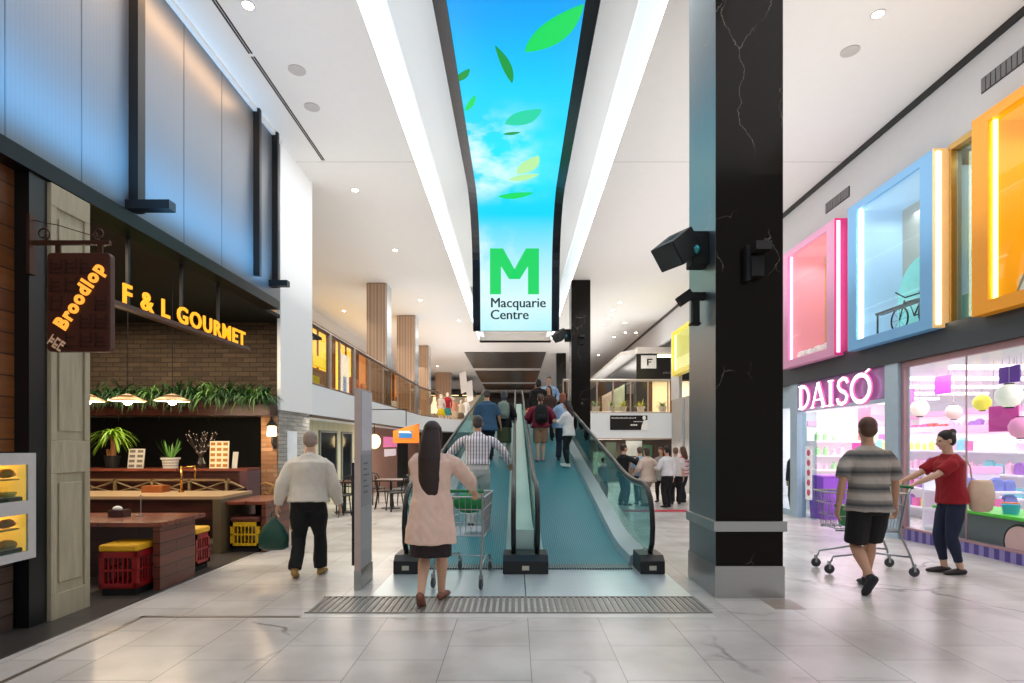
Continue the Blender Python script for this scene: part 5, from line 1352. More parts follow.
# ------------------------------------------------------------------ upper floors and far end
slabw = mat('slab white', '#e4e9ee', .5, nz=.02, es=.1)
upf = mat('upper floor stone', '#b5a898', .3, nz=.15)
UZ = 2.7
def poly_slab(name, pts, z0, z1, m): return struct(MB().prism(pts, 'z', z0, z1), name, m)
poly_slab('floor_upper_a', [(-14, 11.3), (XL, 11.3), (XL, 24.6), (-4.05, 25.4), (-3.7, 26.8), (-3.2, 28.6), (-2.6, 30), (-1.45, 30.6), (-1.45, 62), (-14, 62)], 2.08, UZ, slabw)
poly_slab('floor_upper_b', [(-1.45, 24.85), (1.75, 24.85), (1.75, 62), (-1.45, 62)], 2.2, UZ + .005, upf)
poly_slab('floor_upper_c', [(1.75, 22.4), (XR, 22.4), (16, 22.4), (16, 62), (1.75, 62)], 1.70, UZ, slabw)
struct(MB().box(-4.21, XL + .001, 9.87, 11.4, 2.085, CEIL), 'wall_pier_white', mat('pier white', '#f0f2f4', .5, nz=.02, es=.08))
struct(MB().box(-4.40, XL, 11.4, 24.5, 2.05, 2.08), 'trim_25', mat('slab shadow line', '#6a5a50', .6))
bronze = mat('bronze rail', '#8a6f5e', .3, .7); postw = mat('pale bronze post', '#c2ab9c', .4, .2); railg = glassmat('warm rail glass', '#f6efe4', .2)
def railing(lab, pts, z0, z1, posts, rm, pm, thick=()):
    t = thing('glass_railing', lab, 'railing', (pts[0][0], pts[0][1], z0))
    MB().tube([(x, y, z1) for x, y in pts], (.05, .04), 8, ref=(0, 0, 1)).build('top_rail', rm, t, w=True)
    MB().tube([(x, y, z0 + .03) for x, y in pts], (.03, .03), 6, ref=(0, 0, 1)).build('base_rail', rm, t, w=True)
    for (x0, y0), (x1, y1) in zip(pts, pts[1:]):
        d = Vector((x1 - x0, y1 - y0, 0)); n = Vector((-d.y, d.x, 0)).normalized() * .005; a = Vector((x0, y0, 0)); b = Vector((x1, y1, 0)); u = Vector((0, 0, 1))
        MB().loft([[a - n + u * z0, a + n + u * z0, a + n + u * z1, a - n + u * z1], [b - n + u * z0, b + n + u * z0, b + n + u * z1, b - n + u * z1]]).build('pane', railg, t, w=True)
    for i, (x, y) in enumerate(posts):
        r_ = .07 if i in thick else .035
        MB().box(x - r_ * .6, x + r_ * .6, y - r_, y + r_, z0, z1).build('post', pm, t, w=True)
    return t
xr = XL - .06
railing('bronze framed glass railing along the upper floor above the cafe tables', [(xr, 11.45), (xr, 14.5), (xr, 17.7), (xr, 21), (xr, 24.5), (-4.1, 25.6), (-3.75, 27)], UZ, 3.95,
        [(xr, 11.5), (xr, 12.6), (xr, 13.35), (xr, 14.5), (xr, 16.1), (xr, 17.7), (xr, 19.9), (xr, 22.3), (xr, 24.5)], bronze, postw, (1, 3))
railing('glass railing with pale posts on the upper floor beside the far black column', [(1.9, 22.5), (3.0, 22.5), (4.6, 22.5), (6.19, 22.5)], UZ, 4.02,
        [(1.9, 22.5), (2.1, 22.5), (2.6, 22.5), (3.25, 22.5), (3.9, 22.5), (4.6, 22.5), (5.3, 22.5), (6.1, 22.5)], mat('pale rail', '#c8beb4', .35, .5), postw)
# timber clad columns of the upper floor
tim = stripemat('striped timber cladding', [(0, '#b89c82'), (.2, '#a08068'), (.42, '#c2a890'), (.6, '#8e715c'), (.8, '#b39984')], 'X', .23, .5, warp=.02, interp='LINEAR')
silver = mat('silver cladding', '#c4ccd0', .25, .7, nz=.15, sc=2, stretch=(4, 4, .3))
for x0, x1, y0, y1, lab in ((-4.95, -4.30, 18.5, 19.3, 'nearest timber clad column standing behind the bronze railing'), (-4.95, -4.20, 23.2, 24.1, 'second timber clad column behind the bronze railing'), (-5.3, -4.75, 30.4, 31.2, 'thin looking timber column just behind the second one'), (-6.05, -4.9, 42, 43, 'far timber column in front of the clothes shop')):
    t = thing('timber_column', lab, 'column', (x0, y0, UZ)); t['kind'] = 'structure'
    box('cladding', tim, x0, x1, y0, y1, UZ, CEIL, parent=t, w=True, bevel=.04)
    box('side_cladding', silver, x1 + .001, x1 + .02, y0 + .08, y1 - .06, UZ, CEIL, parent=t, w=True)
# shops along the upper left walkway
gl_y = mat('glowing yellow wall', '#f0c04a', .6, es=1.8, em='#f5bd45', nz=.35, sc=.8); gl_o = mat('warm shop wall', '#c98a50', .6, es=.8, em='#d08a4a', nz=.4, sc=1.2); brn = mat('brown shopfront', '#6a4630', .5, nz=.3)
struct(MB().box(-8.1, -8, 11.3, 62, UZ, 6.2), 'wall_upper_left', mat('shop wall tan', '#c9a684', .6, es=.1, nz=.2, sc=1))
struct(MB().box(-8.1, -8, 11.3, 62, 6.2, CEIL), 'wall_upper_bulkhead', white)
def storefront(y0, y1, lab, m, items):
    t = thing('storefront', lab, 'shopfront', (-7.9, y0, UZ))
    box('glow_panel', m, -7.99, -7.95, y0 + .08, y1 - .08, UZ, 6.0, parent=t, w=True)
    MB().box(-7.99, -7.85, y0, y0 + .08, UZ, 6.2).box(-7.99, -7.85, y1 - .08, y1, UZ, 6.2).box(-7.99, -7.85, y0, y1, 6.0, 6.2).box(-7.95, -7.88, (y0 + y1) / 2 - .03, (y0 + y1) / 2 + .03, UZ, 6.0).build('frame', brn, t, w=True)
    for nm, c_, a, b, z0, z1 in items: box(nm, mat('store ' + c_, c_, .5, es=.55), -7.86, -7.75, y0 + a, y0 + b, UZ + z0 + (.9 if z0 > 0 or nm == 'poster' else 0), UZ + z1 + .9, parent=t, w=True)
storefront(20.5, 24.2, 'glowing yellow upper shopfront next to the white pier', gl_y, (('counter', '#5a4020', .3, 3.2, 0, .8), ('lit_panel', '#f0e020', .4, 2.8, .9, 1.3), ('lit_panel', '#e8e83a', .5, 1.6, .15, .5)))
storefront(24.3, 27.8, 'upper shopfront with tall white and blue poster and yellow lamp', gl_y, (('poster', '#eef6fa', .5, 1.7, .0, 1.9), ('poster_picture', '#2e6c9c', .8, 1.3, .2, .9), ('counter', '#8a4a28', 2.0, 3.3, 0, 1.0), ('lit_panel', '#f0d83a', 2.1, 2.8, .1, .5)))
storefront(27.9, 31.5, 'brown upper shopfront with small orange panel', gl_o, (('counter', '#a86a40', .4, 3.0, 0, .9), ('lit_panel', '#f0a83a', 1.6, 2.6, 1.2, 1.8)))
storefront(31.6, 36.0, 'salmon upper shopfront with yellow and brown goods', gl_o, (('counter', '#c9a070', .4, 3.0, 0, .7), ('lit_panel', '#f4d43a', .6, 1.2, .7, 1.0), ('lit_panel', '#c0602a', 2.2, 3.2, .9, 1.4)))
storefront(36.1, 41.5, 'dim amber upper shopfront behind the second timber column', gl_o, (('counter', '#6a4a30', .4, 4.0, 0, .9), ('lit_panel', '#f4c43a', 1.0, 2.2, .9, 1.3)))
# low benches and small goods by the railing, seen through the glass
random.seed(31)
gc = [('yellow', '#e8c820'), ('orange', '#d8822a'), ('brown', '#7a4a2a'), ('white', '#e6e2da')]
for i, (px, Y) in enumerate(((345, 21), (375, 22), (381, 21.5), (389, 22.5), (393, 24), (404, 26), (408, 27), (414, 28))):
    nm_, c_ = gc[i % 4]; x = (px - CX) * Y / F
    o = MB().loft([[Vector((a * s_, b * s_, z)) for a, b in ((-.25, -.25), (.25, -.25), (.25, .25), (-.25, .25))] for z, s_ in ((0, .8), (.05, 1), (.42, 1), (.48, .9))]).build('lounge_stool', mat('stool ' + c_, c_, .6, es=.15)); o.location = (x, Y, UZ); o.rotation_euler.z = random.random()
    tag(o, nm_ + ' block stool behind the bronze railing, ' + ('near end of the walkway' if i < 4 else 'far end of the walkway'), 'stool')
# clothes shop at the far left of the upper floor
struct(MB().box(-8, -2.6, 47.8, 48, UZ, 5.6), 'wall_clothes_shop', mat('clothes shop wall', '#d8bfa0', .6, es=.3, nz=.3, sc=.7))
t = thing('shop_canopy', 'dark slanted canopy over the far clothes shop', 'canopy', (-5, 44, 5.2))
MB().box(-8, -3.4, 44, 47.8, 5.45, 5.75).build('canopy_top', black, t, w=True)
MB().box(-8, -3.4, 43.9, 44, 5.1, 5.5).build('fascia', mat('canopy brown', '#2a1c16', .4), t, w=True)
for i in range(5): box('light_line', mat('shop warm line', '#ffd8a0', .5, es=2), -7.8 + i * .9, -7.2 + i * .9, 43.88, 43.899, 5.2, 5.26, parent=t, w=True)
o = MB().lathe([(.35, 0), (.28, .5), (.12, .9), (.1, 1.2), (0, 1.2)], n=14).build('dress_lamp', mat('glowing white shade', '#fff2da', .5, es=1.2)); o.location = (-5.9, 40.5, 3.9); 
t = thing('glowing_lamp', 'white glowing bell shaped lamp in front of the far clothes shop', 'lamp', (-5.9, 40.5, UZ)); o.parent = t; o.location = (0, 0, .95); o.name = 'lamp_shade'
MB().lathe([(.25, 0), (.25, .04), (.03, .06), (.03, .95)], n=12).build('stand', bronze, t)
def mannequin(px, Y, ct, cb, lab, h=1.7):
    x = (px - CX) * Y / F
    t = thing('mannequin', lab, 'mannequin', (x, Y, UZ + .002))
    k = h / 1.7; sk_ = mat('mannequin ivory', '#e8d8c4', .5)
    MB().lathe([(.03, 1.42 * k), (.05, 1.5 * k), (.09, 1.58 * k), (.09, 1.66 * k), (.04, 1.72 * k), (0, 1.73 * k)], n=12).build('head', sk_, t, smooth=True)
    mb = MB().loft([[Vector((a * math.cos(q), b * math.sin(q), z * k)) for q in (2 * PI * i / 14 for i in range(14))] for z, a, b in ((.8, .18, .12), (.95, .17, .12), (1.1, .14, .1), (1.3, .19, .12), (1.4, .2, .1), (1.46, .07, .06))])
    for s in (-1, 1): mb.tube([(s * .17, 0, 1.38 * k), (s * .24, .02, 1.1 * k), (s * .22, .1, .88 * k)], [.05, .042, .03], 8, rnd=True)
    mb.build('top', mat('garment ' + ct, ct, .8), t, smooth=True)
    MB().loft([[Vector((a * math.cos(q), b * math.sin(q), z * k)) for q in (2 * PI * i / 14 for i in range(14))] for z, a, b in ((.45, .28, .22), (.7, .22, .16), (.86, .17, .12))]).build('skirt', mat('garment ' + cb, cb, .8), t, smooth=True)
    for s in (-1, 1): MB().tube([(s * .08, 0, .5 * k), (s * .08, 0, .25 * k), (s * .09, -.01, .05), (s * .09, -.1, .02)], [.06, .05, .035, .03], 8, rnd=True).build('leg', sk_, t, smooth=True)
mannequin(441, 33.5, '#e8e2da', '#e0c81c', 'mannequin in white top and yellow skirt at the edge of the far walkway')
mannequin(447.5, 34, '#b01c2c', '#3f9a9c', 'mannequin in red top and teal skirt at the edge of the far walkway', 1.85)
mannequin(454, 36, '#e8a890', '#e6c8a8', 'mannequin in peach outfit beside the red and teal one')
mannequin(461, 38, '#d8c8b0', '#6a5a4a', 'mannequin in sand coloured outfit near the walkway top')
mannequin(466, 40, '#f2f0ec', '#e8e6e2', 'mannequin in white outfit deep in the far clothes shop', 2.0)
for i, (px, py, Y, lab) in enumerate(((464, 383, 41, 'white banner hanging slanted in the far clothes shop'), (470, 392, 42, 'second white banner hanging slanted in the far clothes shop'))):
    p = at(px, py, Y); o = MB().prism([(-.2, -.8), (.25, -.6), (.15, .9), (-.35, .7)], 'y', -.01, .01).build('hanging_banner', mat('banner white', '#eeeae4', .7, es=.2)); o.location = p; tag(o, lab, 'banner')
# far end of the upper floor
struct(MB().box(-14, 16, 60, 60.2, -1, CEIL), 'wall_end', mat('far wall dark', '#6a5348', .5, nz=.4, sc=.5))
t = thing('far_shopfront', 'dark far shopfront with shelves and pale double doors at the end of the mall', 'shopfront', (0, 59, UZ))
box('fascia', mat('far fascia', '#2c1d18', .3), -6, 5, 58.6, 59.8, 5.2, 6.2, parent=t, w=True)
box('door', mat('far door', '#d8d4cc', .4, es=.25), -.55, .55, 59.3, 59.4, UZ, 5.0, parent=t, w=True)
box('door_gap', blackm, -.06, .06, 59.25, 59.29, UZ, 5.0, parent=t, w=True)
for x0, x1 in ((-5.5, -.8), (.8, 4.6)):
    for k in range(3): box('shelf', mat('far shelf lit', '#d8b088', .5, es=.5, nz=.5, sc=4), x0, x1, 59.2, 59.5, UZ + .4 + k * .75, UZ + .75 + k * .75, parent=t, w=True)
for (x0, x1, z0, z1, c_, nm_) in ((-5.5, -2.6, 4.6, 5.1, '#c08048', 'lit_panel'), (1.2, 2.4, 4.7, 5.15, '#e06a3a', 'lit_panel')): box(nm_, mat('far ' + c_, c_, .5, es=.7), x0, x1, 59.1, 59.15, z0, z1, parent=t, w=True)
# right upper floor: black shop with lit doors
t = thing('black_shop', 'black fronted upper shop with lit strip and pale doors behind the glass railing', 'shopfront', (6, 24.5, UZ))
x0 = 5.2
box('fascia', mat('black shop fascia', '#0f0d0c', .3), x0, 9.5, 24.2, 24.5, 4.25, 5.35, parent=t, w=True)
box('side_fascia', mat('black shop fascia', '#0f0d0c', .3), x0, x0 + .3, 24.5, 44, 4.3, 5.2, parent=t, w=True)
for a in (x0 + .9, x0 + 2.0, x0 + 3.1): box('light_strip', mat('warm strip', '#fff0c0', .5, es=4), a, a + .95, 24.18, 24.199, 5.2, 5.32, parent=t, w=True)
box('pier', blackm, x0, x0 + .5, 24.2, 24.8, UZ, 4.25, parent=t, w=True)
for i, a in enumerate((x0 + .75, x0 + 1.75)): box('door', mat('cream door', '#e8d9b4', .5, es=.55), a, a + .75, 24.4, 24.45, UZ, 4.2, parent=t, w=True)
MB().box(x0 + .5, 9.5, 24.46, 24.5, UZ, 4.25).build('front_wall', brn, t, w=True)
box('sign_panel', mat('sign grey white', '#cfcac4', .5, es=.2), x0 + .2, x0 + .85, 24.15, 24.19, 4.72, 5.28, parent=t, w=True)
mb = MB().box(x0 + .45, x0 + .51, 24.13, 24.149, 4.85, 5.13).box(x0 + .45, x0 + .68, 24.13, 24.149, 5.08, 5.13).box(x0 + .51, x0 + .62, 24.13, 24.149, 4.97, 5.01)
mb.build('sign_letter', blackm, t, w=True)
mb = MB()
for k in range(9): mb.box(x0 + 1.15 + k * .1, x0 + 1.21 + k * .1, 24.185, 24.199, 4.50, 4.55 + .03 * (k % 2))
mb.build('small_lettering', mat('shop small text', '#7a746c', .5), t, w=True)
# sloping white canopy and dark side of that shop
t = thing('white_canopy', 'white projecting canopy edge running along the side of the black upper shop', 'canopy', (5, 30, 5.4))
MB().prism([(4.6, 5.35), (5.2, 5.35), (5.2, 5.6), (4.6, 5.5)], 'y', 24.6, 44).build('canopy_top', mat('canopy white', '#d8d2cc', .5), t, w=True)
MB().box(5.2, 9.5, 24.0, 44, 5.36, 5.62).build('soffit', mat('canopy soffit', '#cfc6be', .6), t, w=True)
for k, (y0, y1, c_, lab) in enumerate(((26, 29, '#8fa08a', 'green grey shop window display behind the right railing'), (29.5, 33, '#c4b8a8', 'pale shop window display behind the right railing'), (33.5, 38, '#6a5a4a', 'brown shop window display deeper behind the right railing'))):
    t = thing('shop_window_display', lab, 'shop window', (x0, y0, UZ))
    box('backdrop', mat('display ' + c_, c_, .5, es=.35, nz=.6, sc=1.6), x0 - .14, x0 - .1, y0, y1, UZ, 4.25, parent=t, w=True)
    box('frame', black, x0 - .16, x0 - .09, y0 - .1, y0, UZ, 4.3, parent=t, w=True)
# plants and pots behind the right railing
random.seed(8)
yl = mat('yellow leaf', '#c8c81e', .5, nz=.4, es=.1)
for i, (px, m_, nm_) in enumerate(((596, lf2, 'green'), (612, lf3, 'lime'), (623, yl, 'yellow'), (641, yl, 'yellow orange'), (663, lf2, 'mid green'), (681, lf3, 'bright green'))):
    x = (px - CX) * 22.9 / F
    t = thing('planter_pot', nm_ + ' leafy plant in a white pot behind the railing ' + ('near the far column' if i < 3 else 'by the black shop'), 'potted plant', (x, 22.95, UZ))
    MB().lathe([(0, 0), (.12, 0), (.17, .3), (.15, .3), (0, .26)], n=12).build('pot', mat('pot white', '#dcd8d2', .5), t)
    tuft('', m_, 34, .42, .03, 1.2, .7).build('foliage', m_, t).location = (0, 0, .26)
# black sign on the slab edge
t = thing('slab_sign', 'black rectangular sign with white marks on the white slab edge', 'sign', (4.5, 22.39, 2.3))
box('board', blackm, 3.76, 5.25, 22.37, 22.399, 2.02, 2.60, parent=t, w=True)
wt = mat('sign white', '#e8e6e2', .5, es=.2); random.seed(2)
mb = MB()
for i in range(16): mb.box(3.82 + i * .062, 3.86 + i * .062, 22.362, 22.37, 2.48, 2.51 + .015 * (i % 3 == 0))
for i in range(7): mb.box(4.7 + i * .06, 4.74 + i * .06, 22.362, 22.37, 2.34, 2.37)
for i in range(4): mb.box(4.58 + i * .07, 4.63 + i * .07, 22.362, 22.37, 2.19, 2.25)
mb.build('small_lettering', wt, t, w=True)
mb = MB().ell((5.12, 22.36, 2.50), (.07, .01, .09), 12, 8).prism([(5.0, 2.02), (5.25, 2.02), (5.25, 2.42), (5.1, 2.40), (5.02, 2.2)], 'y', 22.355, 22.37)
mb.build('emblem', wt, t, w=True)
# ground floor behind the walkways on the right: shops under the slab
GZ = fz(26)
struct(MB().box(1.8, 16, 28.5, 28.7, GZ, 1.7), 'wall_ground_back', mat('ground shop wall', '#6e6258', .6, nz=.5, sc=.6))
struct(MB().box(1.8, 6.5, 22.6, 28.5, 1.66, 1.70), 'ceiling_ground', mat('ground soffit', '#c9b8a8', .6))
for i, (px0, px1, py0, py1, Y, c_, es_, nm_, lab) in enumerate(((593, 606, 452, 474, 27.8, '#8a9480', .0, 'shop_window_display', 'pale green lit shop window under the white slab'), (606, 616, 442, 465, 27.6, '#2c3a26', .05, 'hanging_board', 'dark green round patterned board under the slab'), (626, 642, 440, 456, 27.4, '#8a8c86', .15, 'hanging_board', 'plain grey board hanging under the slab'), (643, 652, 445, 500, 27.4, '#2f5a38', .1, 'hanging_board', 'tall green banner under the slab'), (654, 676, 446, 470, 27.8, '#4a3a30', .1, 'hanging_board', 'brown board under the slab behind the woman in white'), (677, 690, 432, 470, 27.2, '#d87a70', .4, 'hanging_board', 'coral pink board under the slab beside the pole'), (593, 622, 434, 438, 24, '#fff4e0', 4, 'ceiling_light', 'warm light strip under the white slab'))):
    a, b = at(px0, py1, Y), at(px1, py0, Y)
    o = box(nm_, mat('ground %d' % i, c_, .5, es=es_, nz=.4, sc=2), a.x, b.x, Y, Y + .05, max(a.z, GZ), min(b.z, 1.655)); tag(o, lab, 'board' if 'board' in nm_ else ('light' if 'light' in nm_ else 'shop window'))
o = MB().lathe([(.05, fz(18)), (.05, 2.9)], (5.38, 18, 0), 12).build('steel_pole', mat('pale pole', '#c8cdd0', .3, .5)); tag(o, 'slim pale steel pole beside the group of people under the slab', 'pole')
o = box('red_mat', mat('red floor mat', '#b8283a', .7), 2.6, 5.6, 13.4, 13.75, fz(13.4) - .01, fz(13.4) + .01); tag(o, 'long red mat on the floor in front of the standing group', 'mat')
# ------------------------------------------------------------------ ground floor cafe under the left slab
cream = stripemat('cream green panelling', [(0, '#b9b89a'), (.08, '#d0cfb4'), (.92, '#d0cfb4')], 'Y', .42, .6, bump=.2)
struct(MB().box(-5.3, -5.2, 11.3, 18.2, -.5, 2.08), 'wall_cafe', cream)
struct(MB().box(-5.3, -5.2, 18.2, 30, -.6, 2.08), 'wall_cafe_far', mat('salmon wall', '#a4796a', .6, nz=.3, es=.05))
struct(MB().box(-5.3, -1.5, 30.6, 30.8, -.7, 2.08), 'wall_cafe_back', mat('dark green back', '#2a2e26', .6, nz=.4))
for i, (px0, px1, lab) in enumerate(((320, 336, 'dark window with grey frame in the cream panelled wall'), (342, 351, 'narrow dark window in the cream panelled wall next to the kiosk'))):
    y1, y0 = yat(px0, -5.18), yat(px1, -5.18)
    wn = thing('window_%d' % (4 + i), lab, 'window', (-5.18, y1, 0)); wn['kind'] = 'structure'
    box('pane', mat('dark window pane', '#1b2226', .1, nz=.5, sc=2), -5.199, -5.18, y1, y0, .3, 1.78, parent=wn, w=True)
    MB().box(-5.199, -5.15, y1 - .06, y1, .24, 1.84).box(-5.199, -5.15, y0, y0 + .06, .24, 1.84).box(-5.199, -5.15, y1, y0, 1.78, 1.84).box(-5.199, -5.15, y1, y0, .24, .3).build('frame', mat('window grey frame', '#7c807c', .5), wn, w=True)
for i, (px0, px1, py0, py1, c_, nm_, lab, es_) in enumerate(((384, 397, 437, 447, '#e87aa8', 'wall_sign', 'pink sign above a white one on the salmon wall', .7), (385, 396, 449, 456, '#f0dce0', 'wall_sign', 'small white sign below the pink one on the salmon wall', .5), (398, 408, 432, 470, '#17140f', 'dark_doorway', 'dark doorway beyond the pink sign', 0))):
    y1, y0 = yat(px0, -5.17), yat(px1, -5.17); ya = (y0 + y1) / 2
    o = box(nm_, mat('cafe ' + c_, c_, .5, es=es_, nz=.3, sc=6), -5.199, -5.17, y1, y0, -.5 if 'door' in nm_ else HC - (py1 - HY) * ya / F, HC - (py0 - HY) * ya / F); tag(o, lab, 'sign' if 'sign' in nm_ else 'doorway')
t = thing('flag_sign', 'bright orange sign with slanted top and blue white picture, next to the woman in beige', 'sign', (-3.05, 15, 1.5))
om = mat('orange sign', '#f07818', .5, es=.5)
a, b = at(393, 443, 15), at(419, 425, 15)
MB().prism([(a.x, a.z), (b.x, a.z), (b.x, b.z + .04), (a.x, b.z - .16)], 'y', 15, 15.05).build('board', om, t, w=True)
c, d = at(399, 438, 15), at(412, 431, 15)
box('picture', mat('sign blue', '#2a78b8', .5, es=.3), c.x, d.x, 14.98, 14.999, c.z, d.z, parent=t, w=True)
MB().prism([(c.x, d.z), (d.x - .08, d.z), (d.x, d.z - .06), (c.x, d.z - .05)], 'y', 14.97, 14.98).build('picture_top', mat('sign pale', '#f4f0e6', .5, es=.3), t, w=True)
MB().tube([((a.x + b.x) / 2, 15.025, b.z - .02), ((a.x + b.x) / 2, 15.025, 2.4)], .012, 6).tube([((a.x + b.x) / 2, 15.03, 2.4), (XL, 15.03, 2.4)], .012, 6).build('hanging_rod', black, t, w=True)
t = thing('globe_pendant', 'warm glowing globe pendant lamp above the cafe tables', 'pendant lamp', (-4.6, 18.2, 1.55))
MB().ell((0, 0, 0), (.2, .2, .24), 14, 9).build('globe', mat('globe glow', '#ffe9b8', .5, es=2.5, em='#ffdf9c'), t, smooth=True)
MB().tube([(0, 0, .24), (0, 0, .58)], .012, 6).build('cord', black, t)
bkf = mat('black furniture', '#121110', .45)
def cafe_table(loc, lab):
    t = thing('cafe_table', lab, 'table', loc, 0, 'cafe tables')
    MB().box(-.36, .36, -.36, .36, .71, .745).build('table_top', mat('cafe top brown', '#4a2a20', .3), t)
    MB().tube([(0, 0, .03), (0, 0, .71)], .03, 8).build('leg', bkf, t); MB().lathe([(.24, 0), (.24, .02), (.03, .04)], n=16).build('base', bkf, t)
def cafe_chair(loc, rz, lab, m=None):
    t = thing('cafe_chair', lab, 'chair', loc, R(rz), 'cafe chairs'); m = m or bkf
    MB().box(-.2, .2, -.2, .2, .44, .47).build('seat', bkf, t, bevel=.01)
    for sx in (-1, 1):
        MB().tube([(sx * .17, -.17, .44), (sx * .2, -.21, 0)], .015, 6).build('leg', bkf, t)
        MB().tube([(sx * .17, .17, .44), (sx * .2, .24, 0)], .015, 6).build('leg', bkf, t)
    MB().tube([(-.19, .17, .46), (-.2, .22, .72), (-.13, .24, .84), (0, .25, .87), (.13, .24, .84), (.2, .22, .72), (.19, .17, .46)], .016, 6).build('back_frame', bkf, t, smooth=True)
    mb = MB().tube([(-.19, .23, .62), (0, .25, .62), (.19, .23, .62)], .012, 6)
    for x in (-.07, .0, .07): mb.tube([(x, .2, .46), (x, .245, .86)], .008, 5)
    mb.build('backrest', m, t)
for i, (px, Y, rz, lab) in enumerate(((338, 12.4, 160, 'black cafe chair between the old man and the kiosk'), (352, 12.9, 20, 'black cafe chair directly beside the kiosk'), (331, 13.8, 90, 'black cafe chair by the cream wall'), (385, 14.2, 100, 'black cafe chair at the brown table past the kiosk'), (397, 13.6, -60, 'black cafe chair nearest the walkway side glass'), (402, 14.8, -100, 'black cafe chair with pale backrest seen by the walkway'), (376, 15.6, 40, 'black cafe chair farthest under the slab'))):
    cafe_chair(((px - CX) * Y / F, Y, fz(Y)), rz, lab, mat('pale chair back', '#d8d4cc', .5) if i == 5 else None)
for px, Y, lab in ((345, 13.3, 'brown cafe table hidden partly by the kiosk'), (391, 14.3, 'brown cafe table past the kiosk'), (313, 12.35, 'brown cafe table behind the old man in cream')):
    cafe_table(((px - CX) * Y / F, Y, fz(Y)), lab)
# ------------------------------------------------------------------ ceiling fittings
dl = mat('downlight glow', '#ffffff', .5, es=12, em='#fff0dc')
pts = [(248, 5), (878, 14), (619.5, 302.5), (613.4, 310), (611.6, 314.6), (608, 319), (602.5, 324.6), (624.5, 323), (625.3, 332.5), (614, 337), (598.5, 355), (636, 332.5), (355, 190), (395, 250), (344, 311), (437.6, 366), (458.5, 320.5), (430, 357), (321, 325), (330, 329), (420, 300)]
src = None
for px, py in pts:
    Y = (CEIL - HC) * F / (HY - py); p = ((px - CX) * Y / F, Y, CEIL - .004)
    if src is None:
        t = thing('downlight', 'small round white downlight set flush in the white ceiling', 'downlight', p, 0, 'ceiling downlights'); src = t
        MB().lathe([(.065, -.003), (.065, .002), (0, .002)], n=14).build('diffuser', dl, t)
        MB().lathe([(.065, -.003), (.085, -.004), (.085, .003), (.065, .003)], n=14).build('rim', mat('downlight rim', '#d0ccc8', .5), t)
    else: dup(src, p)
for px, py, lab in ((850, 51, 'round grey ceiling speaker next to the black marble column'), (312, 107, 'round grey ceiling speaker beside the slot diffuser'), (415, 330, 'small grey sprinkler plate in the far ceiling'), (297, 70, 'tiny grey sprinkler plate beside the long slot diffuser')):
    Y = (CEIL - HC) * F / (HY - py); o = MB().lathe([(.12, -.004), (.12, .004), (0, .004), (0, -.002)], n=20).build('ceiling_speaker', mat('speaker grille', '#bdb6b2', .7)); o.location = ((px - CX) * Y / F, Y, CEIL - .005); tag(o, lab, 'ceiling speaker')
t = thing('air_vent', 'long dark slot diffuser running along the ceiling above the restaurant side', 'air diffuser', (-3.6, 8, CEIL))
for k, (y0, y1) in enumerate(((3, 7.62), (7.68, 10.5))): MB().box(-3.64, -3.615, y0, y1, CEIL - .004, CEIL).box(-3.605, -3.58, y0, y1, CEIL - .004, CEIL).build('slot', mat('slot dark', '#2c2724', .6), t, w=True)
struct(MB().box(-14, TX0, 10.55, 10.565, CEIL - .002, CEIL).box(TX1, XR, 10.55, 10.565, CEIL - .002, CEIL), 'trim_26', mat('ceiling joint', '#bdb8b4', .7))
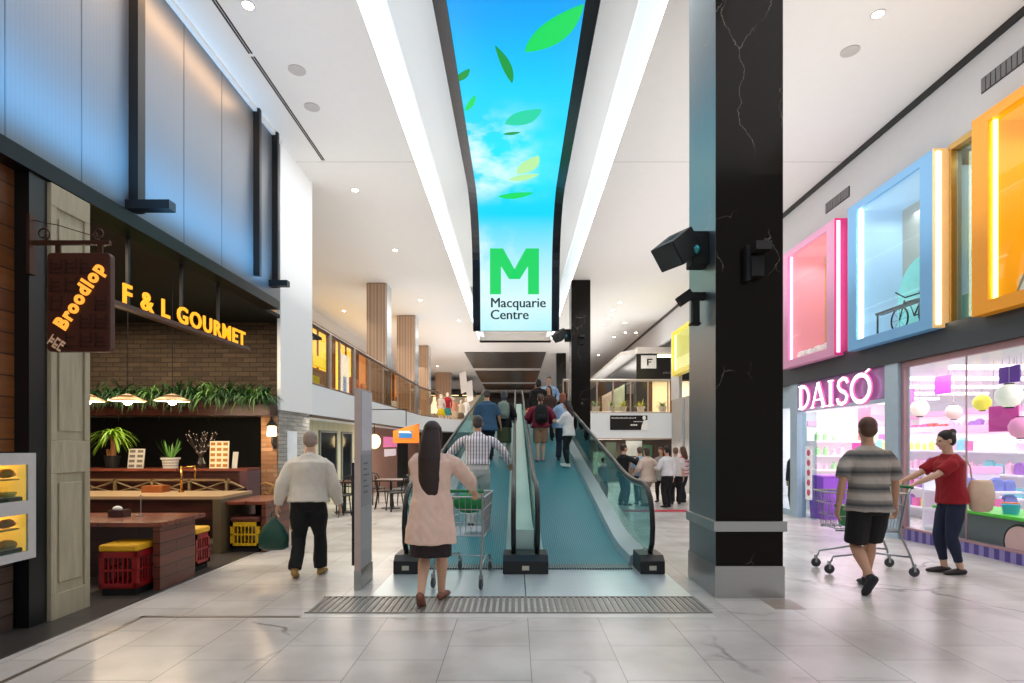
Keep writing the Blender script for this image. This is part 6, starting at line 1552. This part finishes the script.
# ------------------------------------------------------------------ shopping trolleys
def trolley(lab, loc, rz, green=True):
    """handle at local y=0, basket towards +y"""
    t = thing('shopping_trolley', lab, 'shopping trolley', loc, R(rz)); ch = mat('trolley chrome', '#a9aeb2', .3, .9); mb = MB()
    def bx(y, z): return .23 + .03 * (z - .55) / .4 - .05 * (y - .1) / .75
    P4 = lambda y, z: [(-bx(y, z), y, z), (bx(y, z), y, z)]
    for z in (.52, .66, .80, .93):
        y0, y1 = .12 - (z - .52) * .15, .78 + (z - .52) * .18
        mb.tube([(-bx(y0, z), y0, z), (-bx(y1, z), y1, z), (bx(y1, z), y1, z), (bx(y0, z), y0, z)], .006 if z < .9 else .011, 5, closed=True)
    for i in range(12):
        f = i / 11
        for s in (-1, 1):
            yl, yh = lerp(.12, .78, f), lerp(.06, .85, f); mb.tube([(s * bx(yl, .52), yl, .52), (s * bx(yh, .93), yh, .93)], .0035, 4)
        yl = lerp(.12, .78, f); mb.tube([(-bx(yl, .52), yl, .52), (bx(yl, .52), yl, .52)], .0035, 4)
    for i in range(9):
        f = i / 8
        for y0, y1 in ((.12, .06), (.78, .85)):
            mb.tube([(lerp(-1, 1, f) * bx(y0, .52), y0, .52), (lerp(-1, 1, f) * bx(y1, .93), y1, .93)], .0035, 4)
    mb.build('basket', ch, t)
    mb = MB()
    for s in (-1, 1):
        mb.tube([(s * .25, .0, 1.0), (s * .25, .05, .9), (s * .24, .12, .5), (s * .24, .0, .22), (s * .25, -.02, .14)], .013, 6)
        mb.tube([(s * .24, .0, .22), (s * .22, .4, .26), (s * .18, .8, .2), (s * .18, .82, .14)], .012, 6)
        mb.tube([(s * .24, .12, .5), (s * .19, .78, .5)], .010, 6)
    mb.tube([(-.22, .4, .26), (.22, .4, .26)], .008, 6)
    mb.build('frame', ch, t, smooth=True)
    MB().tube([(-.27, 0, 1.0), (.27, 0, 1.0)], .017, 10).build('handle', mat('trolley handle green', '#1c7a44', .4), t, smooth=True)
    for x, y in ((-.25, -.03), (.25, -.03), (-.18, .84), (.18, .84)):
        w_ = MB().lathe([(0, -.014), (.05, -.014), (.055, -.008), (.055, .008), (.05, .014), (0, .014)], (x, y, .058), 14, Matrix.Rotation(PI / 2, 3, 'Y')).build('wheel', mat('trolley wheel', '#3a3c40', .5), t)
        MB().box(x - .02, x + .02, y - .012, y + .012, .06, .15).build('fork', ch, w_)
    return t
def w2(root, p):                                       # local point of a person to the world
    return Matrix.Translation(root.location) @ Matrix.Rotation(root.rotation_euler.z, 4, 'Z') @ Vector(p)

denim, blk = cloth('dark navy', '#1d2536'), cloth('black', '#121215')
white_c, shoe_b, shoe_w = cloth('white', '#e8e6e4'), mat('shoe black', '#15151a', .5), mat('shoe white', '#e2dfda', .5)
SK1, SK2, SK3 = '#c8977a', '#d8ab90', '#a9744f'
# 1 old man in cream sweater
O = dict(skin=SK2, hair='short', haircol='#a08c7e', vox=.0085, build=1.18, seed=2, bottom=('trousers', blk, .012, .99), shoe=('shoe', mat('tan shoe', '#b08a4a', .6)),
         top=dict(m=cloth('cream sweater', '#e9e0cf'), sleeve=1.0, hem=.515, loose=.024, name='sweater', wr=.009, collar=True, flare=.004))
P = dict(lean=7, rf=(.07, .05, 0), lf=(-.07, -.09, .02), lpitch=18, lh=(-.2, .0, .50), rh=(.20, .03, .49), nod=4)
om_ = person('elderly man seen from behind in cream sweater and black trousers carrying a green bag', (-2.34, 6.32, 0), 8, 1.64, O, P)
hw = w2(om_, P['wri'][-1])
t = thing('shopping_bag', 'dark green drooping shopping bag held by the man in the cream sweater', 'bag', (hw.x - .05, hw.y, hw.z - .50))
MB().loft([[Vector((a * math.cos(q), b * math.sin(q), z)) for q in (2 * PI * i / 16 for i in range(16))] for z, a, b in ((0, .12, .05), (.03, .17, .085), (.15, .17, .09), (.27, .11, .06), (.33, .05, .03), (.36, .03, .02))]).build('body', cloth('green bag', '#17493c', rough=.5), t, smooth=True)
MB().tube([(-.03, 0, .34), (-.02, 0, .41), (.0, 0, .425), (.03, 0, .41), (.03, 0, .34)], .007, 6).build('handle', cloth('green bag', '#17493c'), t, smooth=True)
# 2 woman in beige coat with a trolley
O = dict(fem=True, skin=SK2, hair='long', haircol='#2e1a14', hairlen=.27, vox=.0085, seed=4, build=1.04, bottom=('skirt', cloth('dark skirt', '#2b2022'), .0, .27), shoe=('bare', mat('tan flat shoe', '#8a5a48', .5)),
         top=dict(m=cloth('beige coat', '#efccb9'), sleeve=.88, hem=.34, flare=.016, loose=.022, name='coat', wr=.010))
P = dict(lean=3, rf=(.035, .09, 0), lf=(-.03, -.10, .035), lpitch=38, rh=(.19, .235, .615), lh=(-.10, .265, .615), rp=(0, 0, -1), lp=(0, 0, -1), rc=38, lc=38, re=(1, -.5, -.5), le=(-1, -.6, -.5), nod=3, yaw=-6)
wb_ = person('woman seen from behind with long dark hair and beige knee length coat, pushing a trolley', (-.79, 5.22, .006), -6, 1.70, O, P)
a, b = w2(wb_, P['wri'][1]), w2(wb_, P['wri'][-1])
trolley('chrome shopping trolley pushed by the woman in the beige coat', (-.60, 5.76, .006), -8)
o = MB().ell((0, 0, 0), (.17, .12, .11)).build('green_bag', cloth('leaf green', '#1f8a4c'), smooth=True); o.location = (-.50, 5.98, .86); tag(o, 'green bag lying in the trolley of the woman in beige', 'bag')
def wk(P):
    for f, p_, d in (('lf', 'lpitch', (-.055, -.02, 0)), ('rf', 'rpitch', (.055, .02, 0))):
        a = P.get(f, d); P[f] = (a[0], a[1], a[2] + a[1] * .176); P.setdefault(p_, -10)
    return P
# 3 man in checked shirt
def checkmat():
    m = bpy.data.materials.new('checked shirt'); m.use_nodes = True; n, l = m.node_tree.nodes, m.node_tree.links; b = n['Principled BSDF']; b.inputs['Roughness'].default_value = .85
    tc = n.new('ShaderNodeTexCoord'); sp = n.new('ShaderNodeSeparateXYZ'); l.new(tc.outputs['Object'], sp.inputs[0]); outs = []
    for ax, per, st in ((0, .045, [(0, '#f2eef0'), (.62, '#7a4a66'), (.82, '#38406a'), (.9, '#f2eef0')]), (2, .06, [(0, '#ffffff'), (.7, '#c8b0c0'), (.9, '#ffffff')])):
        a = n.new('ShaderNodeMath'); a.operation = 'MULTIPLY_ADD'; a.inputs[1].default_value = 1 / per; a.inputs[2].default_value = 30; l.new(sp.outputs[ax], a.inputs[0])
        f = n.new('ShaderNodeMath'); f.operation = 'FRACT'; l.new(a.outputs[0], f.inputs[0]); r = ramp(n, st, 'CONSTANT'); l.new(f.outputs[0], r.inputs[0]); outs.append(r.outputs[0])
    mx = n.new('ShaderNodeMix'); mx.data_type = 'RGBA'; mx.blend_type = 'MULTIPLY'; mx.inputs[0].default_value = .4; l.new(outs[0], mx.inputs[6]); l.new(outs[1], mx.inputs[7]); l.new(mx.outputs[2], b.inputs['Base Color']); return m
Hm = 1.74; z0 = zb(8.75) + .006
O = dict(skin=SK1, hair='short', haircol='#4a423e', vox=.009, seed=6, build=1.06, bottom=('trousers', cloth('pale trousers', '#d6d2cf'), .010, .99), shoe=('shoe', mat('shoe brown', '#3a2a2a', .5)), belt=mat('belt black', '#141212', .5),
         top=dict(m=checkmat(), sleeve=1.0, hem=.565, loose=.018, wr=.007, collar=True))
P = dict(lean=4, rf=(.055, .10, .0), lf=(-.055, -.05, 0), rel=False, rh=(.49, .25, .98), lh=(-.56, .27, .99), rd=(0, .6, 0), ld=(0, .6, 0), rp=(0, 0, -1), lp=(0, 0, -1), rc=30, lc=30, re=(1, -.3, -.3), le=(-1, -.3, -.3))
cs = person('man seen from behind in checked shirt and pale trousers, arms out to both handrails', (-.60, 8.75, z0), 0, Hm, O, wk(P))
# 4, 5 people higher on the same walkway
vf = .013
O = dict(skin=SK1, hair='short', haircol='#4a4440', vox=vf, seed=7, build=1.22, bottom=('trousers', denim, .012), shoe=('shoe', shoe_b), top=dict(m=cloth('slate blue shirt', '#35597a'), sleeve=.5, hem=.42, loose=.024, flare=.01))
person('broad person in slate blue shirt, ahead of the man in the checked shirt', (-.72, 13.8, zb(13.8) + .006), 4, 1.74, O, wk(dict(lh=(-.2, .06, .5), rh=(.2, .06, .5))))
O = dict(fem=True, skin=SK2, hair='bob', haircol='#3a4248', vox=vf, seed=8, bottom=('skirt', cloth('olive skirt', '#55583f'), 0, .22), shoe=('shoe', shoe_w), top=dict(m=cloth('black jacket', '#17191c'), sleeve=1, hem=.45, loose=.022))
Pb = dict(lh=(-.15, .08, .52), rh=(.15, .08, .52))
bp = person('person in black jacket and olive skirt wearing a grey green backpack on the walkway', (-.30, 14.2, zb(14.2) + .006), -4, 1.68, O, wk(Pb))
def backpack(root, H, m, lab, yoff=-.17, k=1.0):
    p = w2(root, (0, yoff, .70 * H)); t = thing('backpack', lab, 'backpack', p, root.rotation_euler.z)
    MB().loft([[Vector((a * k * math.copysign(abs(math.cos(q)) ** .6, math.cos(q)), b * k * math.copysign(abs(math.sin(q)) ** .6, math.sin(q)), z * k)) for q in (2 * PI * i / 20 for i in range(20))] for z, a, b in ((-.22, .11, .05), (-.2, .14, .08), (-.05, .155, .095), (.1, .15, .085), (.18, .12, .06), (.21, .05, .03))]).build('body', m, t, smooth=True)
    MB().tube([(-.06, .03, .2 * k), (0, .03, .24 * k), (.06, .03, .2 * k)], .008, 6).build('handle', m, t)
    MB().loft([[Vector((a * k * math.cos(q), -.085 * k + b * k * math.sin(q), z * k)) for q in (2 * PI * i / 16 for i in range(16))] for z, a, b in ((-.16, .09, .01), (-.15, .10, .03), (-.04, .10, .035), (-.03, .09, .01))]).build('pocket', m, t, smooth=True)
backpack(bp, 1.68, cloth('sage pack', '#7d9088'), 'grey green backpack on the person in black jacket and olive skirt', -.215)
# 6 burgundy woman
O = dict(fem=True, skin=SK2, hair='tail', haircol='#4a3226', vox=vf, seed=9, bottom=('shorts', cloth('tan shorts', '#b08466'), .002), shoe=('shoe', mat('pink shoe', '#d8a4a4', .5)), top=dict(m=cloth('burgundy top', '#7a1c34'), sleeve=.9, hem=.5, loose=.04, flare=.008))
bw = person('woman in burgundy top and short skirt length shorts with black backpack on the walkway', (.60, 13.7, zb(13.7) + .006), 2, 1.64, O, wk(dict(rf=(.04, .02, 0), lf=(-.04, -.02, 0), lh=(-.15, .12, .56), rh=(.15, .12, .56), re=(1, -1, 0), le=(-1, -1, 0))))
backpack(bw, 1.64, cloth('black', '#121215'), 'black backpack with grey edge on the woman in burgundy', -.24, 1.05)
# 7 woman in white jacket
O = dict(fem=True, skin=SK2, hair='long', haircol='#2a1814', hairlen=.12, vox=vf, seed=10, face=True, bottom=('leggings', blk), shoe=('shoe', shoe_w), top=dict(m=white_c, sleeve=1, hem=.47, loose=.022))
person('woman in white jacket and black leggings with folded arms standing sideways on the walkway', (1.22, 13.0, zb(13.0) + .006), 62, 1.56, O, wk(dict(rf=(.06, .05, 0), lf=(-.06, -.02, 0), lh=(.05, .16, .70), rh=(-.06, .17, .69), re=(1, -.3, -.6), le=(-1, -.3, -.6), lp=(0, -1, 0), rp=(0, -1, 0), nod=12)))
O = dict(fem=True, skin=SK2, hair='bob', haircol='#8a4a34', vox=vf, seed=11, bottom=('trousers', denim), shoe=('shoe', shoe_b), top=dict(m=cloth('light blue shirt', '#9fbfe4'), sleeve=1, hem=.48, loose=.02))
person('person with reddish hair in light blue shirt standing behind the woman in white jacket', (1.14, 13.75, zb(13.75) + .006), -15, 1.66, O, wk(dict()))
# 8 upper end of the walkway
O = dict(skin=SK2, hair='short', haircol='#5a4638', vox=.016, seed=12, face=True, bottom=('trousers', blk), shoe=('shoe', shoe_b), top=dict(m=cloth('pale blue shirt', '#a6c6ea'), sleeve=1, hem=.5, loose=.022))
person('tall man in pale blue shirt facing the camera near the top of the walkway', (1.10, 18.6, zb(18.6) + .006), 172, 1.78, O, wk(dict(lh=(-.16, .1, .55), rh=(.16, .1, .55))))
O = dict(fem=True, skin=SK1, hair='long', haircol='#2c1c16', hairlen=.08, vox=.016, seed=13, face=True, bottom=('trousers', blk), shoe=('shoe', shoe_b), top=dict(m=cloth('dark floral', '#4a342c'), sleeve=.6, hem=.47, loose=.02))
person('dark haired woman in brown patterned top in front of the tall man in pale blue', (.98, 16.6, zb(16.6) + .006), 160, 1.62, O, wk(dict()))
O = dict(skin=SK3, hair='bob', haircol='#0f0d0d', vox=.016, seed=14, bottom=('trousers', blk), shoe=('shoe', shoe_b), top=dict(m=cloth('black hoodie', '#17171a'), sleeve=1, hem=.46, loose=.03))
person('person all in black near the walkway top, beside the man in pale blue', (.72, 18.0, zb(18.0) + .006), 10, 1.74, O, wk(dict()))
# 9 group under the slab on the right
def gp(lab, px, Y, rz, H, O, P=None):
    O.setdefault('vox', vf); O.setdefault('shoe', ('shoe', shoe_b))
    return person(lab, ((px - CX) * Y / F, Y, fz(Y)), rz, H, O, P or dict())
gp('man in black jacket standing beyond the glass balustrade, looking sideways', 623, 15.2, -70, 1.66, dict(skin=SK2, hair='short', haircol='#3a2a22', face=True, seed=15, bottom=('trousers', denim), top=dict(m=cloth('black jacket', '#17191c'), sleeve=1, hem=.47, loose=.026)), dict(rh=(.1, .2, .78), lh=(-.14, .1, .55)))
gp('woman in loose beige top walking behind the glass balustrade', 647, 14.95, 30, 1.58, dict(fem=True, skin=SK2, hair='bob', haircol='#4a3a30', seed=16, build=1.15, bottom=('trousers', cloth('beige trousers', '#b8a48e')), top=dict(m=cloth('loose beige top', '#d8c4b4'), sleeve=.8, hem=.42, flare=.02, loose=.03)), dict(lh=(-.2, .1, .56), rh=(.2, .05, .56)))
gp('man in light blue shirt partly hidden behind the woman in loose beige top', 640, 15.6, 10, 1.6, dict(skin=SK2, hair='short', haircol='#6a5648', seed=17, bottom=('trousers', denim), top=dict(m=cloth('sky shirt', '#a9cbe6'), sleeve=.5, hem=.5, loose=.022)))
gp('woman with auburn hair in grey dress between beige woman and white shirted woman', 661, 16.4, 150, 1.6, dict(fem=True, skin=SK2, hair='long', hairlen=.08, haircol='#6a3a26', face=True, seed=18, bottom=('leggings', blk), top=dict(m=cloth('grey dress', '#a8a29c'), sleeve=.5, hem=.4, loose=.02)))
gp('woman in white shirt and black trousers with dark ponytail, standing on the red mat side', 667.5, 14.6, 25, 1.60, dict(fem=True, skin=SK2, hair='tail', haircol='#1a1414', seed=19, bottom=('trousers', blk), top=dict(m=white_c, sleeve=1, hem=.52, loose=.02)), dict(lh=(-.12, .16, .64), rf=(.06, .03, 0), lf=(-.06, -.03, 0)))
gp('person in white top and dark trousers behind the woman in white shirt', 675.5, 15.5, -20, 1.58, dict(skin=SK2, hair='short', haircol='#7a5a44', seed=20, bottom=('trousers', blk), top=dict(m=cloth('off white top', '#e2dad4'), sleeve=.5, hem=.5, loose=.022)))
gp('person in pink patterned top half hidden by the big marble column', 683.5, 16.2, 40, 1.62, dict(fem=True, skin=SK2, hair='long', hairlen=.1, haircol='#5a3a2a', seed=21, bottom=('trousers', denim), top=dict(m=stripemat('pink pattern', [(0, '#e8d8dc'), (.4, '#c85a6a'), (.7, '#e8d8dc')], 'Z', .12, .8, warp=.15), sleeve=.6, hem=.48, loose=.022)))
gp('child in grey jacket behind the glass beside the far black column', 603, 16.5, -60, 1.30, dict(skin=SK2, hair='short', haircol='#4a3a32', seed=22, bottom=('trousers', denim), shoe=('shoe', shoe_w), top=dict(m=cloth('grey jacket', '#8a8a90'), sleeve=1, hem=.47, loose=.026)))
# 10 man in striped tee
tee = stripemat('striped tee', [(0, '#b0a69b'), (.26, '#716d69'), (.36, '#45484a'), (.62, '#857e77'), (.74, '#b5aba1')], 'Z', .165, .85, warp=.015, interp='EASE')
O = dict(skin=SK1, hair='short', haircol='#5a3c2c', vox=.0085, seed=23, build=1.02, bottom=('shorts', blk), shoe=('shoe', mat('sneaker black', '#1a1c22', .6)),
         top=dict(m=tee, sleeve=.46, hem=.47, loose=.022, name='t_shirt', wr=.010, flare=.008))
P = dict(lean=2, rf=(.035, .10, 0), lf=(-.06, -.14, .06), lpitch=50, lh=(-.18, -.03, .50), rh=(.18, .07, .49), lc=30, rc=30, drop=.012)
person('man seen from behind in grey striped tee and black shorts walking towards the bright shop', (3.58, 5.68, 0), -6, 1.77, O, P)
# 11 woman in red pushing a trolley
O = dict(fem=True, skin=SK2, hair='bun', haircol='#1c1212', vox=.0085, seed=24, face=True, bottom=('leggings', cloth('navy leggings', '#1e2740'), .01, .80), shoe=('bare', mat('dark sandal', '#2a2020', .5)),
         top=dict(m=cloth('red tee', '#9c1420'), sleeve=.42, hem=.50, loose=.024, name='t_shirt', wr=.008))
P = dict(lean=4, rf=(.03, .03, 0), lf=(-.04, -.03, 0), rel=False, rh=(.14, .50, 1.02), lh=(-.14, .50, 1.02), rp=(0, 0, -1), lp=(0, 0, -1), rc=38, lc=38, re=(.4, -.4, -1), le=(-.4, -.4, -1), nod=6, yaw=-4)
rw = person('woman in red tee and navy leggings with dark bun pushing a trolley past the shop', (5.02, 6.45, 0), 84, 1.65, O, P)
trolley('chrome shopping trolley with green handle pushed by the woman in red', (4.44, 6.50, .002), 84)
t = thing('shopping_bag', 'pale beige shopping bag hanging behind the woman in red', 'bag', (5.28, 6.36, .72))
MB().loft([[Vector((a * math.cos(q), b * math.sin(q), z)) for q in (2 * PI * i / 16 for i in range(16))] for z, a, b in ((0, .08, .05), (.03, .12, .08), (.2, .15, .09), (.33, .13, .06), (.36, .11, .04))]).build('body', cloth('beige bag', '#e2c4a8', rough=.6), t, smooth=True)
MB().tube([(-.1, 0, .34), (-.12, 0, .5), (-.16, .02, .62), (-.18, .03, .64)], .008, 6).build('strap', cloth('beige bag', '#e2c4a8'), t)
o = MB().loft([[Vector((x * s_, y * s_, z)) for x, y in ((-.2, -.16), (.2, -.16), (.2, .16), (-.2, .16))] for z, s_ in ((0, .85), (.2, 1), (.22, 1.05), (.24, 1.05))]).build('green_tub', mat('tub green', '#128a4a', .4)); o.location = (4.02, 6.54, .53); tag(o, 'green plastic tub inside the trolley of the woman in red', 'tub')

O = dict(fem=True, skin=SK2, hair='long', hairlen=.12, haircol='#1a1212', vox=vf, seed=25, bottom=('trousers', blk), shoe=('shoe', shoe_b), top=dict(m=cloth('charcoal coat', '#2c2226'), sleeve=1, hem=.42, loose=.024))
sp_ = person('shopper in dark coat inside the narrow shop window next to the marble column', (6.62, 13.25, -.160), 20, 1.6, O, dict())
q = w2(sp_, (-.05, -.24, .72)); o = MB().loft([[Vector((a * math.cos(u), b * math.sin(u), z)) for u in (2 * PI * i / 14 for i in range(14))] for z, a, b in ((0, .1, .05), (.04, .14, .07), (.2, .13, .06), (.24, .06, .03))]).build('shoulder_bag', cloth('yellow bag', '#e0b020'), smooth=True); o.location = q
tag(o, 'yellow shoulder bag of the shopper in dark coat behind the narrow window', 'bag')
# ------------------------------------------------------------------ camera, world, lamps
cd = bpy.data.cameras.new('camera'); cam = bpy.data.objects.new('camera', cd); COL.objects.link(cam)
cd.sensor_width = 36; cd.lens = F / 1024 * 36; cd.shift_x = -(CX - 512) / 1024; cd.shift_y = (HY - 341.5) / 1024
cd.clip_start = .05; cd.clip_end = 200
cam.location = (0, 0, HC); cam.rotation_euler = (PI / 2, 0, 0); SC.camera = cam
w = bpy.data.worlds.new('world'); SC.world = w; w.use_nodes = True
bg = w.node_tree.nodes['Background']; bg.inputs[0].default_value = (1, .99, .985, 1); bg.inputs[1].default_value = .5
SC.view_settings.view_transform = 'Standard'; SC.view_settings.look = 'None'; SC.view_settings.exposure = 0

for n_, x, y, sx, sy, e in (('a', -2.9, 7, 1.2, 14, 100), ('b', 3.6, 7, 2.2, 14, 150), ('c', -2.9, 22, 1.2, 12, 80), ('d', 4, 20, 2.2, 10, 120), ('e', -1, 42, 4, 22, 350)):
    area('ceiling_lamp_' + n_, (x, y, CEIL - .03), (sx, sy), e, (1, .985, .975))
for n_, x, y, sx, sy, e in (('a', -2.6, 9, 1.5, 16, 140), ('b', 3.8, 9, 3, 16, 215), ('c', -3.0, 26, 3, 16, 200), ('d', 4, 26, 3, 16, 200)):
    area('added_uplight_' + n_, (x, y, 4.1), (sx, sy), e, (1, .985, .975), (PI, 0, 0))  # added fill in mid-air to brighten the ceiling, no fittings there
area('cafe_fill', (-3.5, 16, 2.0), (1.6, 10), 150, (1, .92, .8)); area('ground_lamp', (4.2, 20, 1.64 + .0), (3, 4), 90, (1, .93, .85)); area('ground_fill_b', (4.2, 25.5, 1.6), (4, 4), 200, (1, .93, .85))  # added fills, brighten the dark areas by the slabs
area('upper_right_fill', (4.0, 26, 5.3), (1.5, 6), 160, (1, .93, .85)); area('black_shop_lamp', (7, 23.6, 4.2), (3, .6), 40, (1, .9, .75)); area('upper_left_lamp', (-6, 26, 5.6), (2, 24), 300, (1, .88, .7)); area('far_lamp', (-4, 40, 5.0), (5, 8), 120, (1, .92, .8))  # the upper right light is an added fill for behind the railing
